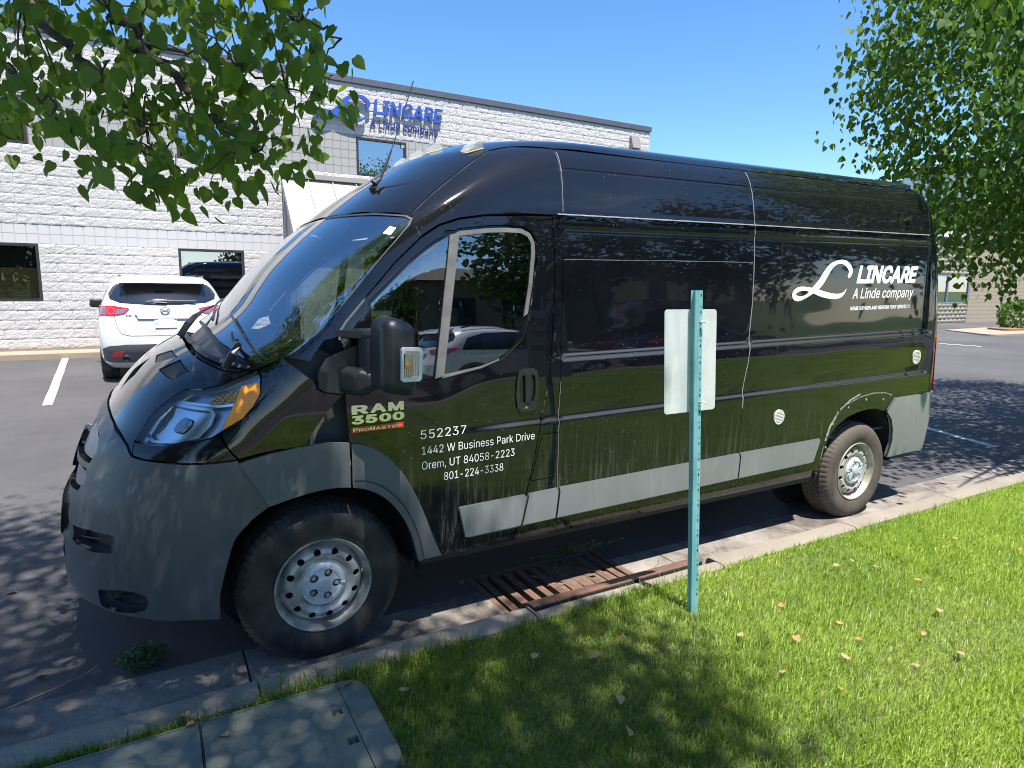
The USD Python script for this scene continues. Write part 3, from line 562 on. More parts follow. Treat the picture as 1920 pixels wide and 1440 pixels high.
# ------------------------------------------------------------------ tan block building far right
tan_split = paintmat('tan_split', (0.30, 0.265, 0.205), 0.9, 30, 0.05)
tan_small = paintmat('tan_scored', (0.32, 0.275, 0.205), 0.15, 50, 0.006)
tan_mortar = paintmat('tan_mortar', (0.24, 0.205, 0.16), 0.2)
pale_stucco = paintmat('pale_stucco', (0.60, 0.585, 0.56), 0.2, 40, 0.01)
tb = thing('tan_building', 'tan block building beyond the lot at the far right', 'building')
TY = 14.6
put('wall', cat(extrude(sbox(27.0, 0, 60, 4.6).difference(sbox(30, 1.10, 36.0, 2.50)), TY+0.02, TY+0.3, 'y'), box((33.5, TY+0.35, 0), (60, TY+3.5, 4.5))), tan_mortar, tb, smooth=False)
def tan_rough(x0, x1, z0, z1):
    nx, nz = 6, 5
    X, Zz = np.meshgrid(np.linspace(x0, x1, nx), np.linspace(z0, z1, nz), indexing='ij'); P = np.stack([X, 0*X, Zz], -1).reshape(-1, 3)
    e = np.clip(np.minimum(np.minimum(X-x0, x1-X), np.minimum(Zz-z0, z1-Zz)).ravel()/0.03, 0, 1); d = meshkit.fbm(P*5.0)*0.035
    V = np.stack([X.ravel(), TY+0.018-e*(0.025+np.clip(d, -0.01, 0.06)), Zz.ravel()], 1); i, j = np.meshgrid(np.arange(nx-1), np.arange(nz-1), indexing='ij'); a = i*nz+j
    return V, np.concatenate([np.stack([a, a+nz, a+nz+1], -1).reshape(-1, 3), np.stack([a, a+nz+1, a+1], -1).reshape(-1, 3)])
rb, sb = [], []
for k in range(21):
    z0 = 0.12+k*0.2
    for ii in range(24):
        x0 = 27.2+ii*0.4+(0.2 if k % 2 else 0); x1 = min(x0+0.392, 36.0)
        if x1-x0 < 0.08 or (x1 > 30.0 and z0 > 1.0 and z0 < 2.4): continue
        rb.append((x0, x1, z0, z0+0.193))
    for ii in range(90):
        x0 = 36.06+ii*0.2; sb.append((x0, x0+0.193, z0, z0+0.193))
def tan_flat(x0, x1, z0, z1):
    V, F = flat_block(x0, x1, z0, z1); V = V.copy(); V[:, 1] += TY-YF; return V, F
rb = sorted(rb, key=lambda c: -c[0]); sb = sorted(sb, key=lambda c: c[0]+abs(c[2]-1.5))
for c in rb[:240]: put('split_face_block', tan_rough(*c), tan_split, tb, smooth=60)
if rb[240:]: put('split_face_blocks', cat(*[tan_rough(*c) for c in rb[240:]]), tan_split, tb, smooth=60, kind='stuff')
for c in sb[:260]: put('scored_block', tan_flat(*c), tan_small, tb, smooth=False)
put('scored_blocks', cat(*[tan_flat(*c) for c in sb[260:]]), tan_small, tb, smooth=60, kind='stuff')
w = put('window', extrude(sbox(30, 1.10, 36, 2.5).difference(unary_union([sbox(30.06+q*1.98, 1.16, 30.06+q*1.98+1.90, 2.44) for q in range(3)])), TY-0.01, TY+0.1, 'y'), pm('blue_grey_frame', (0.16, 0.20, 0.27), 0.4), tb, smooth=False)
put('pane', box((30.03, TY+0.04, 1.13), (35.97, TY+0.05, 2.47)), pane_far, w, smooth=False)
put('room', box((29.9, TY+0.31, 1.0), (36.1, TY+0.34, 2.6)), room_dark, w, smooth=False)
put('ledge', box((26.9, TY-0.10, 4.30), (36.06, TY+0.35, 4.62), 0.02), pale_stucco, tb)
put('upper_wall', box((33.6, TY+0.5, 4.6), (60, TY+3.6, 6.1)), pm('dark_brown_band', (0.075, 0.065, 0.06), 0.8), tb, smooth=False)  # dark zone above the ledge in one even brown
put('parapet', box((36.0, TY+0.1, 6.1), (60, TY+4.0, 8.4), 0.05), pale_stucco, tb)
# ------------------------------------------------------------------ van body surface (waterlines), local frame: x back from front axle, Y across from the middle, z up
from scipy.interpolate import PchipInterpolator
YC, RAKE = 1.025, 0.016
_T = np.array([  # z, x0 (nose at the middle), a (corner length), n (corner exponent), W (half width), xe (rear)
 (0.14,-0.93,0.62,2.6,0.930,4.90),(0.22,-0.985,0.68,2.6,0.975,4.96),(0.30,-1.015,0.70,2.6,0.992,4.99),(0.45,-1.045,0.71,2.6,1.010,5.01),
 (0.62,-1.040,0.71,2.6,1.020,5.02),(0.80,-1.012,0.71,2.6,1.025,5.02),(0.95,-0.970,0.71,2.5,1.025,5.02),(1.05,-0.925,0.70,2.5,1.023,5.02),
 (1.12,-0.870,0.69,2.5,1.021,5.02),(1.20,-0.815,0.70,2.5,1.019,5.02),(1.30,-0.735,0.72,2.5,1.016,5.02),(1.40,-0.620,0.72,2.5,1.013,5.02),
 (1.48,-0.480,0.66,2.5,1.010,5.02),(1.55,-0.365,0.60,2.5,1.007,5.015),(1.60,-0.300,0.58,2.6,1.005,5.01),(1.70,-0.215,0.59,2.7,1.001,5.00),
 (1.80,-0.130,0.61,2.7,0.996,4.985),(1.95,0.030,0.63,2.7,0.986,4.96),(2.10,0.215,0.66,2.7,0.970,4.93),(2.23,0.390,0.72,2.7,0.952,4.90),
 (2.33,0.540,0.75,2.7,0.930,4.87),(2.41,0.665,0.76,2.7,0.893,4.83),(2.46,0.765,0.75,2.6,0.850,4.79),(2.50,0.870,0.74,2.5,0.800,4.80),
 (2.53,0.990,0.76,2.4,0.690,4.76),(2.546,1.130,0.80,2.2,0.490,4.66),(2.556,1.35,0.9,2.0,0.001,4.3)])
_P = [PchipInterpolator(_T[:,0],_T[:,k]) for k in range(1,6)]
def sst(x,a,b):
    t=np.clip((x-a)/(b-a),0,1); return t*t*(3-2*t)
def sec(z):
    z=np.clip(z,0.14,2.556); return [p(z) for p in _P]
def relief(x,z):
    """swage ledges of the cargo side: the panel steps out going down; weld flange at the roof joint"""
    e=1-sst(x,4.70,4.86); m=sst(x,1.16,1.26)*e; ml=sst(x,0.55,1.0)*e
    d=-0.011*(sst(z,1.318,1.352)-sst(z,1.45,2.0))*m-0.010*(sst(z,1.000,1.034)-sst(z,1.06,1.30))*ml
    mc=sst(x,1.24,1.27)*(1-sst(x,4.72,4.78))
    d=d-0.012*mc*sst(z,1.352,1.37)*(1-sst(z,2.005,2.02))*0.6
    d=d-0.008*np.exp(-((z-2.022)/0.010)**2)*mc+0.006*np.exp(-((z-2.092)/0.010)**2)*sst(x,0.9,1.1)
    d=d-0.004*np.exp(-((z-2.335)/0.006)**2)*sst(x,0.95,1.25)*(1-sst(x,4.6,4.8))
    w=0.0011*np.sin(3.1*x+1.3*np.sin(2.3*z))*np.sin(4.3*z+0.7)+0.0006*np.sin(7.3*x+2.1)*np.sin(9.1*z+1.0*x)
    return d+w*m
def side(x,z,off=0.0):
    """y (world) of the left skin at (x,z); off > 0 is outward"""
    x,z=np.broadcast_arrays(np.asarray(x,float),np.asarray(z,float))
    x0,a,n,W,xe=sec(z)
    t=np.clip((x-x0)/a,1e-6,1)
    h=W*np.clip(1-(1-t)**n,1e-9,1)**(1/n)
    r=0.15
    u=np.clip((x-(xe-r))/r,0,0.9999)
    h=h-r*(1-np.sqrt(1-u*u))
    return YC-(h+relief(x,z))-off
def front(Y,z):
    """x of the skin at (Y from the middle, z)"""
    Y,z=np.broadcast_arrays(np.asarray(Y,float),np.asarray(z,float))
    x0,a,n,W,xe=sec(z)
    q=np.clip(np.abs(Y)/W,0,0.99999)
    return x0+a*(1-(1-q**n)**(1/n))
def rake(V):
    V=np.array(V,float); V[:,2]+=RAKE*V[:,0]; return V

def to_u(x,Y,z):
    """nose coordinate: 0 at the middle, +-pi/2 where the corner ends, then metres along the side; positive = left side (towards the lawn)"""
    x0,a,n,W,xe=sec(z)
    t=np.clip((x-x0)/a,0,1); q=np.clip(np.abs(Y)/W,0,1)
    th=np.arctan2(q**(n/2),np.maximum(1-t,0)**(n/2))
    return -np.sign(Y)*np.where(x>x0+a,np.pi/2+(x-x0-a),th)
def from_u(u,z,off=0.0):
    u,z=np.broadcast_arrays(np.asarray(u,float),np.asarray(z,float))
    x0,a,n,W,xe=sec(z)
    th=np.minimum(np.abs(u),np.pi/2)
    x=x0+a*(1-np.cos(th)**(2/n))+np.maximum(np.abs(u)-np.pi/2,0)
    q=W*np.sin(th)**(2/n)+relief(x,z)*(th>1.2)
    P=np.stack([x,YC-np.sign(u+1e-12)*q,z],-1)
    return P
# ------------------------------------------------------------------ the van
def top_z(x, Y):
    """height of the roof skin over (x, Y from the middle)"""
    x, Y = np.broadcast_arrays(np.asarray(x, float), np.asarray(Y, float)); lo = np.full(x.shape, 1.2); hi = np.full(x.shape, 2.5559)
    for _ in range(34):
        m = (lo+hi)/2; x0, a, n, W, xe = sec(m); q = np.abs(Y)/np.maximum(W, 1e-6)
        t = np.clip((x-x0)/a, 0, 1); h = W*np.clip(1-(1-t)**n, 0, 1)**(1/n); u = np.clip((x-(xe-0.15))/0.15, 0, 1); h = h-0.15*(1-np.sqrt(np.maximum(1-u*u, 0)))
        ins = (x >= x0) & (np.abs(Y) <= h+relief(x, m)) & (x <= xe); lo = np.where(ins, m, lo); hi = np.where(ins, hi, m)
    return lo
def map_side(p): return np.stack([p[:, 0], side(p[:, 0], p[:, 1]), p[:, 1]], 1)
def map_u(p): return from_u(p[:, 0], p[:, 1])
def map_top(p): return np.stack([p[:, 0], YC+p[:, 1], top_z(p[:, 0], p[:, 1])], 1)
MAPS = {'side': map_side, 'u': map_u, 'top': map_top}
AX = np.array([1.9, YC, 1.25])
def surf(p, space, off=0.0):
    f = MAPS[space]; e = 2e-3 if space == 'top' else 6e-4
    P = f(p); a = f(p+[e, 0])-f(p-[e, 0]); b = f(p+[0, e])-f(p-[0, e]); N = np.cross(a, b); N /= np.linalg.norm(N, axis=1, keepdims=True)+1e-15
    out = P-AX if space != 'side' else np.tile([0, -1.0, 0], (len(P), 1))
    if space == 'top': out = np.tile([-0.25, 0, 1.0], (len(P), 1))
    N = np.where(((N*out).sum(1) < 0)[:, None], -N, N)
    o = off(p) if callable(off) else off
    return P+N*(np.asarray(o)[:, None] if np.ndim(o) else o), N
def finish(V, F, N, mirror=False):
    V = rake(V); N = np.array(N)
    if mirror: V = V*[1, -1, 1]+[0, 2*YC, 0]; N = N*[1, -1, 1]; F = F[:, ::-1]
    return V, F, N
def panel(poly, space, h=0.03, off=0.0, flange=0.014, rows=(), hz=None, mirror=False, gap=0.0):
    if gap: poly = poly.buffer(-gap, join_style=2)
    if hasattr(poly, 'geoms'): poly = max(poly.geoms, key=lambda g: g.area)
    P, F, rings = polymesh(poly, h, rows, hz); V, N = surf(P, space, off)
    a = V[F]; nf = np.cross(a[:, 1]-a[:, 0], a[:, 2]-a[:, 0]); flip = (nf*N[F[:, 0]]).sum(1) < 0; F = F.copy(); F[flip] = F[flip][:, ::-1]
    Vs, Fs, Ns, n = [V], [F], [N], len(V)
    if flange:
        fl = np.asarray(off(P)+0.004 if callable(off) else np.full(len(P), off+0.004)) if flange == 'up' else np.full(len(P), float(flange))
        for r in rings:
            B = V[r]; nb_ = N[r]; C = B-nb_*fl[r][:, None]; t = np.roll(B, -1, 0)-np.roll(B, 1, 0); m = np.cross(t, nb_); m /= np.linalg.norm(m, axis=1, keepdims=True)+1e-15
            k = len(r); i = np.arange(k); j = (i+1) % k
            Bb = B+0.0015*(-nb_)
            Vs += [B, C]; Ns += [0.6*nb_+0.4*m, m]; Fs.append(np.vstack([np.stack([n+i, n+k+i, n+j], 1), np.stack([n+j, n+k+i, n+k+j], 1)])); n += 2*k
    V, F, N = np.vstack(Vs), np.vstack(Fs), np.vstack(Ns); return finish(V, orient(V, F, N), N, mirror)
def ribbon(pts, space, w=0.006, off=0.001, h=0.02, mirror=False):
    return panel(LineString(pts).buffer(w/2, cap_style=2), space, h=h, off=off, flange=0, mirror=mirror)
def rot_arc(cx, cz, r, a0, a1, n=24): return [(cx+r*math.cos(t), cz+r*math.sin(t)) for t in np.radians(np.linspace(a0, a1, n))]

# paints
black = M('van_black_paint', {'g': ('geometry', {}), 'sx': ('separate_xyz', {}),
    'mp': ('mapping', {'scale': (14.0, 14.0, 0.55)}), 'n1': ('noise_texture', {'scale': 4.0, 'detail': 7.0, 'roughness': 0.7}), 'low': ('map_range', {'from_min': 1.05, 'from_max': 0.45, 'to_min': 0.0, 'to_max': 1.0, 'clamp': True}), 'st': ('map_range', {'from_min': 0.52, 'from_max': 0.80, 'to_min': 0.0, 'to_max': 0.55, 'clamp': True}), 'd1': ('math', {'math_type': 'multiply'}),
    'v': ('voronoi_texture', {'scale': 34.0, 'randomness': 1.0}), 'vs': ('map_range', {'from_min': 0.115, 'from_max': 0.07, 'to_min': 0.0, 'to_max': 1.0, 'clamp': True}), 'nv': ('noise_texture', {'scale': 2.6, 'detail': 4.0}), 'nm': ('map_range', {'from_min': 0.52, 'from_max': 0.66, 'to_min': 0.0, 'to_max': 0.75, 'clamp': True}), 'd2': ('math', {'math_type': 'multiply'}),
    'n3': ('noise_texture', {'scale': 1.1, 'detail': 6.0}), 'f3': ('map_range', {'from_min': 0.42, 'from_max': 0.75, 'to_min': 0.0, 'to_max': 0.05, 'clamp': True}), 'n4': ('noise_texture', {'scale': 260.0, 'detail': 2.0}), 'f4': ('map_range', {'from_min': 0.45, 'from_max': 0.62, 'to_min': 0.1, 'to_max': 1.0, 'clamp': True}), 'd4': ('math', {'math_type': 'multiply'}),
    'sn': ('separate_xyz', {}), 'upn': ('map_range', {'from_min': 0.20, 'from_max': 0.75, 'to_min': 0.0, 'to_max': 0.30, 'clamp': True}), 'lowz': ('map_range', {'from_min': 1.52, 'from_max': 1.44, 'to_min': 0.0, 'to_max': 1.0, 'clamp': True}), 'hx': ('map_range', {'from_min': 0.2, 'from_max': 0.5, 'to_min': 0.0, 'to_max': 1.0, 'clamp': True}), 'u1': ('math', {'math_type': 'multiply'}), 'u2': ('math', {'math_type': 'multiply'}), 'a3': ('math', {'math_type': 'maximum'}), 'a1': ('math', {'math_type': 'maximum'}), 'a2': ('math', {'math_type': 'add', 'use_clamp': True}),
    'mc': ('mix', {'color1': (0.0035, 0.0040, 0.0060), 'color2': (0.30, 0.29, 0.27)}), 'mr': ('map_range', {'from_min': 0.0, 'from_max': 0.6, 'to_min': 0.045, 'to_max': 0.55, 'clamp': True}), 'mco': ('map_range', {'from_min': 0.0, 'from_max': 0.6, 'to_min': 1.0, 'to_max': 0.1, 'clamp': True}),
    'p': ('principled_bsdf', {'coat_roughness': 0.02, 'coat_ior': 1.52, 'specular_ior_level': 0.1, 'ior': 1.5})},
    [('g.position', 'sx.vector'), ('g.position', 'mp.vector'), ('mp.vector', 'n1.vector'), ('sx.z', 'low.value'), ('n1.fac', 'st.value'), ('st.result', 'd1.value1'), ('low.result', 'd1.value2'), ('g.position', 'v.vector'), ('v.distance', 'vs.value'), ('g.position', 'nv.vector'), ('nv.fac', 'nm.value'), ('vs.result', 'd2.value1'), ('nm.result', 'd2.value2'),
     ('g.position', 'n3.vector'), ('n3.fac', 'f3.value'), ('g.position', 'n4.vector'), ('n4.fac', 'f4.value'), ('f3.result', 'd4.value1'), ('f4.result', 'd4.value2'), ('d1.value', 'a1.value1'), ('d2.value', 'a1.value2'), ('g.normal', 'sn.vector'), ('sn.z', 'upn.value'), ('sx.z', 'lowz.value'), ('sx.x', 'hx.value'), ('upn.result', 'u1.value1'), ('lowz.result', 'u1.value2'), ('u1.value', 'u2.value1'), ('hx.result', 'u2.value2'), ('a1.value', 'a3.value1'), ('u2.value', 'a3.value2'), ('a3.value', 'a2.value1'), ('d4.value', 'a2.value2'), ('a2.value', 'mc.fac'), ('mc.color', 'p.base_color'), ('a2.value', 'mr.value'), ('mr.result', 'p.roughness'), ('a2.value', 'mco.value'), ('mco.result', 'p.coat_weight')])
clad = M('grey_cladding', {'g': ('geometry', {}), 'n': ('noise_texture', {'scale': 3.0, 'detail': 7.0}), 'mp': ('mapping', {'scale': (10.0, 10.0, 1.0)}), 'n2': ('noise_texture', {'scale': 4.0, 'detail': 6.0}), 'mx': ('math', {'math_type': 'multiply'}), 'r': ('rgb_ramp', {'ramp': [(0, (0.165, 0.172, 0.184)), (0.22, (0.185, 0.190, 0.198)), (0.40, (0.215, 0.217, 0.220)), (1, (0.32, 0.32, 0.31))]}), 'nb': ('noise_texture', {'scale': 420.0, 'detail': 2.0}), 'b': ('bump', {'strength': 0.3, 'distance': 0.002}), 'p': ('principled_bsdf', {'roughness': 0.40, 'specular_ior_level': 0.5})},
    [('g.position', 'n.vector'), ('g.position', 'mp.vector'), ('mp.vector', 'n2.vector'), ('n.fac', 'mx.value1'), ('n2.fac', 'mx.value2'), ('mx.value', 'r.fac'), ('r.color', 'p.base_color'), ('g.position', 'nb.vector'), ('nb.fac', 'b.height'), ('b.normal', 'p.normal')])
bump_m = pm('bumper_plastic', (0.060, 0.064, 0.074), 0.42, color2=(0.088, 0.092, 0.100), scale=3.5, detail=8, bump=0.15, bscale=420, bdist=0.002)
plastic = pm('black_plastic', (0.016, 0.017, 0.020), 0.42, var=0.25, scale=9, bump=0.12, bscale=300, bdist=0.002)
arch_m = pm('arch_plastic', (0.080, 0.087, 0.098), 0.45, color2=(0.105, 0.110, 0.118), scale=3.0, detail=8, bump=0.15, bscale=420, bdist=0.002)
plastic_m = pm('matt_black_plastic', (0.022, 0.023, 0.026), 0.6, var=0.2, scale=6)
trim_m = pm('window_trim', (0.165, 0.158, 0.155), 0.50, color2=(0.11, 0.106, 0.106), scale=13, detail=7)
glass_ws = panemat('windscreen_glass', (0.66, 0.74, 0.72), 1.8, 0.30)
glass_sd = panemat('side_glass', (0.52, 0.62, 0.60), 1.8, 0.16)
frit = pm('glass_frit', (0.006, 0.006, 0.007), 0.05)
chrome = pm('chrome', (0.80, 0.80, 0.80), 0.10, metal=1.0)
silver_p = pm('silver_letters', (0.78, 0.78, 0.78), 0.16, metal=1.0)
white_vinyl = pm('white_vinyl', (0.82, 0.82, 0.82), 0.45, var=0.03)
red_badge = pm('red_badge', (0.55, 0.022, 0.018), 0.3, coat=0.5)
rubber = M('tyre_rubber', {'g': ('geometry', {}), 'n': ('noise_texture', {'scale': 6.0, 'detail': 6.0}), 'r': ('rgb_ramp', {'ramp': [(0, (0.012, 0.012, 0.013)), (0.4, (0.018, 0.017, 0.017)), (0.62, (0.050, 0.043, 0.037)), (1, (0.085, 0.07, 0.055))]}), 'nb': ('noise_texture', {'scale': 150.0, 'detail': 3.0}), 'b': ('bump', {'strength': 0.3, 'distance': 0.003}), 'p': ('principled_bsdf', {'roughness': 0.72, 'specular_ior_level': 0.4})},
    [('g.position', 'n.vector'), ('n.fac', 'r.fac'), ('r.color', 'p.base_color'), ('g.position', 'nb.vector'), ('nb.fac', 'b.height'), ('b.normal', 'p.normal')])
rubber_dusty = M('dusty_tyre', {'g': ('geometry', {}), 'n': ('noise_texture', {'scale': 7.0, 'detail': 7.0}), 'r': ('rgb_ramp', {'ramp': [(0, (0.050, 0.042, 0.036)), (0.4, (0.072, 0.060, 0.050)), (0.62, (0.10, 0.082, 0.066)), (1, (0.135, 0.108, 0.085))]}), 'nb': ('noise_texture', {'scale': 150.0, 'detail': 3.0}), 'b': ('bump', {'strength': 0.3, 'distance': 0.003}), 'p': ('principled_bsdf', {'roughness': 0.8, 'specular_ior_level': 0.3})},
    [('g.position', 'n.vector'), ('n.fac', 'r.fac'), ('r.color', 'p.base_color'), ('g.position', 'nb.vector'), ('nb.fac', 'b.height'), ('b.normal', 'p.normal')])
steel = M('wheel_steel', {'g': ('geometry', {}), 'n': ('noise_texture', {'scale': 9.0, 'detail': 7.0}), 'r': ('rgb_ramp', {'ramp': [(0, (0.10, 0.085, 0.075)), (0.36, (0.22, 0.205, 0.19)), (0.55, (0.42, 0.41, 0.39)), (1, (0.55, 0.54, 0.52))]}), 'p': ('principled_bsdf', {'roughness': 0.45, 'metallic': 0.45})}, [('g.position', 'n.vector'), ('n.fac', 'r.fac'), ('r.color', 'p.base_color')])
steel_d = M('wheel_steel_dusty', {'g': ('geometry', {}), 'n': ('noise_texture', {'scale': 9.0, 'detail': 7.0}), 'r': ('rgb_ramp', {'ramp': [(0, (0.16, 0.14, 0.11)), (0.36, (0.28, 0.25, 0.20)), (0.6, (0.40, 0.37, 0.31)), (1, (0.48, 0.45, 0.39))]}), 'p': ('principled_bsdf', {'roughness': 0.55, 'metallic': 0.3})}, [('g.position', 'n.vector'), ('n.fac', 'r.fac'), ('r.color', 'p.base_color')])
cap_m = pm('wheel_cap', (0.46, 0.50, 0.54), 0.42, metal=0.25, var=0.1, scale=14)
brake = pm('brake_dark', (0.02, 0.019, 0.018), 0.7)
lens = panemat('lamp_lens', (0.95, 0.96, 0.97), 1.40, 0.0)
lens_clear = M('clear_cover', {'t': ('transparent_bsdf', {'color': (0.9, 0.9, 0.88)}), 'p': ('principled_bsdf', {'base_color': (0.62, 0.62, 0.60), 'roughness': 0.12, 'coat_weight': 1.0}), 'm': ('mix_closure', {'fac': 0.42})}, [('t.BSDF', 'm.closure1'), ('p.BSDF', 'm.closure2')], surface='m.closure')
amber = pm('amber_reflector', (0.95, 0.30, 0.008), 0.35, coat=0.3, var=0.1, scale=60)
amber_c = M('amber_facets', {'g': ('geometry', {}), 'ck': ('voronoi_texture', {'scale': 95.0, 'metric': 'chebychev', 'randomness': 0.15}), 'r': ('rgb_ramp', {'ramp': [(0, (0.9, 0.78, 0.55)), (0.25, (0.75, 0.42, 0.12)), (0.5, (0.35, 0.14, 0.03)), (1, (0.9, 0.5, 0.15))]}), 'b': ('bump', {'strength': 0.8, 'distance': 0.006}), 'p': ('principled_bsdf', {'roughness': 0.12, 'metallic': 0.6})}, [('g.position', 'ck.vector'), ('ck.distance', 'r.fac'), ('r.color', 'p.base_color'), ('ck.distance', 'b.height'), ('b.normal', 'p.normal')])
refl_m = pm('lamp_reflector', (0.72, 0.74, 0.78), 0.14, metal=1.0)
lamp_bezel = pm('lamp_bezel', (0.30, 0.34, 0.40), 0.22, metal=0.85)
tail_red = pm('tail_red', (0.42, 0.012, 0.014), 0.12, coat=1.0)
seat_m = pm('seat_fabric', (0.045, 0.047, 0.050), 0.85, var=0.2, scale=20)
dash_m = pm('dash_plastic', (0.060, 0.062, 0.066), 0.6, var=0.1)
pale_int = pm('pale_trim', (0.42, 0.43, 0.42), 0.7)

van = thing('delivery_van', 'black high roof delivery van with grey plastic bumper and white lettering, parked at the kerb', 'van')
S_ = 0.0
# ---- side regions, (x, z) in the van's own frame
DOOR = Polygon([(0.600, 0.390), (0.578, 0.395), (0.514, 0.546), (0.443, 0.725), (0.350, 0.890), (0.237, 0.990), (0.124, 1.031), (0.112, 1.30), (0.118, 1.45), (0.104, 1.495), (0.106, 1.535), (0.137, 1.578), (0.245, 1.701), (0.368, 1.837), (0.495, 1.952), (0.594, 2.014), (0.697, 2.048), (0.837, 2.070), (1.06, 2.083), (1.225, 2.086), (1.232, 2.0), (1.237, 1.85), (1.237, 1.70), (1.232, 1.57), (1.221, 1.417), (1.200, 1.212), (1.183, 1.127), (1.150, 1.011), (1.115, 0.832), (1.068, 0.631), (1.024, 0.457), (0.995, 0.400)])
GL_M = Polygon([(0.692, 1.966), (0.857, 1.987), (0.96, 1.992), (1.035, 1.990), (1.072, 1.975), (1.090, 1.945), (1.092, 1.90), (1.072, 1.732), (1.035, 1.54), (1.005, 1.462), (0.955, 1.402), (0.885, 1.362), (0.80, 1.338), (0.59, 1.310)]).buffer(-0.012).buffer(0.012)
GL_F = Polygon([(0.250, 1.30), (0.250, 1.655), (0.343, 1.745), (0.429, 1.825), (0.52, 1.895), (0.575, 1.932), (0.640, 1.966), (0.540, 1.300), (0.47, 1.286)])
WOPEN = unary_union([GL_M.buffer(0.036), GL_F.buffer(0.012), Polygon([(0.62, 1.99), (0.72, 1.995), (0.62, 1.27), (0.50, 1.27)])]).buffer(0.01).buffer(-0.01)
lip = Polygon([(0.2, 1.20), (0.2, 1.285), (0.56, 1.285), (0.80, 1.325), (0.92, 1.365), (1.05, 1.47), (1.2, 1.47), (1.2, 1.20)])
WOPEN = WOPEN.difference(lip).buffer(-0.004).buffer(0.004)
FLAP = Polygon([(1.158, 0.945), (1.261, 0.945), (1.262, 0.706), (1.248, 0.696), (1.092, 0.696)])
ARCHO_F = [(-0.341, 1.003), (-0.24, 1.024), (-0.10, 1.040), (0.02, 1.043), (0.127, 1.031), (0.237, 0.993), (0.345, 0.893), (0.443, 0.725), (0.514, 0.546), (0.578, 0.392)]
ARCHI_F = [(0.452, 0.392), (0.432, 0.47), (0.402, 0.568), (0.322, 0.706), (0.233, 0.785), (0.121, 0.826), (0.036, 0.836), (-0.104, 0.824), (-0.228, 0.797)]
RARCH = [(3.560, 0.384), (3.580, 0.50), (3.625, 0.62), (3.71, 0.70), (3.81, 0.748), (3.93, 0.775), (4.052, 0.785), (4.17, 0.778), (4.286, 0.745), (4.37, 0.68), (4.406, 0.60), (4.424, 0.50), (4.395, 0.372)]
def add_pair(name, poly, space, mat, parent=van, label=None, both=True, **k):
    p = put(name, panel(poly, space, **k), mat, parent, label=label)
    if both: put(name, panel(poly, space, mirror=True, **k), mat, parent)
    return p
for mir in (False, True):
    d_ = put('door', panel(DOOR.difference(WOPEN), 'side', h=0.024, gap=0.0032, mirror=mir, rows=np.arange(0.985, 1.05, 0.006)), black, van)
    put('glass', panel(GL_M, 'side', h=0.05, off=-0.007, flange=0, mirror=mir), glass_sd, d_)
    put('quarter_glass', panel(GL_F, 'side', h=0.05, off=-0.007, flange=0, mirror=mir), glass_sd, d_)
    ring_ = GL_M.buffer(0.025).difference(GL_M.buffer(0.003)); ring_ = ring_.difference(lip).difference(Polygon([(0.2, 1.2), (0.2, 2.1), (0.66, 2.1), (0.545, 1.2)]))
    ring_ = ring_.difference(Polygon([(0.9, 1.2), (0.9, 1.40), (1.02, 1.56), (1.20, 1.66), (1.3, 1.2)]))
    put('window_trim', panel(ring_ if not hasattr(ring_, 'geoms') else max(ring_.geoms, key=lambda g: g.area), 'side', h=0.012, off=-0.001, flange=0.012, mirror=mir), trim_m, d_)
    put('window_divider', panel(Polygon([(0.644, 1.972), (0.694, 1.985), (0.597, 1.303), (0.550, 1.290)]), 'side', h=0.012, off=0.001, flange=0.012, mirror=mir), trim_m, d_)
    inner_ = WOPEN.difference(GL_M).difference(GL_F)
    for g in (inner_.geoms if hasattr(inner_, 'geoms') else [inner_]):
        if g.area > 0.0006: put('window_seal', panel(g, 'side', h=0.014, off=-0.009, flange=0, mirror=mir), frit, d_)
    put('fuel_flap' if not mir else 'lower_pillar_panel', panel(FLAP, 'side', gap=0.003, mirror=mir), black, van)
    # door handle: recessed cup, grip, keyhole
    cup = Polygon([(1.010, 1.295), (1.045, 1.306), (1.100, 1.304), (1.122, 1.290), (1.131, 1.21), (1.128, 1.13), (1.112, 1.085), (1.085, 1.078), (1.030, 1.082), (1.008, 1.10), (0.997, 1.16), (0.999, 1.24)]).buffer(-0.008).buffer(0.008)
    hpart = put('door_handle', panel(cup.difference(affinity.scale(cup, 0.72, 0.66, origin=(1.065, 1.215))), 'side', h=0.01, off=0.010, flange=0.02, mirror=mir), plastic, van)
    put('cup', panel(affinity.scale(cup, 0.74, 0.68, origin=(1.065, 1.215)), 'side', h=0.02, off=-0.012, flange=0, mirror=mir), dark, hpart)
    put('grip', panel(Polygon([(1.045, 1.285), (1.082, 1.288), (1.084, 1.13), (1.070, 1.122), (1.052, 1.125)]).buffer(-0.005).buffer(0.005), 'side', h=0.01, off=0.014, flange=0.014, mirror=mir), plastic, hpart)
    put('keyhole', panel(Point(1.058, 1.101).buffer(0.0065), 'side', h=0.006, off=0.0125, flange=0.003, mirror=mir), silver_p, hpart)
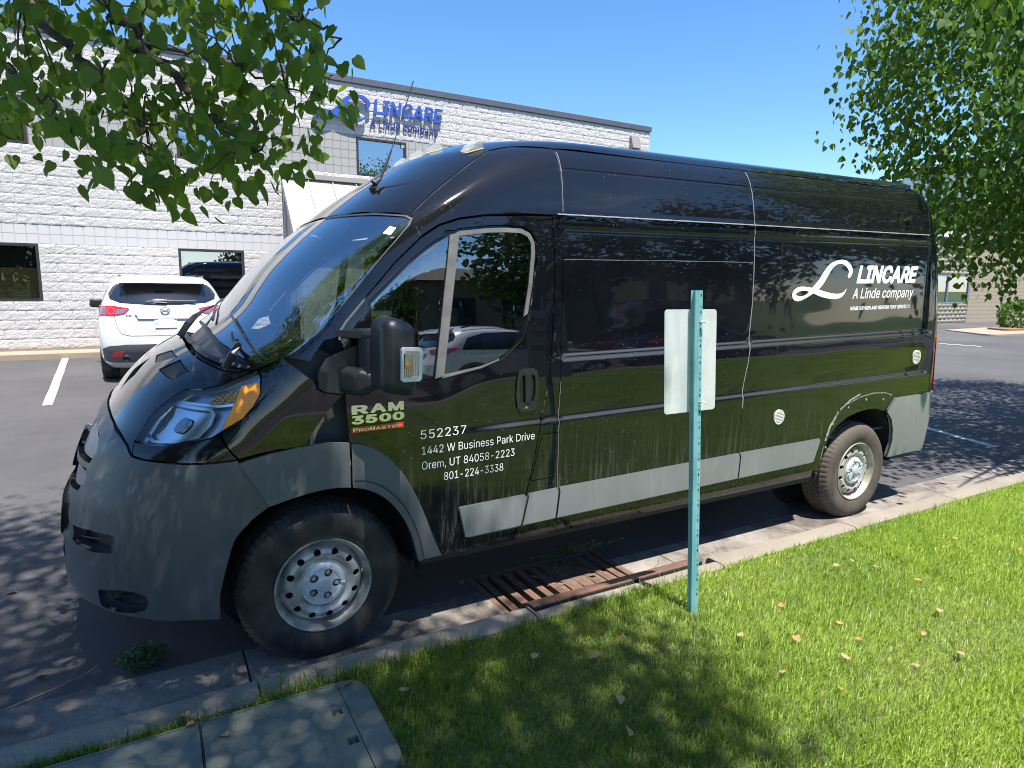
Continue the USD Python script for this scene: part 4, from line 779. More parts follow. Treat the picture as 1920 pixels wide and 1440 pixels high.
# body sides behind the doors
SILLZ = 0.385
rr = np.concatenate([np.arange(0.99, 1.045, 0.006), np.arange(1.308, 1.376, 0.006), np.arange(1.995, 2.035, 0.005), np.arange(2.08, 2.106, 0.005), np.arange(2.318, 2.352, 0.005)])
archR = Polygon(RARCH+[(4.395, 0.2), (3.56, 0.2)])
BUMPR = Polygon([(4.395, 0.845), (4.300, 0.745), (4.37, 0.68), (4.406, 0.60), (4.424, 0.50), (4.395, 0.365), (5.2, 0.365), (5.2, 0.845)])
def side_rect(x0a, x0b, x1a, x1b, z0, z1): return Polygon([(x0a, z0), (x1a, z0), (x1b, z1), (x0b, z1)])
S2 = [(1.262, SILLZ), (1.262, 0.95), (1.270, 1.20), (1.292, 1.55), (1.295, 2.094)]
S3 = [(2.688, SILLZ), (2.688, 0.93), (2.690, 1.04), (2.722, 1.22), (2.736, 1.34), (2.756, 1.60), (2.754, 2.094)]
S4 = [(4.70, 0.845), (4.74, 1.30), (4.745, 2.094)]
PILL = Polygon([(0.998, SILLZ)]+[(1.024, 0.457), (1.068, 0.631), (1.115, 0.832), (1.150, 1.011), (1.183, 1.127), (1.200, 1.212), (1.221, 1.417), (1.232, 1.57), (1.237, 1.70), (1.237, 1.85), (1.232, 2.0), (1.225, 2.090)]+[(1.295, 2.094)]+S2[::-1][1:]).difference(FLAP)
C1 = Polygon(S2+S3[::-1]); C2 = Polygon(S3+[(5.02, 2.094), (5.02, 0.845), (4.395, 0.845), (4.395, SILLZ)]).difference(archR).difference(BUMPR)
TOPZ = 2.445
cabside = Polygon([(0.470, 2.060), (0.569, 2.147), (0.73, 2.269), (0.882, 2.376), (0.960, 2.42), (1.06, TOPZ), (1.295, TOPZ), (1.295, 2.098), (1.225, 2.092), (1.06, 2.089), (0.837, 2.076), (0.697, 2.054), (0.594, 2.020), (0.5, 1.962)])
UP1 = side_rect(1.295, 1.300, 2.754, 2.742, 2.098, TOPZ); UP2 = side_rect(2.754, 2.742, 5.05, 5.0, 2.098, TOPZ)
for mir in (False, True):
    put('pillar_panel', panel(PILL, 'side', h=0.03, gap=0.002, mirror=mir), black, van)
    put('side_panel', panel(C1, 'side', h=0.03, rows=rr, gap=0.002, mirror=mir), black, van)
    put('side_panel', panel(C2, 'side', h=0.03, rows=rr, gap=0.002, mirror=mir), black, van)
    put('upper_side_panel', panel(UP1, 'side', h=0.03, rows=rr, gap=0.002, mirror=mir), black, van)
    put('upper_side_panel', panel(UP2, 'side', h=0.03, rows=rr, gap=0.002, mirror=mir), black, van)
    put('cab_roof_side', panel(cabside, 'side', h=0.02, gap=0.002, mirror=mir), black, van)
    put('seam', ribbon([(1.2965, 2.100), (1.299, 2.30), (1.30, TOPZ-0.004)], 'side', 0.005, -0.004, mirror=mir), plastic_m, van)
# side mouldings on the flanks, dusty seam sealer
sealer = pm('seam_sealer', (0.20, 0.20, 0.205), 0.6, var=0.3, scale=30)
put('seam_sealer', ribbon(S3[1:], 'side', 0.007, 0.0012), sealer, van)
put('seam_sealer', ribbon([(2.752, 2.100), (2.742, TOPZ-0.01)], 'side', 0.006, 0.0012), sealer, van)
put('seam_sealer', ribbon([(1.296, 2.11), (1.301, 2.25), (1.304, TOPZ-0.02)], 'side', 0.0035, 0.0012), sealer, van)
put('seam_sealer', ribbon([(1.255, 2.0945), (2.2, 2.0955), (3.4, 2.0955), (4.72, 2.0950)], 'side', 0.0042, 0.007), sealer, van)
put('seam_sealer', ribbon([(1.300, 1.865), (2.0, 1.868), (2.744, 1.866)], 'side', 0.0022, 0.0008), sealer, van)
put('seam_sealer', ribbon([(1.276, 1.22), (1.262, 0.96), (1.262, 0.70), (1.270, 0.50)], 'side', 0.0025, 0.0008), sealer, van)
put('panel_crease', ribbon([(3.02, 2.00), (3.005, 1.40), (2.99, 1.05)], 'side', 0.004, 0.0006), plastic_m, van)
put('panel_crease', ribbon([(4.742, 2.30), (4.742, 1.42)], 'side', 0.006, 0.0006), plastic_m, van)
# flank cladding strips
def clad_off(z0, z1, d=0.020):
    return lambda p: d*np.clip(np.minimum((p[:, 1]-z0)/0.012, (z1-p[:, 1])/0.016), 0.15, 1)**0.5
CL = [Polygon([(0.667, 0.627), (1.062, 0.630), (1.028, 0.452), (0.735, 0.452), (0.706, 0.463)]).buffer(-0.012).buffer(0.012), Polygon([(1.076, 0.631), (1.262, 0.633), (1.250, 0.456), (1.040, 0.452)]), Polygon([(1.276, 0.634), (2.680, 0.634), (2.680, 0.457), (1.262, 0.455)]), Polygon([(2.692, 0.634), (3.506, 0.630), (3.452, 0.459), (2.692, 0.457)])]
for c in CL: add_pair('cladding_strip', c, 'side', clad, h=0.03, hz=0.008, off=clad_off(0.455, 0.632), flange=0.02)
# sill and undertray
for mir in (False, True):
    put('sill', panel(Polygon([(0.60, 0.40), (0.60, 0.375), (3.50, 0.335), (3.50, 0.40)]), 'side', h=0.05, off=-0.006, flange=0.05, mirror=mir), black, van)
put('underbody_light_block', cat(box((0.45, 0.10, 0.33), (3.58, 1.95, 0.36)), box((-0.75, 0.30, 0.25), (-0.43, 1.75, 0.28)), box((4.42, 0.12, 0.36), (4.9, 1.93, 0.40)), box((-0.5, 0.45, 0.40), (0.5, 1.60, 0.43)), box((3.5, 0.42, 0.42), (4.5, 1.63, 0.45))), plastic_m, van, smooth=False)  # unseen dark plates placed to keep light out below the floor
# front wheel-arch trim and rear corner bumper
arch_f = Polygon(ARCHO_F+ARCHI_F+[(-0.228, 0.797)])
def arch_off(p):
    d = np.hypot(p[:, 0], p[:, 1]-0.36); return 0.014+0.010*sst(d, 0.50, 0.455)
def smooth_line(p, n=40):
    from scipy.interpolate import CubicSpline
    p = np.array(p, float); t = np.r_[0, np.cumsum(np.linalg.norm(np.diff(p, axis=0), axis=1))]; return [tuple(q) for q in CubicSpline(t, p)(np.linspace(0, t[-1], n))]
AO, AI = smooth_line(ARCHO_F), smooth_line(ARCHI_F[::-1])
full = Polygon(AO+AI[::-1]).buffer(0)
for k in (full.intersection(sbox(-2, 0, 0.124, 2)), full.intersection(sbox(0.133, 0, 2, 2))): add_pair('wheel_arch_trim', k if not hasattr(k, 'geoms') else max(k.geoms, key=lambda g: g.area), 'side', arch_m, h=0.012, off=arch_off, flange=0.024)
mid_l = smooth_line([(0.14, 0.852), (0.245, 0.822), (0.345, 0.735), (0.430, 0.585), (0.470, 0.45), (0.484, 0.39)]); add_pair('arch_groove', LineString(mid_l).buffer(0.0035, cap_style=2), 'side', plastic_m, h=0.01, off=lambda p: arch_off(p)+0.001, flange=0)
k_ = Polygon([(-0.341, 1.003)]+ARCHO_F[1:5]+[(0.124, 1.031), (0.124, 0.824)]+ARCHI_F[5:]); k2 = Polygon([(0.134, 1.029)]+ARCHO_F[5:]+ARCHI_F[:5]+[(0.134, 0.822)])
add_pair('rear_bumper', BUMPR.intersection(sbox(4.2, 0.3, 5.015, 0.845)), 'side', clad, h=0.025, off=0.014, flange=0.03)
resid = pm('adhesive_residue', (0.50, 0.49, 0.46), 0.8, color2=(0.05, 0.05, 0.05), scale=30, detail=6)
put('adhesive_residue', ribbon([(3.585, 0.60), (3.62, 0.70), (3.70, 0.805)], 'side', 0.022, 0.002), resid, van, label='pale glue left where the rear arch trim came off')
put('adhesive_residue', ribbon([(3.72, 0.818), (3.83, 0.878), (3.95, 0.915)], 'side', 0.013, 0.002), resid, van)
put('adhesive_residue', ribbon([(3.80, 0.852), (3.95, 0.892), (4.12, 0.907), (4.27, 0.895), (4.36, 0.868)], 'side', 0.006, 0.002), resid, van)
put('adhesive_residue', ribbon([(3.56, 0.47), (3.575, 0.56)], 'side', 0.008, 0.002), resid, van)
for (x, z) in ((3.655, 0.72), (3.82, 0.825), (4.03, 0.865), (4.25, 0.845), (3.60, 0.55)): put('clip_hole', panel(Point(x, z).buffer(0.008), 'side', h=0.008, off=0.003, flange=0.003), resid, van)
# wheel wells
for cx in (0.0, 4.0):
    for sgn in (0, 1):
        w = lathe([(0.470, 0.03), (0.470, 0.46)], 40, 'y', (math.radians(-8), math.radians(188))); b = lathe([(0.475, 0.46), (0.02, 0.46)], 40, 'y', (0, 2*np.pi))
        v = xf(cat(w, b), (cx, 0.0, 0.385)); V = v[0].copy(); V = rake(V)
        if sgn: V = V*[1, -1, 1]+[0, 2*YC, 0]
        put('wheel_well', (V, v[1]), dark, van, smooth=50)
# ---- nose: (u, z)
HOODL = [(0.866, 1.038), (0.779, 1.075), (0.652, 1.106), (0.473, 1.140), (0.309, 1.162), (0.15, 1.172), (0.0, 1.175)]
HLTOP = [(0.804, 1.094), (0.784, 1.181), (0.797, 1.224), (0.834, 1.269), (0.883, 1.302)]
HSEAM = [(0.987, 1.305), (1.075, 1.321), (1.153, 1.357), (1.202, 1.386)]
HREAR = [(1.085, 1.374), (0.984, 1.381), (0.835, 1.403), (0.680, 1.423), (0.484, 1.446), (0.276, 1.466), (0.1, 1.474), (0.0, 1.475)]
half = [(0.0, 1.175)]+HOODL[::-1][1:]+HLTOP+HSEAM+HREAR
def mirror_u(poly): return affinity.scale(poly, -1, 1, origin=(0, 0))
hood = Polygon(half).union(mirror_u(Polygon(half))).buffer(0.0005)
VENT = Polygon([(0.480, 1.362), (0.560, 1.406), (0.770, 1.366), (0.715, 1.334)]); VENT2 = Polygon([(0.20, 1.400), (0.29, 1.428), (0.478, 1.414), (0.33, 1.380)])
vents = [VENT, mirror_u(VENT), VENT2, mirror_u(VENT2)]
hd_ = put('hood', panel(hood.difference(unary_union(vents)), 'u', h=0.03, hz=0.014, gap=0.003), black, van)
for v in vents:
    gset = []
    x0, z0, x1, z1 = v.bounds
    gr = put('hood_vent', panel(v, 'u', h=0.03, off=-0.016, flange=0), dark, hd_)
    sgn = 1 if v.centroid.x > 0 else -1
    A, B, C, D = [np.array(q) for q in (((0.480, 1.362), (0.560, 1.406), (0.770, 1.366), (0.715, 1.334)) if abs(v.centroid.x) > 0.5 else ((0.20, 1.400), (0.29, 1.428), (0.478, 1.414), (0.33, 1.380)))]
    for i in range(13):
        t = (i+0.5)/13; p = A+(D-A)*t; q = B+(C-B)*t
        put('vent_slat', panel(LineString([p*[sgn, 1], q*[sgn, 1]]).buffer(0.0036, cap_style=2), 'u', h=0.01, off=-0.004, flange=0.010), plastic, hd_)
put('hood_crease', ribbon([(0.63, 1.432), (0.74, 1.395), (0.80, 1.372)], 'u', 0.006, 0.0006), plastic_m, hd_)
# headlamps
HL = Polygon(HLTOP+HSEAM[:3]+[(1.204, 1.380), (1.271, 1.351), (1.354, 1.284), (1.381, 1.216), (1.331, 1.155), (1.280, 1.118), (1.167, 1.098), (1.031, 1.090), (0.901, 1.091)]).buffer(0)
AMB = Polygon([(1.295, 1.328), (1.222, 1.314), (1.265, 1.257), (1.288, 1.210), (1.316, 1.150), (1.372, 1.191), (1.373, 1.233), (1.349, 1.286)]); AMI = Polygon([(1.085, 1.250), (1.118, 1.284), (1.218, 1.312), (1.262, 1.256), (1.205, 1.247)])
BOWL = Polygon([(0.875, 1.243), (0.982, 1.236), (1.150, 1.222), (1.190, 1.205), (1.215, 1.165), (1.198, 1.125), (1.085, 1.108), (0.93, 1.106), (0.85, 1.128), (0.845, 1.19)]).buffer(-0.012).buffer(0.012)
for sg_ in (1, -1):
    f = (lambda p: p) if sg_ == 1 else mirror_u
    hl = put('headlight', panel(f(HL.difference(AMB.buffer(0.004))), 'u', h=0.03, hz=0.012, off=0.001, flange=0.006, gap=0.002), lens, van)
    put('housing', panel(f(HL), 'u', h=0.04, off=-0.055, flange=-0.05), lamp_bezel, hl)
    bw = f(BOWL); c = bw.centroid
    put('reflector', panel(bw, 'u', h=0.02, hz=0.012, off=lambda p, c=c: -0.050+0.040*np.clip(((p[:, 0]-c.x)/0.17)**2*0.5+((p[:, 1]-c.y)/0.068)**2*0.5, 0, 1), flange=0), refl_m, hl)
    put('reflector_rim', panel(bw.buffer(0.010).difference(bw), 'u', h=0.012, off=-0.006, flange=0.012), silver_p, hl)
    put('bulb_shade', panel(affinity.translate(Point(0, 0).buffer(0.03), c.x, c.y), 'u', h=0.01, off=-0.020, flange=0.03), lamp_bezel, hl)
    put('amber_indicator', panel(f(AMB.buffer(0.004)), 'u', h=0.02, off=0.0008, flange=0.02), amber, hl)
    put('indicator_facets', panel(f(AMI), 'u', h=0.02, off=-0.016, flange=0.01), amber_c, hl)
    put('lamp_blade', panel(f(Polygon([(0.88, 1.252), (1.19, 1.236), (1.262, 1.240), (1.262, 1.250), (1.19, 1.246), (0.89, 1.262)])), 'u', h=0.01, off=-0.005, flange=0.01), silver_p, hl)
    # strip under the lamp
    ST = Polygon([(0.864, 1.040), (0.957, 1.031), (1.067, 1.026), (1.228, 1.017), (1.367, 1.014), (1.478, 1.018), (1.42, 1.06), (1.322, 1.120), (1.280, 1.112), (1.167, 1.094), (1.031, 1.086), (0.901, 1.087), (0.808, 1.090)])
    put('lamp_strip', panel(f(ST), 'u', h=0.02, gap=0.002), black, van)
    # front wing
    WING = Polygon([(1.325, 1.125), (1.335, 1.155), (1.386, 1.216), (1.360, 1.284), (1.275, 1.354), (1.208, 1.384), (1.236, 1.396), (1.243, 1.436), (1.36, 1.402), (1.45, 1.372), (1.552, 1.329), (1.589, 1.288), (1.642, 1.268), (1.738, 1.254), (1.735, 1.030), (1.62, 1.040), (1.545, 1.030), (1.484, 1.018)])
    put('front_wing', panel(f(WING), 'u', h=0.022, gap=0.0022), black, van)
    SAIL = Polygon([(1.728, 1.462), (1.708, 1.500), (1.66, 1.512), (1.60, 1.495), (1.53, 1.44), (1.500, 1.418), (1.559, 1.332), (1.594, 1.292), (1.642, 1.272), (1.736, 1.258)])
    put('mirror_base', panel(f(SAIL), 'u', h=0.022, off=0.004, flange=0.02), plastic, van)
    # screen pillar, from the wing to the roof
    AP = Polygon([(1.243, 1.440), (1.300, 1.437), (1.318, 1.487), (1.330, 1.586), (1.334, 1.684), (1.332, 1.784), (1.305, 1.86), (1.280, 1.930), (1.243, 2.019), (1.200, 2.047), (1.145, 2.062)]) if False else None
# the screen pillar in side view
PIL = Polygon([(-0.150, 1.442), (-0.10, 1.448), (-0.045, 1.482), (0.071, 1.588), (0.155, 1.684), (0.246, 1.786), (0.38, 1.932), (0.460, 2.015), (0.480, 2.045), (0.468, 2.056), (0.5, 1.962), (0.487, 1.952), (0.362, 1.841), (0.240, 1.706), (0.132, 1.583), (0.100, 1.540), (0.095, 1.505), (0.030, 1.480), (-0.02, 1.428), (-0.02, 1.400), (-0.10, 1.425)])
PILL2 = Polygon([(-0.150, 1.440), (-0.098, 1.448), (-0.043, 1.484), (0.073, 1.590), (0.157, 1.686), (0.248, 1.788), (0.382, 1.934), (0.462, 2.017), (0.482, 2.040), (0.474, 2.060), (0.498, 1.958), (0.487, 1.950), (0.362, 1.838), (0.240, 1.703), (0.130, 1.580), (0.100, 1.538), (0.093, 1.512), (0.035, 1.500), (-0.012, 1.440), (-0.030, 1.412)]).buffer(0)
for mir in (False, True): put('screen_pillar', panel(PILL2, 'side', h=0.015, mirror=mir, flange=0.02), black, van)
# windscreen, black edge, scuttle
WSB = [(1.212, 1.407), (1.127, 1.418), (1.022, 1.430), (0.782, 1.472), (0.532, 1.505), (0.301, 1.530), (0.15, 1.538), (0.0, 1.540)]
WSR = [(1.281, 1.440), (1.308, 1.487), (1.318, 1.586), (1.320, 1.684), (1.314, 1.784), (1.290, 1.86), (1.266, 1.930), (1.225, 2.012), (1.188, 2.042), (1.109, 2.058), (0.826, 2.072), (0.501, 2.078), (0.25, 2.081), (0.0, 2.082)]
wsh = Polygon(WSB[::-1]+WSR); WS = wsh.union(mirror_u(wsh)).buffer(0.0005)
ws = put('windscreen', panel(WS, 'u', h=0.05, hz=0.03, off=-0.003, flange=0), glass_ws, van)
inner = WS.buffer(-0.030); inner = inner.difference(sbox(-2, 1.3, 2, 1.475)).buffer(-0.03).buffer(0.03)
put('screen_edge', panel(WS.difference(inner), 'u', h=0.025, off=-0.006, flange=0), frit, ws)
put('screen_seal', ribbon(WSR[:-1], 'u', 0.007, 0.0015, h=0.012), plastic_m, ws); put('screen_seal', panel(mirror_u(LineString(WSR).buffer(0.0035, cap_style=2)), 'u', h=0.012, off=0.0015, flange=0), plastic_m, ws)
put('inspection_sticker', panel(Polygon([(1.085, 2.010), (1.15, 2.002), (1.172, 1.968), (1.10, 1.976)]), 'u', h=0.02, off=-0.002, flange=0), white_vinyl, ws)
put('toll_tag', panel(affinity.rotate(affinity.scale(Point(0.70, 2.0).buffer(0.03), 1.7, 0.8), -20), 'u', h=0.02, off=-0.008, flange=0), pale_int, ws)
SCU = Polygon([(0, 1.478)]+[(u, z+0.004) for u, z in HREAR[::-1][1:]]+[(1.196, 1.390)]+WSB); SC = SCU.union(mirror_u(SCU)).buffer(0)
put('scuttle', panel(SC, 'u', h=0.04, hz=0.012, off=lambda p: -0.030-0.022*np.sin(np.clip((p[:, 1]-1.39)/0.15, 0, 1)*np.pi), flange=-0.03), plastic, van)
put('scuttle_ridge', panel(LineString([(1.10, 1.402), (0.85, 1.428), (0.6, 1.452), (0.3, 1.478), (0, 1.484), (-0.3, 1.478), (-0.6, 1.452), (-0.85, 1.428), (-1.1, 1.402)]).buffer(0.006, cap_style=2), 'u', h=0.012, off=-0.022, flange=0.02), plastic_m, van)
# wipers
def up(u, z, off): P, N = surf(np.array([[u, z]]), 'u', off); return rake(P)[0]
for (u0, z0, u1, z1, ub0, zb0, ub1, zb1) in ((0.985, 1.392, 0.71, 1.512, 1.16, 1.425, 0.42, 1.585), (0.02, 1.470, -0.30, 1.600, 0.22, 1.555, -0.55, 1.640)):
    arm = [up(u0, z0, 0.0), up(u0, z0+0.035, 0.035), up(u0-0.02, z0+0.060, 0.045), up((u0+u1)/2, (z0+z1)/2+0.025, 0.035), up(u1, z1, 0.018)]
    w = put('wiper', tube(arm, [0.017, 0.019, 0.014, 0.008, 0.006], 8), plastic, van)
    put('blade', tube([up(ub0+(ub1-ub0)*t, zb0+(zb1-zb0)*t+0.012*math.sin(t*3.1), 0.012) for t in np.linspace(0, 1, 9)], 0.0065, 6), plastic, w)
# bumper
BCUT = [(1.478, 1.013), (1.564, 0.910), (1.645, 0.797)]
BARCH = [(1.578, 0.747), (1.541, 0.676), (1.515, 0.562), (1.488, 0.444), (1.466, 0.329)]
bh = Polygon([(0.0, 1.170)]+[(u, z-0.005) for u, z in HOODL[::-1][1:]]+[(0.957, 1.024), (1.067, 1.019), (1.228, 1.010), (1.367, 1.008)]+BCUT+BARCH+[(1.459, 0.318), (1.281, 0.346), (1.138, 0.368), (0.974, 0.385), (0.775, 0.400), (0.5, 0.41), (0.0, 0.41)])
FOG = Polygon([(0.44, 0.690), (0.468, 0.694), (0.676, 0.715), (0.853, 0.720), (0.905, 0.714), (0.895, 0.640), (0.745, 0.628), (0.553, 0.624), (0.44, 0.628)]).buffer(-0.01).buffer(0.01)
LOW = Polygon([(0.80, 0.478), (0.938, 0.494), (1.049, 0.494), (1.130, 0.476), (1.146, 0.445), (1.115, 0.410), (1.045, 0.397), (0.93, 0.392), (0.81, 0.405)]).buffer(-0.012).buffer(0.012)
GRU = Polygon([(0, 1.105), (0.25, 1.10), (0.45, 1.075), (0.56, 1.02), (0.50, 0.965), (0.25, 0.955), (0, 0.952)]); GRL = Polygon([(0, 0.930), (0.25, 0.932), (0.48, 0.94), (0.53, 0.905), (0.44, 0.84), (0.2, 0.81), (0, 0.805)])
LIC = Polygon([(0, 0.60), (0.34, 0.60), (0.36, 0.52), (0, 0.51)])
holes = [FOG, LOW, GRU, GRL, LIC]
bh2 = bh.difference(unary_union(holes)); BUMP = bh2.union(mirror_u(bh2)).buffer(0.0006)
def b_off(p):
    u, z = np.abs(p[:, 0]), p[:, 1]; ed = sst(u, 1.40, 1.0)
    return 0.006+0.018*sst(z, 0.635, 0.605)*(1-sst(u, 1.15, 1.38))-0.006*np.exp(-((z-0.655)/0.02)**2)*(1-sst(u, 1.2, 1.4))+0.012*np.exp(-((u-0.60)/0.07)**2)*sst(z, 0.78, 0.9)
bp = put('front_bumper', panel(BUMP, 'u', h=0.018, hz=0.012, off=b_off, flange=0.05), bump_m, van)
for sg_ in (1, -1):
    f = (lambda p: p) if sg_ == 1 else mirror_u
    put('fog_recess', panel(f(FOG.buffer(0.008)), 'u', h=0.03, hz=0.015, off=lambda p: -0.065+0.06*sst(np.abs(p[:, 0]), 0.72, 0.90), flange='up'), plastic_m, bp)
    put('lower_recess', panel(f(LOW.buffer(0.006)), 'u', h=0.03, off=-0.07, flange='up'), plastic_m, bp)
    put('recess_bar', panel(f(Polygon([(0.47, 0.640), (0.90, 0.700), (0.90, 0.704), (0.47, 0.645)])), 'u', h=0.02, off=-0.02, flange=0.01), plastic, bp)
    put('recess_bar', panel(f(Polygon([(0.86, 0.412), (1.14, 0.462), (1.14, 0.467), (0.86, 0.418)])), 'u', h=0.02, off=-0.035, flange=0.01), plastic, bp)
for g_ in (GRU, GRL, LIC):
    q = g_.union(mirror_u(g_)).buffer(0.006); put('grille_recess', panel(q, 'u', h=0.04, off=-0.05, flange='up'), dark, bp)
grey_grl = pm('grille_grey', (0.22, 0.225, 0.24), 0.4, metal=0.3)
for (g_, ph) in ((GRU, 0), (GRL, 0)):
    for sg_ in (1, -1):
        f = (lambda p: p) if sg_ == 1 else mirror_u
        q = g_.buffer(-0.018).intersection(sbox(0.09, 0, 2, 2)); put('grille_insert', panel(f(q), 'u', h=0.02, off=-0.012, flange=0.02), grey_grl, bp)
emb = put('grille_emblem', panel(Polygon([(-0.085, 0.99), (-0.05, 1.02), (0.05, 1.02), (0.085, 0.99), (0.09, 0.93), (0.05, 0.865), (0.02, 0.84), (-0.02, 0.84), (-0.05, 0.865), (-0.09, 0.93)]), 'u', h=0.012, off=0.014, flange=0.03), chrome, bp)
put('plate_holder', panel(Polygon([(-0.26, 0.735), (0.26, 0.735), (0.26, 0.60), (-0.26, 0.60)]), 'u', h=0.03, off=0.030, flange=0.025), plastic, bp)
# roof and rear
xs_f = [(0.100, 0.0)]
rl = [(x, side(x, z)-YC) for x, z in ((0.474, 2.066), (0.569, 2.151), (0.73, 2.273), (0.882, 2.380), (0.960, 2.424), (1.06, TOPZ+0.004), (1.295, TOPZ+0.004), (2.0, TOPZ+0.004), (3.0, TOPZ+0.004), (4.0, TOPZ+0.004), (4.60, TOPZ+0.004))]
rl = [(float(x), float(y)) for x, y in rl]
fr_ = [tuple(float(v) for v in (from_u(u, z)[0], from_u(u, z)[1]-YC)) for u, z in [(1.188, 2.048), (1.109, 2.063), (0.826, 2.078), (0.501, 2.085), (0.25, 2.089), (0.02, 2.090)]]
rleft = fr_[::-1]+rl+[(4.72, rl[-1][1]+0.06), (4.76, -0.55), (4.77, 0.0)]
ROOF = Polygon(rleft+[(x, -y) for x, y in rleft[::-1]]).buffer(0)
def roof_off(p):
    x, Y = p[:, 0], np.abs(p[:, 1]); o = -0.010*np.exp(-((Y-(0.905-0.36*(x-0.47)))/0.010)**2)*(1-sst(x, 1.0, 1.12))*0
    for yy in (0.24, 0.62): o = o+0.006*np.exp(-((Y-yy)/0.020)**2)*sst(x, 1.4, 1.6)
    return o+0.005*np.exp(-((p[:, 1]+0.44-0.02*x)/0.016)**2)*sst(x, 0.38, 0.50)*(1-sst(x, 1.0, 1.2))
put('roof', panel(ROOF, 'top', h=0.028, off=roof_off, flange=0.012), black, van)
for mir in (False, True): put('roof_ditch', ribbon([(0.478, 2.061), (0.569, 2.149), (0.73, 2.271), (0.882, 2.378), (0.960, 2.422), (1.05, TOPZ)], 'side', 0.011, -0.006, h=0.008, mirror=mir), plastic_m, van)
def rear_x(z): return float(sec(np.array([z]))[4][0])
zz = np.linspace(0.40, 2.50, 40); rows_ = []
for z in zz:
    y0 = float(side(rear_x(z)-0.03, z)); rows_.append([(rear_x(z)-0.004-0.02*(2*t-1)**4, y0+(2*(YC-y0))*t, z) for t in np.linspace(0, 1, 24)])
V = rake(np.array(rows_).reshape(-1, 3)); i, j = np.meshgrid(np.arange(39), np.arange(23), indexing='ij'); a = i*24+j
put('rear_doors', (V, np.concatenate([np.stack([a, a+1, a+25], -1).reshape(-1, 3), np.stack([a, a+25, a+24], -1).reshape(-1, 3)])), black, van, smooth=True)
for mir in (False, True):
    t_ = put('tail_light', panel(Polygon([(4.955, 0.862), (4.985, 1.50), (5.018, 1.56), (5.018, 0.862)]), 'side', h=0.012, off=0.012, flange=0.02, mirror=mir), tail_red, van)
    put('amber_band', panel(Polygon([(4.965, 1.19), (4.972, 1.30), (5.017, 1.30), (5.017, 1.19)]), 'side', h=0.012, off=0.0145, flange=0.004, mirror=mir), amber, t_)
put('rear_step', box((4.95, 0.16, 0.42), (5.08, 1.89, 0.86), 0.03), clad, van)
# marker lamps and aerial
for Y in (-0.70, -0.30, -0.02, 0.26, 0.68):
    x = 0.93-0.04*(1-abs(Y)) if abs(Y) > 0.5 else 0.86; x = x-0.02
    P, N = surf(np.array([[x, Y]]), 'top'); P = P[0]; n = N[0]; t = np.array([n[2], 0, -n[0]]); t /= np.linalg.norm(t); s = np.cross(n, t)
    pts = []
    for (a, b, c) in ((-0.055, 0.030, 0.0), (-0.055, -0.030, 0.0), (0.045, 0.042, 0.0), (0.045, -0.042, 0.0), (-0.030, 0.024, 0.026), (-0.030, -0.024, 0.026), (0.020, 0.034, 0.042), (0.020, -0.034, 0.042), (0.042, 0.036, 0.036), (0.042, -0.036, 0.036)): pts.append(P+t*a+s*b+n*c)
    V, F = hull(pts); ml = put('marker_light', (rake(V), F), lens_clear, van, smooth=50)
    V, F = hull([P+t*a+s*b+n*c for (a, b, c) in ((-0.035, 0.015, 0.003), (-0.035, -0.015, 0.003), (0.035, 0.025, 0.003), (0.035, -0.025, 0.003), (0.02, 0.02, 0.018), (0.02, -0.02, 0.018))]); put('lamp_core', (rake(V), F), pm('marker_core', (0.42, 0.36, 0.24), 0.5) if Y == -0.70 else UsdShade.Material.Get(stage, '/World/Looks/marker_core'), ml)
    for sgn in (-1, 1):
        put('base_edge', tube([rake((P+t*-0.055+s*0.030*sgn+n*0.002)[None])[0], rake((P+t*0.045+s*0.042*sgn+n*0.002)[None])[0]], 0.003, 6), pm('gasket_tan', (0.45, 0.36, 0.20), 0.7) if (Y == -0.70 and sgn == -1) else UsdShade.Material.Get(stage, '/World/Looks/gasket_tan'), ml)
P, N = surf(np.array([[0.435, -0.50]]), 'top'); P = rake(P)[0]; n = N[0]
ant = put('aerial', cat(tube([P, P+n*0.012, P+n*0.03+[0.01, 0, 0.004], P+[0.03, 0, 0.055]], [0.030, 0.029, 0.021, 0.008], 12), tube([P+[0.025, 0, 0.045], P+[0.075, 0.0, 0.16], P+[0.09, 0, 0.20]], [0.008, 0.006, 0.005], 8)), plastic_m, van)
put('rod', tube([P+[0.09, 0, 0.20], P+[0.15, 0.01, 0.36], P+[0.225, 0.02, 0.57]], [0.0030, 0.0026, 0.0035], 6), plastic_m, ant)
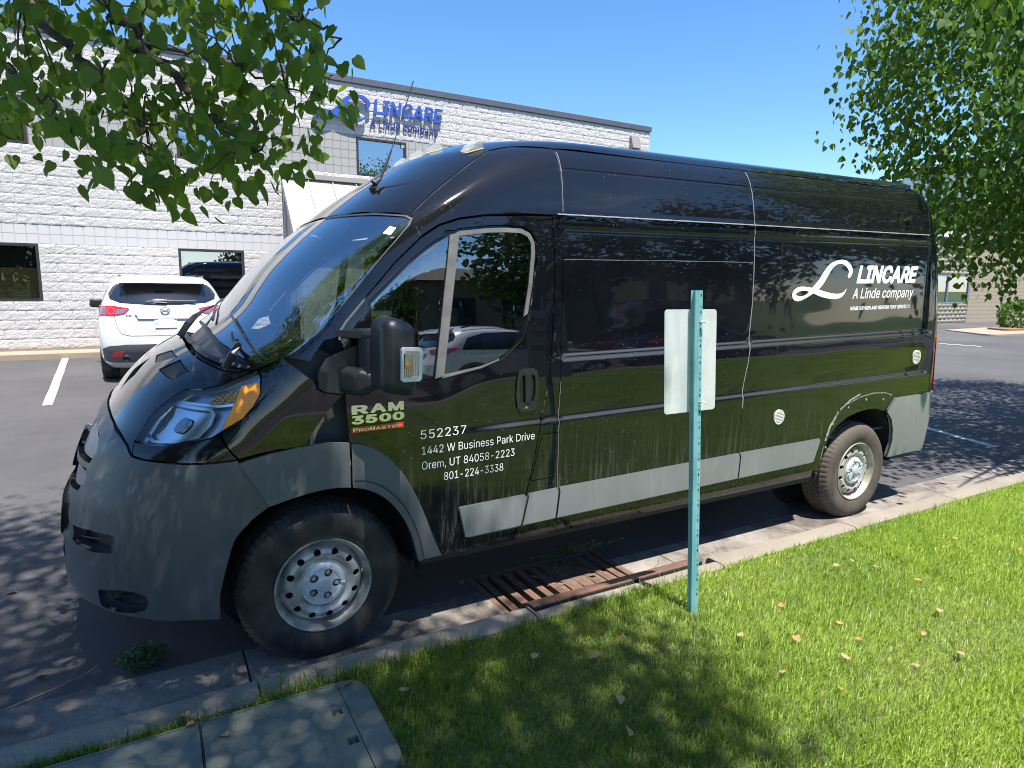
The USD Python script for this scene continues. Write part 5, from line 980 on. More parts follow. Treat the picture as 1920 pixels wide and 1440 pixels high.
# ---- door mirror
def mirror_part(mir):
    def fx(m):
        V = np.array(m[0], float)
        if mir: V = V*[1, -1, 1]+[0, 2*YC, 0]; return V, m[1][:, ::-1]
        return V, m[1]
    return fx
def spheres_hull(S, n=2):
    ic = trimesh.creation.icosphere(n, 1.0).vertices
    return hull(np.vstack([ic*r+np.array([x, y, z]) for x, y, z, r in S]))
for mir in (False, True):
    fx = mirror_part(mir)
    dm = put('door_mirror', fx(spheres_hull([(.246, -.16, 1.560, .055), (.246, -.26, 1.556, .054), (.292, -.16, 1.550, .052), (.296, -.26, 1.540, .050), (.238, -.15, 1.345, .050), (.238, -.272, 1.345, .052), (.302, -.15, 1.325, .045), (.302, -.275, 1.325, .046), (.30, -.20, 1.50, .06)], 3)), plastic, van, smooth=60)
    put('arm', fx(cat(hull([(x, y, z) for x, y in ((.085, .02), (.16, .02), (.165, -.10), (.23, -.10)) for z in (1.515, 1.545)]), spheres_hull([(.19, -.02, 1.53, .022), (.215, -.12, 1.53, .03), (.12, .0, 1.53, .018)]))), plastic, dm, smooth=40)
    put('arm', fx(spheres_hull([(.12, .02, 1.35, .036), (.12, .02, 1.295, .036), (.165, -.09, 1.345, .040), (.165, -.09, 1.300, .040), (.22, -.12, 1.33, .04)])), plastic, dm, smooth=50)
    put('arm_cover', fx(hull([(x, y, z) for x, y in ((.165, -.05), (.20, -.05), (.175, -.135), (.215, -.135)) for z in (1.36, 1.515)])), plastic_m, dm, smooth=False)
    put('mirror_glass', fx(hull([(.352, y, z) for y in (-.29, -.13) for z in (1.32, 1.56)]+[(.356, y, z) for y in (-.285, -.135) for z in (1.325, 1.555)])), refl_m, dm, smooth=False)
    # repeater lamp on the outer face
    lp = Polygon([(.262, 1.352), (.345, 1.352), (.350, 1.485), (.268, 1.488)]).buffer(-.012).buffer(.012)
    put('lamp_rim', fx(extrude(lp.buffer(.004).difference(lp.buffer(-.010)), -.336, -.315, 'y')), pm('lamp_rim_white', (0.62, 0.63, 0.63), 0.3) if not mir else UsdShade.Material.Get(stage, '/World/Looks/lamp_rim_white'), dm, smooth=False)
    rp_ = put('repeater', fx(extrude(lp.buffer(-.009), -.333, -.318, 'y')), refl_m, dm, smooth=False)
    fac = []
    for i in range(4):
        for k in range(12):
            x, z = .306+i*.0105, 1.372+k*.0082
            fac.append(fx(hull([(x, -.333, z), (x+.0085, -.333, z), (x, -.333, z+.0068), (x+.0085, -.333, z+.0068), (x+.004, -.3385, z+.003)])))
    put('facets', cat(*fac), refl_m, rp_, smooth=False, kind='stuff')
    put('amber_bulb', fx(xf(trimesh.creation.icosphere(2, .013), (.288, -.334, 1.415))), amber, rp_)
    put('lamp_stripes', fx(cat(*[box((.272+q*.009, -.336, 1.365), (.277+q*.009, -.3335, 1.465)) for q in range(4)])), pm('lamp_stripe_tan', (0.34, 0.30, 0.20), 0.3) if not mir else UsdShade.Material.Get(stage, '/World/Looks/lamp_stripe_tan'), rp_, smooth=False)

# ---- wheels
def tyre_mesh(seed):
    R = 0.378; prof = [(0.222, 0.012), (0.226, 0.004), (0.240, -0.002), (0.270, -0.010), (0.300, -0.013), (0.325, -0.010), (0.345, 0.000), (0.358, 0.012), (0.3655, 0.022), (0.3705, 0.034)]
    for k in range(5):
        c = 0.048+k*0.032
        prof += [(R-0.004, c-0.010), (R, c-0.006), (R, c+0.010), (R-0.003, c+0.013), (R-0.011, c+0.015), (R-0.011, c+0.019)]
    prof += [(0.368, 0.206), (0.350, 0.214), (0.30, 0.222), (0.25, 0.218), (0.222, 0.21)]
    n = 300; rad = np.array([p[0] for p in prof])
    def mod(th, i):
        k = np.broadcast_to(np.arange(n)[None, :], (len(prof), n)); sh = (i >= 7) & (i <= 11); g = ((k % 5) < 1)
        bl = (i > 11) & (i < len(prof)-4) & (rad[i] > R-0.0045); ph = (k+(i//6)*2) % 5 < 1
        return np.where(sh & g, -0.007, 0.0)+np.where(bl & ph, -0.006, 0.0)
    return lathe(prof, n, 'y', mod=mod)
def radial_disc(rings_d, poly, h):
    """flat polygon in (x, z) turned into a dish: depth by radius"""
    P, F, rg = polymesh(poly, h); r = np.hypot(P[:, 0], P[:, 1]); d = np.interp(r, [a for a, b in rings_d], [b for a, b in rings_d])
    V = np.stack([P[:, 0], d, P[:, 1]], 1); parts_ = [(V, F)]
    for q in rg[1:]:
        B = V[q]; C = B+[0, 0.012, 0]; k = len(q); i = np.arange(k); j = (i+1) % k
        parts_.append((np.vstack([B, C]), np.vstack([np.stack([i, k+i, j], 1), np.stack([j, k+i, k+j], 1)])))
    return cat(*parts_)
TY_ = tyre_mesh(0)
NH = 12
disc_poly = Point(0, 0).buffer(0.193, 48).difference(Point(0, 0).buffer(0.070, 24)).difference(unary_union([Point(0.156*math.cos(2*math.pi*k/NH), 0.156*math.sin(2*math.pi*k/NH)).buffer(0.0165, 10) for k in range(NH)]))
DISC = radial_disc([(0.07, 0.020), (0.100, 0.022), (0.116, 0.030), (0.128, 0.022), (0.142, 0.014), (0.160, 0.016), (0.176, 0.030), (0.186, 0.050), (0.193, 0.062)], disc_poly, 0.008)
RIM = lathe([(0.222, 0.008), (0.2245, 0.002), (0.222, -0.003), (0.217, -0.002), (0.214, 0.006), (0.208, 0.022), (0.203, 0.034), (0.196, 0.042), (0.193, 0.060), (0.190, 0.12), (0.200, 0.20)], 96, 'y')
lug = [(0.058*math.cos(math.radians(a)), 0.058*math.sin(math.radians(a))) for a in (60, 132, 204, 276, 348)]
cap_poly = Point(0, 0).buffer(0.102, 40).difference(unary_union([Point(*p).buffer(0.0195, 12) for p in lug]))
CAP = radial_disc([(0, 0.0), (0.03, 0.0), (0.034, 0.004), (0.06, 0.005), (0.085, 0.008), (0.097, 0.013), (0.102, 0.021)], cap_poly, 0.007)
def seg(a0, a1, r0, r1): a = np.radians(np.linspace(a0, a1, 9)); return Polygon([(r1*math.cos(t), r1*math.sin(t)) for t in a]+[(r0*math.cos(t), r0*math.sin(t)) for t in a[::-1]])
def wheel(cx, yout, mir, rot, tyre_m, rim_m, front):
    R = 0.378; zc = 0.362
    c, s = math.cos(rot), math.sin(rot)
    def place(m, spin=True):
        V = np.array(m[0], float)
        if spin: V = np.stack([V[:, 0]*c-V[:, 2]*s, V[:, 1], V[:, 0]*s+V[:, 2]*c], 1)
        V = V+[cx, yout, zc]
        lo = V[:, 2]-0.004; sq = lo < 0.0; V[:, 2] = np.where(sq, 0.004+0.10*lo, V[:, 2]); V[:, 2] = np.maximum(V[:, 2], 0.0025)
        if mir: V = V*[1, -1, 1]+[0, 2*YC, 0]; return V, m[1][:, ::-1]
        return V, m[1]
    w = put('wheel', place(RIM), rim_m, van, smooth=50)
    put('tyre', place(TY_), tyre_m, w, smooth=35)
    put('disc', place(DISC), rim_m, w, smooth=45)
    put('brake_disc', place(lathe([(0.185, 0.075), (0.02, 0.075)], 40, 'y')), brake, w)
    put('hub_cap', place(CAP), cap_m, w, smooth=40)
    for p in lug: put('lug_nut', place(lathe([(0.0001, 0.010), (0.010, 0.010), (0.0125, 0.013), (0.0125, 0.034), (0.0198, 0.036)], 6, 'y') if False else xf(lathe([(0.0001, 0.008), (0.009, 0.008), (0.0118, 0.012), (0.0118, 0.032), (0.02, 0.034)], 6, 'y'), (p[0], 0, p[1]))), brake if False else rim_m, w, smooth=20)
    emb = cat(extrude(Point(0, 0).buffer(0.0265, 20), -0.003, 0.004, 'y'), extrude(unary_union([seg(100, 260, 0.010, 0.016).buffer(0.002), affinity.translate(seg(-70, 80, 0.006, 0.013), 0.003, 0.002), Polygon([(-0.004, 0.012), (0.006, 0.013), (0.003, -0.015), (-0.003, -0.014)])]).buffer(0.0006), -0.006, -0.003, 'y'))
    put('cap_emblem', place(emb), cap_m, w, smooth=30)
    put('cap_ribs', place(cat(*[extrude(seg(a-22, a+22, 0.074, 0.084), 0.002, 0.012, 'y') for a in (24, 96, 168, 240, 312)], *[extrude(affinity.rotate(sbox(0.076, -0.0012, 0.098, 0.0012), a, origin=(0, 0)), 0.003, 0.02, 'y') for a in (60, 132, 204, 276, 348)])), cap_m, w, smooth=25, kind='stuff')
    put('valve', place(tube([(0.188, 0.03, 0.0), (0.180, 0.006, 0.0)], 0.004, 6)), rim_m, w)
    # raised sidewall lettering
    tt = []
    for word, a0, rr_ in (('TRANSFORCE', 140, 0.300), ('FIRESTONE', -40, 0.300), ('LT225/75R16', 48, 0.266)):
        V, F = text(word, 0.026 if rr_ > 0.28 else 0.015, True, 1.15, depth=0.0012); wd = V[:, 0].max(); a = math.radians(a0)-(V[:, 0]-wd/2)/rr_; r = rr_-0.012+V[:, 1]
        d = np.interp(r, [0.24, 0.27, 0.30, 0.325], [-0.002, -0.010, -0.013, -0.010])-0.0008-V[:, 2]*0.8; put('sidewall_word', place((np.stack([r*np.cos(a), d, r*np.sin(a)], 1), F[:, ::-1])), tyre_m, w, smooth=False)
for mir in (False, True):
    wheel(0.0, 0.030, mir, 0.15, rubber, steel, True); wheel(4.035, 0.030, mir, 0.75, rubber_dusty, steel_d, False)

# ---- lettering on the flank
def on_flank(V, F, off=0.0012):
    P, N = surf(V[:, :2], 'side', off); P = rake(P); return P-N*0.0, F
def flank_text(name, s, x0, x1, z, h, mat, bold=False, shear=0.0, off=0.0018, slope=0.0, parent=van, label=None, grow=0.0):
    p = text_poly(s, h, bold, grow, 0.0); b = p.bounds; p = affinity.scale(p, (x1-x0)/(b[2]-b[0]), 1, origin=(0, 0)); p = affinity.affine_transform(p, [1, shear, 0, 1, x0, z])
    out = []
    for g_ in (p.geoms if hasattr(p, 'geoms') else [p]):
        if g_.area < 1e-7: continue
        m = trimesh.creation.extrude_polygon(g_, 0.001); V = np.array(m.vertices); F = np.array(m.faces); F = F[(V[:, 2] > 0.0005)[F].all(1)]; out.append((V[:, :2], F))
    V, F, o = [], [], 0
    for v, f in out: V.append(v); F.append(f+o); o += len(v)
    V, F = np.vstack(V), np.vstack(F); P, N = surf(V, 'side', off); return put(name, finish(P, orient(P, F, N), N), mat, parent, label=label)
def flank_poly(name, poly, mat, off=0.0018, parent=van, h=0.02, flange=0): return put(name, panel(poly, 'side', h=h, off=off, flange=flange), mat, parent)
flank_poly('logo_emblem', SW, white_vinyl, h=0.012)
flank_text('logo_lettering', 'LINCARE', 3.835, 4.575, 1.737, 0.112, white_vinyl, True, 0.28, grow=0.045)
flank_text('logo_lettering', 'A Linde company', 3.800, 4.555, 1.622, 0.070, white_vinyl, False, 0.20, grow=0.018)
flank_text('logo_lettering', 'HOME OXYGEN AND RESPIRATORY SERVICES', 3.780, 4.528, 1.538, 0.024, white_vinyl, True, 0.15, grow=0.02)
flank_text('door_lettering', '552237', 0.470, 0.712, 1.004, 0.043, white_vinyl, grow=-0.012)
flank_text('door_lettering', '1442 W Business Park Drive', 0.474, 1.110, 0.926, 0.040, white_vinyl, grow=-0.012)
flank_text('door_lettering', 'Orem, UT 84058-2223', 0.474, 0.988, 0.852, 0.040, white_vinyl, grow=-0.012)
flank_text('door_lettering', '801-224-3338', 0.590, 0.922, 0.782, 0.040, white_vinyl, grow=-0.012)
for (x, z, r) in ((3.045, 0.838, 0.050), (4.653, 1.148, 0.055)):
    d_ = flank_poly('vent_disc', Point(x, z).buffer(r, 20), pm('vent_cream', (0.72, 0.68, 0.60), 0.6) if x < 4 else UsdShade.Material.Get(stage, '/World/Looks/vent_cream'), off=0.010, h=0.03, flange=0.012)
    for k in range(8):
        zz_ = z-r*0.72+k*r*0.205; w_2 = math.sqrt(max(r*r*0.80-(zz_-z)**2, 1e-5))
        flank_poly('vent_slot', sbox(x-w_2, zz_-0.0016, x+w_2, zz_+0.0016), plastic_m, off=0.0106, parent=d_)
# chrome model badge
def block_text(s, x0, x1, z0, z1, th):
    """wide square block capitals as polygons"""
    n = len(s); out = []; w = (x1-x0)/n
    for i, ch in enumerate(s):
        if ch == ' ': continue
        m = meshkit.text_mesh(ch, 1.0, 0.001, True); V = np.array(m.vertices); F = np.array(m.faces); top = V[:, 2] > 0.0005
        pol = unary_union([Polygon(V[f][:, :2]) for f in F[top[F].all(1)] if Polygon(V[f][:, :2]).area > 1e-9]).buffer(0.055, join_style=2)
        b = pol.bounds; pol = affinity.translate(pol, -b[0], -b[1]); pol = affinity.scale(pol, (w*0.90)/(b[2]-b[0]), (z1-z0)/(b[3]-b[1]), origin=(0, 0)); out.append(affinity.translate(pol, x0+i*w+w*0.05, z0))
    return out
bdg = [(p, 'R') for p in block_text('RAM', 0.136, 0.392, 1.158, 1.200, 1)]+[(p, 'N') for p in block_text('3500', 0.136, 0.392, 1.112, 1.152, 1)]
for p, _ in bdg:
    for g_ in (p.geoms if hasattr(p, 'geoms') else [p]):
        if g_.area > 2e-5: put('badge_letter', panel(g_.simplify(0.0005), 'side', h=0.006, off=lambda q: 0.0055+0.012*(q[:, 1]-1.155)*0.0, flange=0.004), silver_p, van)
bp_ = flank_poly('badge_bar', sbox(0.136, 1.074, 0.385, 1.100), red_badge, off=0.004, flange=0.004)
flank_poly('badge_bar_edge', sbox(0.132, 1.070, 0.389, 1.104), frit, off=0.0022, flange=0.002)
def spaced_text(name, s, x0, x1, z, h, hs, mat, off, parent):
    w = (x1-x0)/len(s)
    for i, ch in enumerate(s):
        hh = h if ch in hs[0] and i in hs[1] else h*0.78
        flank_text(name, ch.upper(), x0+i*w+w*0.07, x0+(i+1)*w-w*0.07, z, hh, mat, True, off=off, parent=parent)
spaced_text('badge_small_letter', 'ProMaster', 0.142, 0.380, 1.079, 0.0155, ('PM', (0, 3)), silver_p, 0.0055, bp_)

# ---- cab interior
cf = box((0.54, 0.10, 0.55), (1.32, 1.95, 0.60)); put('cab_floor', (rake(cf[0]), cf[1]), dash_m, van, smooth=False)
dp = [(-0.28, 1.38), (-0.10, 1.44), (0.10, 1.42), (0.28, 1.36), (0.34, 1.24), (0.24, 1.05), (0.22, 0.92), (-0.15, 0.92)]
dsh = extrude(Polygon(dp), 0.14, 1.91, 'y'); put('dashboard', (rake(dsh[0]), dsh[1]), dash_m, van, smooth=30)
put('binnacle', spheres_hull([(0.18, 0.42, 1.42, .05), (0.18, 0.76, 1.42, .05), (0.30, 0.44, 1.37, .04), (0.30, 0.74, 1.37, .04)]), dash_m, van, smooth=50)
stw = trimesh.creation.torus(0.205, 0.017, 40, 10); sv = xf((np.array(stw.vertices), np.array(stw.faces)), ry=math.radians(-58), loc=(0.46, 0.58, 1.36))
swp = put('steering_wheel', sv, plastic, van, smooth=True)
put('spokes', cat(xf(box((-0.19, -0.02, -0.01), (0.19, 0.02, 0.01), 0.006), rz=0.0, ry=math.radians(-58), loc=(0.46, 0.58, 1.36)), xf(box((-0.02, -0.19, -0.012), (0.02, 0.19, 0.012), 0.006), ry=math.radians(-58), loc=(0.46, 0.58, 1.36)), spheres_hull([(0.45, 0.55, 1.35, .05), (0.45, 0.61, 1.36, .05)])), plastic, swp)
for y in (0.48, 1.22, 1.60):
    st = put('seat', cat(spheres_hull([(0.70, y-0.19, 0.97, .06), (0.70, y+0.19, 0.97, .06), (1.10, y-0.19, 0.95, .06), (1.10, y+0.19, 0.95, .06), (0.75, y-0.16, 0.72, .05), (1.05, y+0.16, 0.72, .05)]), spheres_hull([(1.08, y-0.18, 1.00, .06), (1.08, y+0.18, 1.00, .06), (1.20, y-0.17, 1.46, .055), (1.20, y+0.17, 1.46, .055), (1.21, y-0.10, 1.56, .045), (1.21, y+0.10, 1.56, .045)])), seat_m, van, smooth=50)
    put('headrest', spheres_hull([(1.23, y-0.09, 1.68, .05), (1.23, y+0.09, 1.68, .05), (1.235, y-0.08, 1.77, .045), (1.235, y+0.08, 1.77, .045)]), seat_m, st, smooth=50)
    put('post', tube([(1.225, y-0.04, 1.58), (1.23, y-0.04, 1.66)], 0.006, 6), chrome, st)
bulk = sbox(0.10, 0.6, 1.95, 2.35).difference(unary_union([affinity.scale(Point(0.36+ii*0.036+(jj % 2)*0.018, 1.64+jj*0.042).buffer(0.0155), 1, 1.25) for ii in range(16) for jj in range(9)]))
put('bulkhead', extrude(bulk, 1.345, 1.352, 'x'), dash_m, van, smooth=False)
put('load_floor', (rake(box((1.36, 0.08, 0.58), (4.95, 1.97, 0.60))[0]), box((1.36, 0.08, 0.58), (4.95, 1.97, 0.60))[1]), dash_m, van, smooth=False)
put('headliner', (rake(box((0.62, 0.22, 2.20), (1.33, 1.83, 2.22))[0]), box((0.62, 0.22, 2.20), (1.33, 1.83, 2.22))[1]), pale_int, van, smooth=False)
for y in (0.34, 1.12): put('sun_visor', hull([(x, yy, z) for yy in (y, y+0.42) for x, z in ((0.475, 2.01), (0.485, 2.03), (0.40, 1.905), (0.39, 1.91))]), pale_int, van, smooth=False)
put('rear_view_mirror', hull([(x, yy, z) for yy in (0.93, 1.15) for x, z in ((0.30, 1.90), (0.33, 1.89), (0.30, 1.97), (0.33, 1.96))]), plastic, van)
put('driver_door_pocket', hull([(x, y, z) for x, y, z in ((0.62, 0.06, 1.285), (1.00, 0.06, 1.30), (0.62, 0.14, 1.285), (1.00, 0.14, 1.30), (0.62, 0.06, 0.9), (1.0, 0.06, 0.9), (0.62, 0.12, 0.9), (1.0, 0.12, 0.9))]), pale_int, van, smooth=False)
# ------------------------------------------------------------------ trees
def leafmat(name, ramp, tr=0.45, rough=0.55):
    return M(name, {'g': ('geometry', {}), 'r': ('rgb_ramp', {'ramp': ramp}), 'mt': ('mix', {'mix_type': 'multiply', 'fac': 1.0, 'color2': (1.35, 1.25, 0.45)}), 'p': ('principled_bsdf', {'roughness': rough, 'specular_ior_level': 0.3}), 't': ('translucent_bsdf', {}), 'mx': ('mix_closure', {'fac': tr})},
        [('g.random_per_island', 'r.fac'), ('r.color', 'p.base_color'), ('r.color', 'mt.color1'), ('mt.color', 't.color'), ('p.BSDF', 'mx.closure1'), ('t.BSDF', 'mx.closure2')], surface='mx.closure')
leaf_near = leafmat('linden_leaf', [(0, (0.11, 0.19, 0.032)), (0.5, (0.165, 0.26, 0.042)), (0.85, (0.21, 0.31, 0.050)), (1, (0.26, 0.35, 0.06))], 0.5)
leaf_mid = leafmat('tree_leaf', [(0, (0.070, 0.145, 0.026)), (0.45, (0.12, 0.21, 0.032)), (0.78, (0.19, 0.28, 0.042)), (0.92, (0.30, 0.35, 0.06)), (1, (0.42, 0.33, 0.14))], 0.48)
leaf_far = leafmat('far_leaf', [(0, (0.020, 0.050, 0.012)), (0.6, (0.035, 0.075, 0.016)), (1, (0.06, 0.105, 0.02))], 0.3, 0.5)
bark = pm('bark', (0.050, 0.038, 0.030), 0.9, color2=(0.085, 0.068, 0.055), scale=22, bump=0.8, bscale=60, bdist=0.01)
def leaves(P, D, U, S, fine=True):
    """heart-shaped leaves: P stalk ends, D towards the tip, U face direction, S length"""
    D = D/np.linalg.norm(D, axis=1, keepdims=True); B = np.cross(U, D); B /= np.linalg.norm(B, axis=1, keepdims=True)+1e-9; Nn = np.cross(D, B)
    if fine: pts = [(0, 0, 0), (0.40, 0, -0.02), (0.75, 0, -0.05), (1.06, 0, -0.13), (-0.06, 0.24, 0.05), (0.18, 0.43, 0.075), (0.50, 0.40, 0.05), (0.80, 0.20, -0.01), (-0.06, -0.24, 0.05), (0.18, -0.43, 0.075), (0.50, -0.40, 0.05), (0.80, -0.20, -0.01)]
    else: pts = [(0, 0, 0), (0.55, 0, -0.03), (1.05, 0, -0.12), (0.10, 0.42, 0.07), (0.62, 0.33, 0.03), (0.10, -0.42, 0.07), (0.62, -0.33, 0.03)]
    tri = [(0, 1, 5), (0, 5, 4), (1, 6, 5), (1, 2, 6), (2, 7, 6), (2, 3, 7), (0, 9, 1), (0, 8, 9), (1, 9, 10), (1, 10, 2), (2, 10, 11), (2, 11, 3)] if fine else [(0, 1, 3), (1, 4, 3), (1, 2, 4), (0, 5, 1), (1, 5, 6), (1, 6, 2)]
    L = np.array(pts); n = len(P)
    V = P[:, None]+S[:, None, None]*(L[None, :, 0:1]*D[:, None]+L[None, :, 1:2]*B[:, None]+L[None, :, 2:3]*Nn[:, None])
    F = (np.arange(n)[:, None, None]*len(L)+np.array(tri)[None]).reshape(-1, 3)
    return V.reshape(-1, 3), F
def limb(points, r0, r1, sides=7, seed=0, k=6):
    p = np.array(points, float); t = np.linspace(0, len(p)-1, (len(p)-1)*k+1); i = np.minimum(t.astype(int), len(p)-2); f = (t-i)[:, None]
    q = p[i]*(1-f)+p[i+1]*f; r = np.random.default_rng(seed); q[1:-1] += r.normal(0, min(0.012, 0.9*r0)+0.03*r0, q[1:-1].shape)
    return tube(q, np.linspace(r0, r1, len(q)), sides)
CLUSTERS = [[-1.019,0.185,2.634],[-0.287,-0.842,2.224],[-0.933,-0.489,2.31],[-0.567,-0.622,2.512],[-0.3,-0.561,2.619],[-0.635,-0.108,2.333],[-0.769,-0.598,2.169],[-0.342,-0.507,2.501],[-0.767,-0.099,2.532],[-0.083,-0.321,2.363],[-0.599,-0.286,2.154],[-0.664,-0.413,2.611],[-0.843,-0.51,2.189],[-0.785,-0.222,2.17],[-0.269,-0.193,2.671],[-0.163,-0.299,2.296],[-0.365,-0.379,2.126],[-0.642,-0.563,2.116],[-0.191,-0.819,2.558],[-0.234,-0.852,2.352],[-0.177,-0.69,2.488],[-0.415,-0.331,2.615],[-0.322,-0.743,2.251],[-0.064,-0.457,2.636],[-0.185,-0.635,2.579],[-0.227,-0.318,2.174],[-1.033,-0.011,2.468],[-0.975,0.159,2.585],[-0.583,-0.548,2.061],[-0.872,-0.095,2.337],[-0.271,-0.099,2.842],[-0.394,-0.786,2.359],[-0.446,-0.062,2.297],[-0.365,-0.358,2.365],[-0.458,0.073,2.739],[-0.58,-0.486,2.295],[-0.254,-0.485,2.449],[-1.102,0.128,2.37],[-0.092,-0.491,2.476],[-0.713,-0.114,2.51],[-0.547,0.03,2.795],[-0.511,-0.648,2.125],[-0.286,-0.345,2.144],[-0.203,-0.529,2.549],[-0.559,0.037,2.585],[-0.844,0.189,2.383],[-0.448,-0.372,2.662],[-0.611,-0.39,2.419],[-0.95,0.22,2.426],[-0.673,0.072,2.299],[-0.527,-0.176,2.09],[-1.096,0.292,2.357],[-0.008,-0.274,2.423],[-1.06,0.009,2.697],[-0.643,-0.354,2.513],[-0.694,-0.633,2.095],[-1.076,-0.058,2.469],[-0.304,-0.714,2.178],[-0.124,-0.41,2.257],[-0.503,-0.271,2.335],[-0.344,-0.108,2.348],[-0.222,-0.354,2.422],[-0.903,-0.278,2.591],[-0.789,-0.276,2.426],[-0.365,-0.381,2.635],[-0.576,-0.304,2.242],[-1.003,0.263,2.331],[-0.281,-0.361,2.434],[-0.425,-0.558,2.205],[-0.713,-0.434,2.206],[-0.879,-0.029,2.66],[-0.768,-0.499,2.487],[-0.447,-0.414,2.369],[-0.085,-0.261,2.48],[-0.415,-0.074,2.392],[-1.089,0.002,2.237],[-0.724,-0.14,2.663],[-0.233,-0.67,2.15],[-0.739,-0.142,2.41],[-1.082,-0.054,2.39],[-0.186,-0.358,2.685],[-0.43,-0.065,2.245],[-1.011,0.203,2.774],[-0.64,-0.563,2.313],[-0.672,-0.481,2.516],[-0.291,-0.336,2.296],[-0.231,-0.088,2.648],[-0.558,-0.234,2.423],[-0.872,0.198,2.824],[-0.5,-0.584,2.026],[-0.438,-0.569,2.459],[-0.162,-0.08,2.884],[-1.075,0.331,2.757],[-0.436,-0.365,2.716],[-1.126,0.288,2.625],[-0.54,-0.181,2.588],[-0.365,-0.242,2.203],[-0.927,0.004,2.636],[-0.799,0.026,2.76],[-0.999,0.285,2.462],[-0.382,-0.415,2.689],[-0.357,-0.202,2.643],[-0.885,0.267,2.646],[-0.878,-0.453,2.596],[-0.707,-0.378,2.641],[-0.981,-0.198,2.329],[-0.039,-0.549,2.403],[-0.508,-0.325,2.688],[-0.896,0.238,2.522],[-0.45,-0.676,2.039],[-0.59,-0.426,2.508],[-0.232,-0.795,2.558],[-0.684,-0.5,2.354],[-0.759,-0.141,2.327],[-0.376,-0.814,2.104],[-0.023,-0.258,2.495],[-0.426,-0.173,2.488],[-0.279,-0.787,2.415]]
r = np.random.default_rng(21)
nt = thing('street_tree', 'leafy tree overhanging the van bonnet and the pale wall at upper left', 'tree')
LIMB_A = [[-3.575, -1.677, 3.389], [-2.175, -1.077, 3.339], [-1.225, -0.657, 3.039], [-0.703, -0.388, 2.673], [-0.67, -0.378, 2.579], [-0.595, -0.391, 2.485], [-0.495, -0.405, 2.369], [-0.394, -0.427, 2.26], [-0.28, -0.469, 2.176]]
LIMB_B = [[-2.52, -1.229, 3.31], [-1.62, -0.569, 3.01], [-0.9, -0.265, 2.6], [-0.791, -0.332, 2.457], [-0.707, -0.35, 2.366], [-0.599, -0.386, 2.242], [-0.562, -0.382, 2.136]]
LIMB_C = [[-0.595, -0.391, 2.485], [-0.467, -0.421, 2.465], [-0.317, -0.467, 2.429], [-0.177, -0.51, 2.374], [-0.077, -0.522, 2.37]]
LIMB_D = [[-1.484, -1.453, 3.472], [-0.684, -0.913, 3.072], [-0.316, -0.459, 2.735], [-0.228, -0.481, 2.635], [-0.117, -0.505, 2.593], [-0.002, -0.531, 2.561]]
LIMB_E = [[-2.281, -0.575, 2.865], [-1.381, -0.455, 2.615], [-1.038, -0.293, 2.402], [-0.926, -0.319, 2.355], [-0.853, -0.329, 2.271], [-0.807, -0.329, 2.168]]
put('trunk', cat(limb([(-4.9, -2.3, -0.1), (-4.85, -2.25, 1.2), (-4.75, -2.2, 2.4), (-4.5, -2.1, 4.0), (-4.3, -2.2, 5.6), (-4.0, -2.3, 7.6)], 0.17, 0.04, 14, 1), limb([(-4.8, -2.25, 1.6), (-4.2, -1.9, 2.7), (-3.6, -1.6, 3.6)], 0.09, 0.05, 9, 2), limb([(-4.5, -2.15, 4.4), (-3.2, -2.8, 6.0), (-1.6, -3.4, 7.2), (0.6, -3.5, 7.7)], 0.07, 0.012, 8, 3), limb([(-3.2, -2.8, 6.0), (-2.0, -2.6, 7.0), (-0.2, -2.9, 7.6)], 0.04, 0.01, 7, 4), limb([(-4.4, -2.1, 4.8), (-4.2, -0.9, 6.2), (-3.6, 0.0, 7.2), (-3.0, 0.6, 7.6)], 0.06, 0.012, 8, 5)), bark, nt, smooth=60)
for q, (L_, a, b) in enumerate(((LIMB_A, 0.040, 0.004), (LIMB_B, 0.022, 0.003), (LIMB_C, 0.007, 0.002), (LIMB_D, 0.020, 0.003), (LIMB_E, 0.015, 0.003))): put('limb', limb(L_, a, b, 8, 60+q), bark, nt, smooth=60)
C = np.array(CLUSTERS); ends = np.vstack([np.array(L_)[2:] for L_ in (LIMB_A, LIMB_B, LIMB_C, LIMB_D, LIMB_E)])
tw = []
for i, c in enumerate(C):
    d = np.linalg.norm(ends-c, axis=1)+0.35*np.maximum(0, c[2]-ends[:, 2]); e = ends[d.argmin()]; m = (e+c)/2+[0, 0, 0.04]
    tw.append(limb([e, m, c+[0, 0, 0.03]], 0.0042, 0.0016, 5, 100+i, 3))
put('twigs', cat(*tw), bark, nt, smooth=True, kind='stuff')
def hang(n, r, flat=0.5):
    a = r.uniform(0, 2*np.pi, n); D = np.stack([0.55*np.cos(a), 0.55*np.sin(a), -0.85+0.35*r.normal(size=n)], 1); U = np.stack([r.normal(0, 0.8, n), r.normal(-0.25, 0.8, n), r.uniform(flat, 1.2, n)], 1); return D, U
LP, LS = [], []
for c in C:
    k = int(r.integers(9, 14)); o = r.normal(0, 1, (k, 3))*[0.056, 0.075, 0.050]; LP.append(c+o); LS.append(r.uniform(0.030, 0.060, k))
LP, LS = np.vstack(LP), np.hstack(LS); D, U = hang(len(LP), r, 0.1)
order = np.argsort(np.linalg.norm(LP-CAM, axis=1)-12*(LS-0.06)); big, rest = order[:300], order[300:]
for i in big: put('leaf', leaves(LP[i:i+1], D[i:i+1], U[i:i+1], LS[i:i+1]), leaf_near, nt, smooth=True)
put('leaves', leaves(LP[rest], D[rest], U[rest], LS[rest]), leaf_near, nt, smooth=True, kind='stuff')
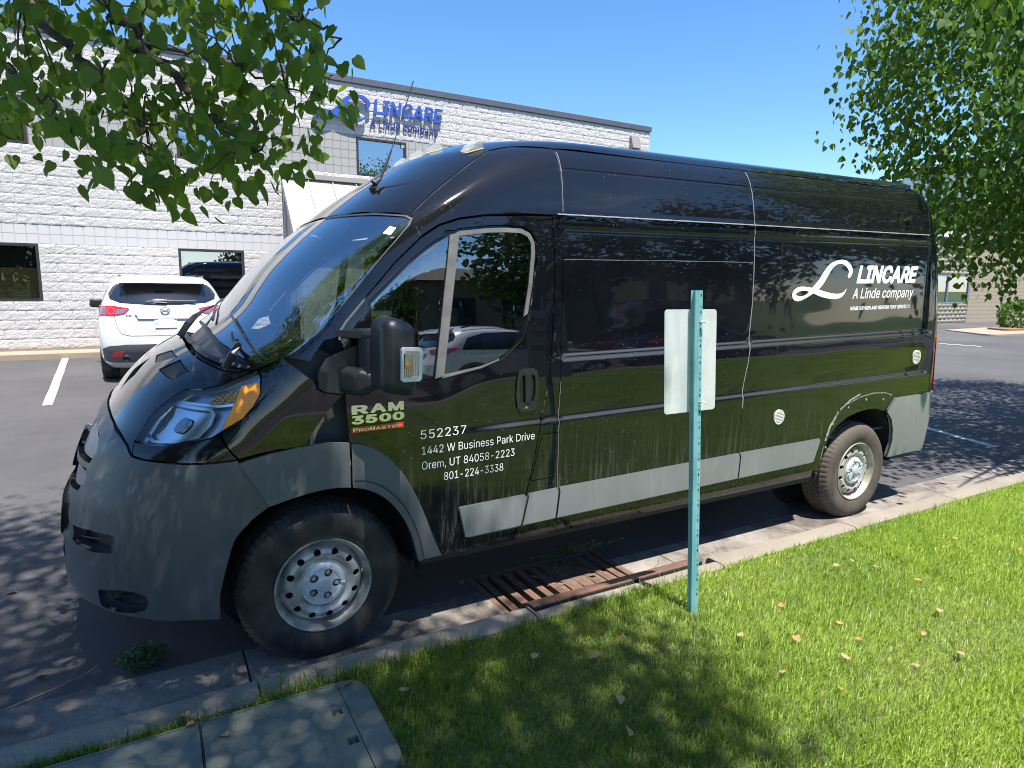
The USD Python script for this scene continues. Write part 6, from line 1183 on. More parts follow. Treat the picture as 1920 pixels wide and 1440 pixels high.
# unseen rest of the crown, placed to shade lawn and van front
def in_ell(n, c, rad, r, shell=0.0):
    q = r.normal(size=(n, 3)); q /= np.linalg.norm(q, axis=1, keepdims=True); return np.array(c)+q*np.array(rad)*(r.uniform(shell, 1, n)**(1/3))[:, None]
def clumped(n, c, rad, r, k=150, s=0.28):
    cc = in_ell(k, c, rad, r, 0.15); return cc[r.integers(0, k, n)]+r.normal(0, s, (n, 3))
def clear(P, m=0.06):  # keeps only leaves outside the top and left of the camera view
    d = P-CAM; top = d@np.array([0.1941, 0.3253, -0.9255]); left = d@np.array([-0.9836, -0.1581, 0.0867]); return (top < -m) | (left > m)
P = np.vstack([clumped(21000, (-0.62, -3.45, 7.5), (2.05, 1.15, 0.9), r, 330, 0.19), clumped(42000, (-3.4, -2.1, 7.4), (2.9, 3.1, 1.3), r, 420, 0.30)])
P = P[clear(P)]
D, U = hang(len(P), r); put('foliage', leaves(P, D, U, r.uniform(0.055, 0.085, len(P)), False), leaf_near, nt, smooth=True, kind='stuff')

def crown_tree(name, label, base, trunk_h, ells, n, size, mat, seed, group=None, limbs=9, rad=0.16, keepf=None, k=260, s=0.33, flat=0.3):
    r = np.random.default_rng(seed); t = thing(name, label, 'tree', group)
    x, y, z = base; c0 = np.array(ells[0][0]); top = np.array([c0[0], c0[1], c0[2]+0.5*ells[0][1][2]]); b = np.array([x, y, z-0.1])
    ms = [limb([b, b+[0.02, 0.01, trunk_h*0.5], b+[0.05, 0.03, trunk_h], (b+[0, 0, trunk_h])*0.4+top*0.6, top], rad, 0.03, 12, seed)]
    for q in range(limbs):
        e = ells[q % len(ells)]; p = in_ell(1, e[0], np.array(e[1])*0.9, r, 0.5)[0]; h = trunk_h+(top[2]-z-trunk_h)*r.uniform(0.0, 0.6); st = b+(top-b)*min(1, h/(top[2]-b[2])); ms.append(limb([st, (st+p)/2+[0, 0, 0.25], p], rad*0.42, 0.008, 7, seed+q))
    put('trunk', cat(*ms), bark, t, smooth=60)
    w = np.array([np.prod(e[1]) for e in ells]); w = w/w.sum(); PP = []
    for e, f in zip(ells, w): PP.append(clumped(int(n*f), e[0], e[1], r, max(20, int(k*f)), s))
    P = np.vstack(PP)
    if keepf is not None: P = P[keepf(P)]
    D, U = hang(len(P), r, flat); put('crown', leaves(P, D, U, size*r.uniform(0.75, 1.25, len(P)), False), mat, t, smooth=True, kind='stuff')
    return t
def kf(P): return (P[:, 2] > 1.55) & ~((P[:, 0] < 5.2) & (P[:, 1] > -0.05) & (P[:, 2] < 2.75))
crown_tree('street_tree', 'bushy green tree whose leaves hang over the back of the van at right', (10.4, -2.2, 0.12), 1.9, [((9.9, 0.5, 4.6), (4.1, 2.6, 2.8)), ((6.9, -0.7, 3.7), (2.2, 0.9, 1.2)), ((9.6, -1.8, 4.4), (3.2, 2.0, 2.2)), ((9.5, 0.9, 2.45), (2.0, 1.4, 0.85))], 58000, 0.078, leaf_mid, 31, keepf=kf, k=640, s=0.25, limbs=18)
# trees across the street, seen only as reflections in the van
crown_tree('roadside_tree', 'big round tree across the street, reflected in the van side', (14.5, -19.5, 0.1), 2.2, [((14.5, -19.5, 5.6), (4.2, 3.6, 3.6))], 3800, 0.30, leaf_far, 41, 'trees across the street', k=160, s=0.5)
crown_tree('roadside_tree', 'tall tree across the street, right of the round one in the reflection', (24.0, -18.5, 0.1), 2.4, [((24.0, -18.5, 7.0), (5.2, 4.0, 5.2))], 5000, 0.30, leaf_far, 42, 'trees across the street', k=200, s=0.5)
crown_tree('roadside_tree', 'dense tree on the near lawn strip far along the street, reflected in the van', (19.0, -5.6, 0.1), 2.0, [((19.0, -6.2, 5.2), (4.4, 3.2, 3.6))], 5200, 0.22, leaf_far, 43, 'trees across the street', k=220, s=0.45)
crown_tree('roadside_tree', 'low tree across the street, left of the round one in the reflection', (6.2, -21.5, 0.1), 1.4, [((6.2, -21.5, 2.9), (2.4, 2.0, 1.7))], 1900, 0.24, leaf_far, 44, 'trees across the street', k=90, s=0.35)
crown_tree('roadside_tree', 'unseen tree on the lawn strip far ahead of the van, darkens its front wing', (-9.5, -5.0, 0.1), 2.0, [((-9.5, -5.0, 4.6), (3.2, 2.8, 3.0))], 4500, 0.20, leaf_far, 45, 'trees across the street', k=190, s=0.42)  # this and the next two are out of view, placed to darken the wing
crown_tree('roadside_tree', 'second unseen tree on the lawn strip ahead of the van, also darkens its front wing', (-17.0, -5.2, 0.1), 2.0, [((-17.0, -5.2, 4.8), (3.6, 3.0, 3.2))], 4200, 0.24, leaf_far, 46, 'trees across the street', k=170, s=0.45)
crown_tree('roadside_tree', 'wide unseen tree across the street ahead of the van, darkens its front wing', (-10.0, -19.5, 0.1), 2.2, [((-10.0, -19.5, 4.8), (5.6, 3.2, 3.6))], 4800, 0.30, leaf_far, 47, 'trees across the street', k=190, s=0.5)
# ------------------------------------------------------------------ cars
class Shell:
    """car body by waterlines: z, rear x0, rear corner a, exponent n, half width W, front xe, front corner b"""
    def __init__(s, T, sc=1.0): T = np.array(T, float); T[:, [0, 1, 2, 4, 5, 6]] *= sc; s.z = T[:, 0]; s.p = [PchipInterpolator(T[:, 0], T[:, k]) for k in range(1, 7)]
    def sec(s, z): return [p(np.clip(z, s.z[0], s.z[-1])) for p in s.p]
    def side(s, x, z, off=0):
        x, z = np.broadcast_arrays(np.asarray(x, float), np.asarray(z, float)); x0, a, n, W, xe, b = s.sec(z); t = np.clip((x-x0)/a, 1e-5, 1); u = np.clip((xe-x)/b, 1e-5, 1)
        return W*(1-(1-t)**n)**(1/n)*(1-(1-u)**n)**(1/n)+off
    def end(s, S, z, front=False, off=0):
        S, z = np.broadcast_arrays(np.asarray(S, float), np.asarray(z, float)); x0, a, n, W, xe, b = s.sec(z); q = np.clip(np.abs(S)/W, 0, 0.9999); k = 1-(1-q**n)**(1/n)
        return xe-b*k+off if front else x0+a*k-off
    def shell(s, nz=44, nx=60):
        z = np.linspace(s.z[0], s.z[-1]-1e-4, nz)**1.0; z = s.z[-1]-(s.z[-1]-s.z[0])*(np.linspace(1, 0, nz)**1.4); R = []
        for zz in z:
            x0, a, n, W, xe, b = [float(v) for v in s.sec(np.array([zz]))[:6]]; t = (1-np.cos(np.linspace(0, np.pi, nx)))/2; xs = x0+(xe-x0)*t; ys = s.side(xs, zz); ys[0] = ys[-1] = 0
            R.append(np.vstack([np.column_stack([xs, ys, np.full(nx, zz)]), np.column_stack([xs[::-1], -ys[::-1], np.full(nx, zz)])]))
        V = np.array(R).reshape(-1, 3); m = 2*nx; i, j = np.meshgrid(np.arange(nz-1), np.arange(m), indexing='ij'); a = i*m+j; b = i*m+(j+1) % m
        return V, np.concatenate([np.stack([a, b, b+m], -1).reshape(-1, 3), np.stack([a, b+m, a+m], -1).reshape(-1, 3)])
    def patch(s, poly, kind, off=0.006, h=0.04, flange=0.01, sgn=1):
        P, F, rings = polymesh(poly, h)
        def f(p):
            if kind == 'side': return np.stack([p[:, 0], sgn*(s.side(p[:, 0], p[:, 1])), p[:, 1]], 1)
            return np.stack([s.end(p[:, 0], p[:, 1], kind == 'front'), p[:, 0], p[:, 1]], 1)
        e = 1e-3; V = f(P); N = np.cross(f(P+[e, 0])-f(P-[e, 0]), f(P+[0, e])-f(P-[0, e])); N /= np.linalg.norm(N, axis=1, keepdims=True)+1e-12
        out = {'side': np.array([0, sgn, 0.0]), 'front': np.array([1.0, 0, 0]), 'rear': np.array([-1.0, 0, 0])}[kind]; N = np.where((N@out < 0)[:, None], -N, N); V = V+N*off
        Vs, Fs, Ns, n = [V], [F], [N], len(V)
        for r_ in rings:
            B = V[r_]; k = len(r_); i = np.arange(k); j = (i+1) % k; Vs += [B, B-N[r_]*flange]; t = np.roll(B, -1, 0)-np.roll(B, 1, 0); m = np.cross(t, N[r_]); m /= np.linalg.norm(m, axis=1, keepdims=True)+1e-12; Ns += [m, m]
            Fs.append(np.vstack([np.stack([n+i, n+k+i, n+j], 1), np.stack([n+j, n+k+i, n+k+j], 1)])); n += 2*k
        V, F, N = np.vstack(Vs), np.vstack(Fs), np.vstack(Ns); return V, orient(V, F, N), N
SUV_T = [(0.22, 0.25, 0.35, 3.0, 0.80, 4.30, 0.6), (0.35, 0.07, 0.36, 3.0, 0.885, 4.46, 0.65), (0.55, 0.0, 0.36, 3.2, 0.915, 4.53, 0.7), (0.75, 0.02, 0.36, 3.2, 0.92, 4.54, 0.7), (0.90, 0.075, 0.38, 3.2, 0.922, 4.46, 0.7), (0.97, 0.10, 0.40, 3.2, 0.92, 4.15, 0.75), (1.02, 0.112, 0.42, 3.1, 0.915, 3.55, 0.8), (1.08, 0.125, 0.44, 3.0, 0.905, 3.22, 0.7), (1.2, 0.165, 0.48, 3.0, 0.875, 2.98, 0.66), (1.4, 0.31, 0.55, 3.0, 0.80, 2.56, 0.62), (1.53, 0.43, 0.60, 2.9, 0.735, 2.24, 0.62), (1.60, 0.50, 0.70, 2.8, 0.68, 1.98, 0.66), (1.645, 0.62, 0.78, 2.6, 0.56, 1.74, 0.7), (1.668, 0.82, 0.7, 2.3, 0.36, 1.58, 0.6), (1.674, 1.05, 0.4, 2.0, 0.01, 1.4, 0.3)]
car_glass = M('car_glass', {'p': ('principled_bsdf', {'base_color': (0.012, 0.014, 0.018), 'roughness': 0.02, 'specular_ior_level': 0.7, 'coat_weight': 1.0, 'coat_roughness': 0.01})})
car_red = pm('car_tail_red', (0.50, 0.012, 0.016), 0.10, coat=1.0); car_clear = pm('car_lamp_clear', (0.35, 0.34, 0.34), 0.12, metal=0.7, coat=1.0)
car_clad = pm('car_cladding', (0.055, 0.057, 0.062), 0.45, var=0.1)
alloy = pm('alloy_wheel', (0.45, 0.46, 0.47), 0.3, metal=0.8)
def car(label, paint, loc, yaw, group=None, sc=1.0, rear=False):
    B = Shell(SUV_T); t = thing('parked_car', label, 'car', group)
    c, s = math.cos(yaw), math.sin(yaw)
    def pl(m):
        V = np.array(m[0], float)*sc; V = np.stack([V[:, 0]*c-V[:, 1]*s, V[:, 0]*s+V[:, 1]*c, V[:, 2]], 1)+np.array(loc)
        if len(m) == 3: N = np.asarray(m[2]); return V, m[1], np.stack([N[:, 0]*c-N[:, 1]*s, N[:, 0]*s+N[:, 1]*c, N[:, 2]], 1)
        return V, m[1]
    body = put('body', pl(B.shell()), paint, t, smooth=50)
    for sg_ in (1, -1):
        put('side_window', pl(B.patch(Polygon([(0.62, 1.13), (0.78, 1.42), (1.15, 1.535), (2.05, 1.535), (2.62, 1.30), (2.95, 1.09), (2.4, 1.06)]).buffer(-0.03).buffer(0.03), 'side', sgn=sg_)), car_glass, t)
        put('sill_cladding', pl(B.patch(Polygon([(1.25, 0.24), (1.25, 0.42), (3.15, 0.42), (3.15, 0.24)]), 'side', 0.01, sgn=sg_)), car_clad, t)
        for wx in (0.86, 3.56):
            put('arch_cladding', pl(B.patch(Polygon(rot_arc(wx, 0.36, 0.445, -8, 188)+rot_arc(wx, 0.36, 0.375, 188, -8)), 'side', 0.012, sgn=sg_)), car_clad, t)
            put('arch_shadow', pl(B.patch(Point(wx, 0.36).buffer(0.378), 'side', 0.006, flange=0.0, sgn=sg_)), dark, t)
            w = put('wheel', pl(xf(lathe([(0.03, 0.0), (0.20, 0.012), (0.235, 0.0), (0.242, -0.01)], 30, 'y'), (wx, sg_*0.925, 0.352))), alloy, t)
            put('tyre', pl(xf(lathe([(0.235, 0.02), (0.245, -0.008), (0.30, -0.016), (0.335, -0.005), (0.352, 0.03), (0.352, 0.19), (0.33, 0.21), (0.24, 0.21)], 40, 'y'), (wx, sg_*0.93-(0.22 if sg_ > 0 else 0.0), 0.352)) if sg_ < 0 else xf(lathe([(0.24, -0.0), (0.33, 0.0), (0.352, 0.02), (0.352, 0.18), (0.335, 0.215), (0.30, 0.228), (0.245, 0.218), (0.235, 0.19)], 40, 'y'), (wx, 0.71, 0.352))), rubber, w)
            put('spokes', pl(cat(*[xf(box((-0.02, -0.006, 0.04), (0.02, 0.012, 0.225), 0.004), (wx, sg_*0.94, 0.352), ry=k*2*math.pi/5) for k in range(5)])), alloy, w)
        put('door_mirror', pl(spheres_hull([(2.78, sg_*0.96, 1.10, .03), (2.80, sg_*1.14, 1.13, .045), (2.80, sg_*1.13, 1.20, .045), (2.78, sg_*1.02, 1.20, .04)])), plastic if rear else paint, t, smooth=60)
        put('roof_rail', pl(tube([(0.75, sg_*0.60, 1.640), (0.95, sg_*0.62, 1.665), (1.9, sg_*0.62, 1.662), (2.05, sg_*0.61, 1.63)], 0.012, 6)), plastic, t)
        put('headlight', pl(B.patch(Polygon([(sg_*0.45, 0.80), (sg_*0.52, 0.88), (sg_*0.80, 0.93), (sg_*0.87, 0.90), (sg_*0.84, 0.80)]), 'front', 0.006)), car_clear, t)
        TL = Polygon([(sg_*a, b) for a, b in ((0.895, 1.185), (0.70, 1.190), (0.475, 1.150), (0.55, 1.070), (0.69, 1.040), (0.885, 1.045))]).buffer(-0.012).buffer(0.012)
        tl = put('tail_light', pl(B.patch(TL, 'rear', 0.010, 0.02)), car_red, t)
        put('clear_segment', pl(B.patch(Polygon([(sg_*a, b) for a, b in ((0.655, 1.125), (0.665, 1.055), (0.56, 1.080), (0.505, 1.140))]), 'rear', 0.0125, 0.02, 0.004)), car_clear, tl)
        put('clear_segment', pl(B.patch(Polygon([(sg_*a, b) for a, b in ((0.875, 1.168), (0.80, 1.172), (0.80, 1.055), (0.872, 1.058))]), 'rear', 0.0125, 0.02, 0.004)), car_clear, tl)
        put('lamp_ring', pl(B.patch(Point(sg_*0.725, 1.112).buffer(0.060).difference(Point(sg_*0.725, 1.112).buffer(0.036)), 'rear', 0.016, 0.015, 0.005)), pm('lamp_ring_red', (0.75, 0.05, 0.05), 0.15, coat=1.0) if (rear and sg_ == 1) else UsdShade.Material.Get(stage, '/World/Looks/lamp_ring_red'), tl)
    put('windscreen', pl(B.patch(Polygon([(-0.70, 1.07), (-0.78, 1.12), (-0.56, 1.55), (-0.2, 1.585), (0.2, 1.585), (0.56, 1.55), (0.78, 1.12), (0.70, 1.07)]), 'front')), car_glass, t)
    put('grille', pl(B.patch(Polygon([(-0.5, 0.78), (0.5, 0.78), (0.35, 0.50), (-0.35, 0.50)]), 'front')), plastic, t)
    put('lower_front', pl(B.patch(Polygon([(-0.8, 0.40), (0.8, 0.40), (0.75, 0.25), (-0.75, 0.25)]), 'front', 0.01)), car_clad, t)
    RW = Polygon([(-0.76, 1.37), (-0.70, 1.47), (-0.64, 1.52), (0.64, 1.52), (0.70, 1.47), (0.76, 1.37), (0.735, 1.29), (0.60, 1.235), (0.2, 1.205), (-0.2, 1.205), (-0.60, 1.235), (-0.735, 1.29)]).buffer(-0.02).buffer(0.02)
    put('rear_window', pl(B.patch(RW, 'rear', 0.006, 0.05)), car_glass, t)
    sp = [(x, S, z) for S in (-0.60, 0.60) for x, z in ((0.27, 1.565), (0.24, 1.545), (0.50, 1.52), (0.62, 1.640), (0.50, 1.615))]
    put('spoiler', pl(hull(sp)), paint, t, smooth=30)
    put('brake_light', pl(box((0.245, -0.13, 1.535), (0.30, 0.13, 1.552))), car_red, t)
    LB = Polygon([(-0.86, 0.545), (-0.78, 0.585), (-0.55, 0.605), (0.55, 0.605), (0.78, 0.585), (0.86, 0.545), (0.86, 0.36), (0.75, 0.33), (-0.75, 0.33), (-0.86, 0.36)])
    put('lower_bumper', pl(B.patch(LB, 'rear', 0.014, 0.05, 0.02)), car_clad, t)
    for sg_ in (1, -1):
        put('reflector', pl(B.patch(Polygon([(sg_*0.76, 0.42), (sg_*0.73, 0.49), (sg_*0.58, 0.51), (sg_*0.635, 0.425)]), 'rear', 0.019, 0.03, 0.008)), car_red, t)
        put('exhaust', pl(tube([(0.02, sg_*0.57, 0.375), (0.2, sg_*0.57, 0.375)], 0.045, 20, False)), chrome, t)
        put('exhaust_mouth', pl(tube([(0.035, sg_*0.57, 0.375), (0.04, sg_*0.57, 0.375)], 0.040, 16)), dark, t)
    put('plate_recess', pl(B.patch(Polygon([(-0.36, 0.98), (0.36, 0.98), (0.46, 0.80), (-0.46, 0.80)]), 'rear', -0.0 if not rear else 0.003, 0.04, 0.004)), pm('recess_grey', (0.55, 0.55, 0.56), 0.3) if rear else paint, t) if rear else None
    put('hatch_lip', pl(B.patch(Polygon([(-0.40, 1.065), (0.40, 1.065), (0.37, 0.985), (-0.37, 0.985)]), 'rear', 0.030, 0.03, 0.03)), paint, t)
    put('wiper', pl(cat(tube([(0.155, -0.03, 1.235), (0.155, 0.25, 1.262)], [0.014, 0.008], 6), tube([(0.165, -0.45, 1.275), (0.150, 0.22, 1.262)], 0.008, 6))), plastic, t)
    pt = put('number_plate', pl(B.patch(sbox(-0.152, 0.845, 0.152, 0.985), 'rear', 0.028, 0.06, 0.02)), pm('plate_blue', (0.42, 0.55, 0.75), 0.5, color2=(0.65, 0.72, 0.80), scale=22) if rear else white_vinyl, t)
    if rear:
        put('hatch_gap', pl(B.patch(LineString([(-0.69, 1.035), (-0.655, 0.85), (-0.60, 0.765), (-0.48, 0.735), (0.48, 0.735), (0.60, 0.765), (0.655, 0.85), (0.69, 1.035)]).buffer(0.004), 'rear', 0.0015, 0.02, 0.001)), pm('gap_grey', (0.10, 0.10, 0.10), 0.8), t)
        put('plate_header', pl(B.patch(sbox(-0.150, 0.953, 0.150, 0.984), 'rear', 0.0285, 0.06, 0.001)), pm('plate_brown', (0.16, 0.05, 0.06), 0.5), pt)
        def rtext(name, txt, S0, S1, z, h, mat, off, par, bold=True):
            m = meshkit.text_mesh(txt, h, 0.001, bold); V = np.array(m.vertices); F = np.array(m.faces); top = V[:, 2] > 0.0005; F = F[top[F].all(1)]; a = (V[:, 0]-V[:, 0].min())/np.ptp(V[:, 0]); S = -(S0+a*(S1-S0)); zz = z+V[:, 1]
            x = B.end(S, zz); V3 = np.stack([x-off, S, zz], 1); N3 = np.tile([-1.0, 0, 0], (len(V3), 1)); put(name, pl((V3, orient(V3, F, N3), N3)), mat, par)
        rtext('plate_text', 'H3G 5HD', -0.135, 0.135, 0.868, 0.068, pm('plate_ink', (0.02, 0.03, 0.08), 0.5), 0.0300, pt)
        rtext('plate_state', 'UTAH', -0.05, 0.05, 0.960, 0.016, white_vinyl, 0.0305, pt)
        rtext('model_text', 'CX-5', -0.535, -0.385, 1.028, 0.028, chrome if False else plastic, 0.004, t); rtext('model_text', 'SKYACTIV', 0.40, 0.53, 1.030, 0.018, plastic, 0.004, t)
        # badge: an oval ring with a winged v inside
        rg = affinity.scale(Point(0, 1.105).buffer(0.068), 1.0, 0.80).difference(affinity.scale(Point(0, 1.105).buffer(0.058), 1.0, 0.78))
        wing = LineString([(-0.060, 1.118), (-0.035, 1.122), (0, 1.088), (0.035, 1.122), (0.060, 1.118)]).buffer(0.007)
        put('maker_badge', pl(B.patch(rg.union(wing).buffer(0.0005), 'rear', 0.040, 0.012, 0.01)), silver_p, t)
    return t
white_car = M('white_car_paint', {'p': ('principled_bsdf', {'base_color': (0.52, 0.52, 0.53), 'roughness': 0.25, 'coat_weight': 1.0, 'coat_roughness': 0.02})})
black_car = M('black_car_paint', {'p': ('principled_bsdf', {'base_color': (0.008, 0.008, 0.010), 'roughness': 0.15, 'coat_weight': 1.0, 'coat_roughness': 0.02})})
red_car = M('red_car_paint', {'p': ('principled_bsdf', {'base_color': (0.28, 0.015, 0.018), 'roughness': 0.2, 'coat_weight': 1.0})})
car('white crossover car parked nose to the white building, left of the van', white_car, (-0.43, 9.30, float(G(9.6))), math.pi/2, sc=1.065, rear=True)
car('white car parked along the near side of the street, seen in the van door glass', white_car, (3.6, -8.55, 0.0), 0.0, 'cars in the street')
car('black car parked behind the white one along the street, seen in the van flank', black_car, (8.9, -8.60, 0.0), 0.0, 'cars in the street')
car('black car on the far side of the street, small in the van quarter glass', black_car, (9.2, -15.9, 0.0), math.pi, 'cars in the street')
car('red car on the far side of the street, small in the van door glass', red_car, (16.5, -16.0, 0.0), math.pi, 'cars in the street')

# building across the street (only in reflections)
bb = thing('brown_building', 'long low brown building across the street, reflected in the van door glass', 'building')
bm = pm('brown_brick', (0.115, 0.080, 0.062), 0.85, var=0.15, scale=2); put('wall', box((12, -46, 0), (40, -32, 5.2)), bm, bb, smooth=False)
put('roof', hull([(11.2, -31.2, 5.2), (40.8, -31.2, 5.2), (11.2, -46.8, 5.2), (40.8, -46.8, 5.2), (16, -36, 7.0), (36, -36, 7.0), (16, -42, 7.0), (36, -42, 7.0)]), pm('brown_roof', (0.055, 0.045, 0.042), 0.9), bb, smooth=False)
for k in range(6): put('window', box((14+k*4.3, -32.0, 1.6), (16.4+k*4.3, -31.95, 3.6)), car_glass, bb, smooth=False)

# ------------------------------------------------------------------ small things
rs = np.random.default_rng(77)
dry = [pm('dry_leaf_tan', (0.30, 0.21, 0.10), 0.8, var=0.2, scale=40), pm('dry_leaf_orange', (0.34, 0.18, 0.065), 0.8, var=0.2, scale=40), pm('dry_leaf_brown', (0.20, 0.11, 0.06), 0.85, var=0.2, scale=40)]
def dry_leaf(x, y, z, s, seed):
    r = np.random.default_rng(seed); a = r.uniform(0, 6.28); d = np.array([[math.cos(a), math.sin(a), r.uniform(-0.15, 0.3)]]); u = np.array([[r.normal(0, 0.45), r.normal(0, 0.45), 1.0]])
    V, F = leaves(np.array([[x, y, z]]), d, u, np.array([s])); c = V.mean(0); rel = V-c; V[:, 2] += np.clip(6.0*(rel[:, 0]**2+rel[:, 1]**2)*r.uniform(0.3, 1.6), 0, 0.03); return V, F
LAWN_LEAVES = [(3.76, -0.75), (3.81, -0.8), (3.69, -0.89), (3.63, -0.85), (2.9, -0.69), (2.75, -0.68), (2.95, -0.82), (3.11, -0.85), (2.59, -0.73), (2.99, -1.04), (2.75, -1.26), (2.16, -1.1), (2.43, -1.36), (2.13, -1.24), (2.41, -1.51), (1.88, -1.08), (1.65, -0.96), (1.2, -1.27), (1.92, -1.31), (1.7, -1.43), (2.14, -1.49), (2.07, -0.84), (1.58, -1.24), (3.98, -1.09), (3.67, -1.16)]
LAWN_LABELS = ['tan leaf, upper left of the cluster of four far right on the lawn', 'orange leaf, upper right of the cluster of four far right on the lawn', 'tan leaf, lower right of the cluster of four far right on the lawn', 'orange leaf, lower left of the cluster of four far right on the lawn', 'tan leaf near the kerb below the van rear tyre, right of a matching pair', 'orange leaf near the kerb below the van rear tyre, left of a matching pair', 'tan leaf on the lawn between the rear-tyre pair and the far cluster', 'orange leaf on the lawn just below the far cluster, towards the kerb', 'tan leaf on the lawn nearest the kerb among those below the rear tyre', 'orange leaf alone in mid lawn, below and left of the far cluster', 'tan folded leaf alone in the right middle of the lawn', 'orange leaf in the middle of the lawn, topmost of a loose diagonal row', 'tan leaf in the right middle of the lawn, above the lowest leaf there', 'orange leaf in the middle of the lawn, between two tan ones', 'tan leaf at the far right of the lower lawn, lowest on that side', 'orange leaf midway between the sign post and the middle of the lawn', 'tan leaf close to the sign post foot, just outside the tree shade', 'orange leaf at the edge of the tree shade, lowest left on the lawn', 'tan curled leaf below the middle of the lawn', 'orange small leaf, lowest of all in the middle of the lawn', 'tan leaf at lower right centre of the lawn, left of the lowest one', 'orange leaf right of the sign post, level with its foot', 'tan leaf below and right of the post foot, beside the tree shade', 'orange leaf at the very right edge of the picture, by the lawn top', 'tan leaf near the right edge of the picture, under the edge one']
SHADE_LABELS = ['tan leaf in the shaded grass halfway from lid to post, topmost there', 'brown leaf in the middle of the shaded grass, largest there', 'tan leaf in the shaded grass, just left of the largest brown one', 'brown upright leaf low in the shaded grass near its right edge', 'tan leaf low in the shaded grass, left of the upright brown one', 'brown leaf in the shaded grass nearest the drain', 'tan leaf in the shaded grass nearest the lid, close to the kerb']
SHADE_LEAVES = [(0.98, -0.78), (0.95, -1.0), (0.88, -1.05), (0.92, -1.24), (0.79, -1.21), (1.17, -0.73), (0.71, -0.66)]
for q, (x, y) in enumerate(LAWN_LEAVES):
    put('fallen_leaf', dry_leaf(x, y, 0.160, rs.uniform(0.024, 0.042), 500+q), dry[q % 2], smooth=True, label=LAWN_LABELS[q], cat='leaf', group='dry leaves on the lawn')
for q, (x, y) in enumerate(SHADE_LEAVES):
    put('fallen_leaf', dry_leaf(x, y, 0.170, rs.uniform(0.034, 0.052), 560+q), dry[(q % 2)*2], smooth=True, label=SHADE_LABELS[q], cat='leaf', group='dry leaves on the lawn')
ED = [((-0.6, -0.392, 0.175), 0.060, 1, 'bright orange leaf standing on the kerb edge above the lid'), ((-0.01, -0.46, 0.17), 0.050, 0, 'tan curled leaf beside the rounded corner of the lid'), ((0.14, -0.62, 0.17), 0.045, 0, 'tan leaf in the grass right of the lid'), ((-0.58, -0.425, 0.165), 0.030, 1, 'small red-orange leaf in the grass edge above the lid seam'), ((-0.475, -0.546, 0.160), 0.030, 0, 'pale yellow leaf lying on the lid'), ((-1.39, 1.48, 0.006), 0.045, 0, 'pale leaf on the asphalt in front of the van at far left'), ((-1.17, 0.47, 0.006), 0.040, 0, 'small tan leaf on the asphalt near the bush in the gutter'), ((0.87, 0.40, 0.006), 0.040, 0, 'pale heart-shaped leaf on the asphalt left of the drain'), ((4.02, 0.05, 0.007), 0.035, 1, 'tiny orange leaf by the rear tyre'), ((4.67, 0.00, 0.006), 0.060, 2, 'crumpled brown leaf in the gutter behind the rear tyre'), ((1.28, 0.28, 0.010), 0.05, 1, 'orange leaf lying on the drain bars'), ((1.60, 0.12, 0.012), 0.045, 0, 'tan leaf on the silt of the drain')]
for (p, s, m, lab) in ED: put('fallen_leaf', dry_leaf(*p, s, 600+int(p[0]*100) % 97), dry[m], smooth=True, label=lab, cat='leaf')
weed_m = leafmat('weed_leaf', [(0, (0.08, 0.15, 0.06)), (0.6, (0.12, 0.21, 0.08)), (1, (0.18, 0.26, 0.10))], 0.3)
def weed(label, c, rad, h, n, size, seed, dry_f=0.0):
    r = np.random.default_rng(seed); t = thing('weed', label, 'weed'); st, LPs = [], []
    for k in range(n):
        a = r.uniform(0, 6.28); q = r.random()**0.6; b = np.array([c[0]+rad[0]*0.45*r.normal()*0.6, c[1]+rad[1]*0.45*r.normal()*0.6, c[2]]); e = np.array([c[0]+rad[0]*q*math.cos(a), c[1]+rad[1]*q*math.sin(a), c[2]+h*r.uniform(0.35, 1.0)*(1.15-0.6*q)]); m = (b+e)/2+[0, 0, 0.25*h*(1-q)]
        st.append(tube([b, m, e], [0.0018, 0.0014, 0.0008], 4)); tt_ = r.uniform(0.25, 1, 9)[:, None]; LPs.append(np.where(tt_ < 0.5, b+(m-b)*tt_*2, m+(e-m)*(tt_*2-1))+r.normal(0, 0.006, (9, 3)))
    P = np.vstack(LPs); put('stems', cat(*st), pm('weed_stem', (0.10, 0.11, 0.05), 0.7) if seed == 1 else UsdShade.Material.Get(stage, '/World/Looks/weed_stem'), t, kind='stuff')
    a = r.uniform(0, 6.28, len(P)); D = np.stack([np.cos(a), np.sin(a), r.uniform(-0.2, 0.8, len(P))], 1); U = np.stack([r.normal(0, 0.5, len(P)), r.normal(0, 0.5, len(P)), np.ones(len(P))], 1)
    k = int(len(P)*(1-dry_f)); put('leaves', leaves(P[:k], D[:k], U[:k], size*r.uniform(0.6, 1.3, k), False), weed_m, t, smooth=True, kind='stuff')
    if dry_f: put('dry_leaves', leaves(P[k:], D[k:], U[k:], size*r.uniform(0.6, 1.3, len(P)-k), False), dry[0], t, smooth=True, kind='stuff')
weed('small bushy weed growing where the gutter meets the asphalt in front of the front wheel', (-0.75, 0.36, 0.0), (0.125, 0.075), 0.125, 75, 0.017, 1)
weed('straggly weed along the asphalt edge behind the drain', (1.72, 0.47, 0.0), (0.40, 0.030), 0.055, 60, 0.016, 2, 0.55)
twm = pm('dry_twig', (0.26, 0.20, 0.15), 0.85, var=0.2, scale=50)
def twig(label, pts, r0): put('twig', tube(np.array(pts, float), np.linspace(r0, r0*0.4, len(pts)), 6), twm, label=label, cat='twig')
tw1 = np.array([(-1.30, 0.24, 0.010), (-1.22, 0.27, 0.009), (-1.13, 0.31, 0.010), (-1.05, 0.34, 0.014), (-0.98, 0.39, 0.012), (-0.93, 0.44, 0.016)])
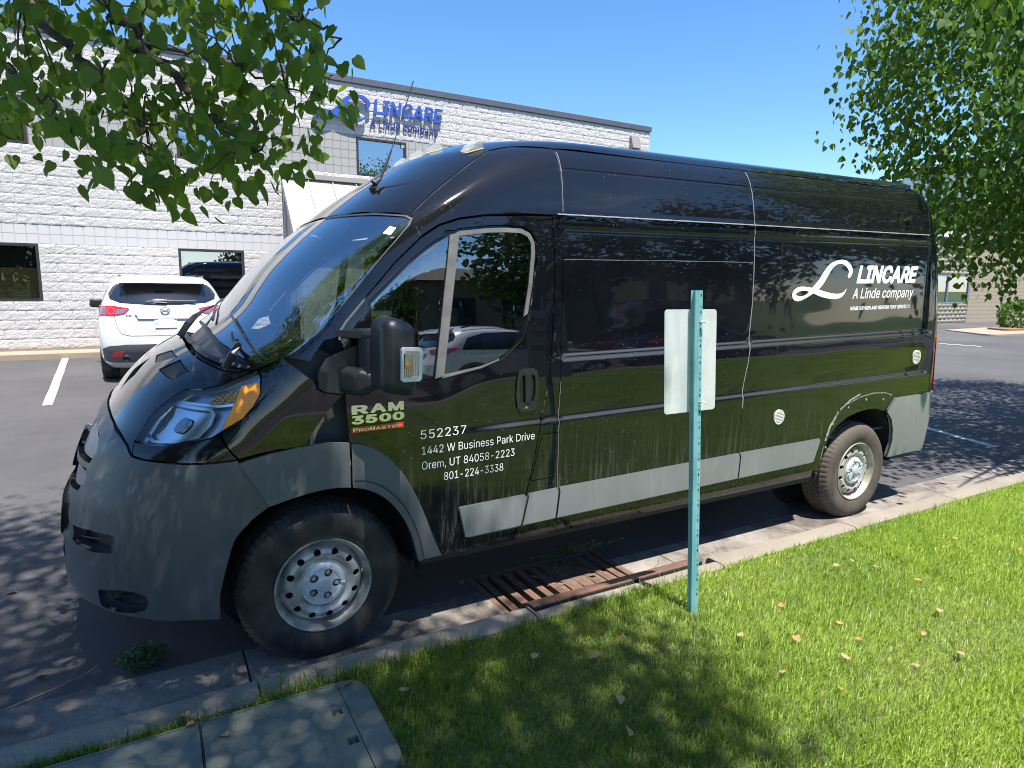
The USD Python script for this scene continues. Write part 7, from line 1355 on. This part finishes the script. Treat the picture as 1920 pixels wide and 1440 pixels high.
tt1 = thing('twig', 'long bare forked twig lying in the gutter at far left', 'twig'); put('stem', tube(tw1, np.linspace(0.0042, 0.0018, 6), 6), twm, tt1); put('side_shoot', tube([(-1.05, 0.34, 0.014), (-1.02, 0.42, 0.014), (-0.99, 0.53, 0.012)], [0.002, 0.0015, 0.001], 5), twm, tt1)
twig('short pale curved twig on the asphalt at the van bumper', [(-1.17, 1.63, 0.008), (-1.14, 1.585, 0.010), (-1.115, 1.53, 0.010), (-1.11, 1.49, 0.008)], 0.006)
twig('thin bent twig on the concrete right of the drain', [(1.93, 0.02, 0.010), (2.02, 0.03, 0.011), (2.10, 0.07, 0.012), (2.15, 0.13, 0.02)], 0.0025)
for q in range(9):
    x, y, a, l = rs.uniform(1.38, 1.80), rs.uniform(-0.12, 0.40), rs.uniform(0, 3.14), rs.uniform(0.04, 0.13)
    twig('dry twig fragment caught on the silt of the drain', [(x, y, 0.004), (x+l/2*math.cos(a), y+l/2*math.sin(a), 0.011), (x+l*math.cos(a+0.2), y+l*math.sin(a+0.2), 0.006)], 0.0022)
    p = stage.GetPrimAtPath('/World/twig_%03d' % (q+3)); 
    if p: tag(p, group='twig fragments on the drain')
# shrub and traffic island far right
sh = thing('shrub', 'small rounded shrub at the right edge before the tan building', 'shrub'); r = np.random.default_rng(5); P = in_ell(1500, (32.2, 10.6, 0.7), (1.0, 0.9, 0.75), r, 0.4); D, U = hang(1500, r, 0.3); put('foliage', leaves(P, D, U, r.uniform(0.07, 0.13, 1500), False), leaf_mid, sh, smooth=True, kind='stuff'); put('stem', limb([(32.2, 10.6, 0), (32.2, 10.6, 0.7)], 0.05, 0.02, 6), bark, sh)
put('traffic_island', extrude(Polygon([(26.6, 9.2), (28.2, 11.6), (40, 12.2), (40, 8.6)]).buffer(-0.3).buffer(0.3), 0.0, 0.13), tan_conc, kind='structure')
put('mulch', extrude(Polygon([(29.6, 10.0), (30.4, 11.2), (40, 11.8), (40, 9.2)]).buffer(-0.3).buffer(0.2), 0.10, 0.20), dry[2], kind='structure')
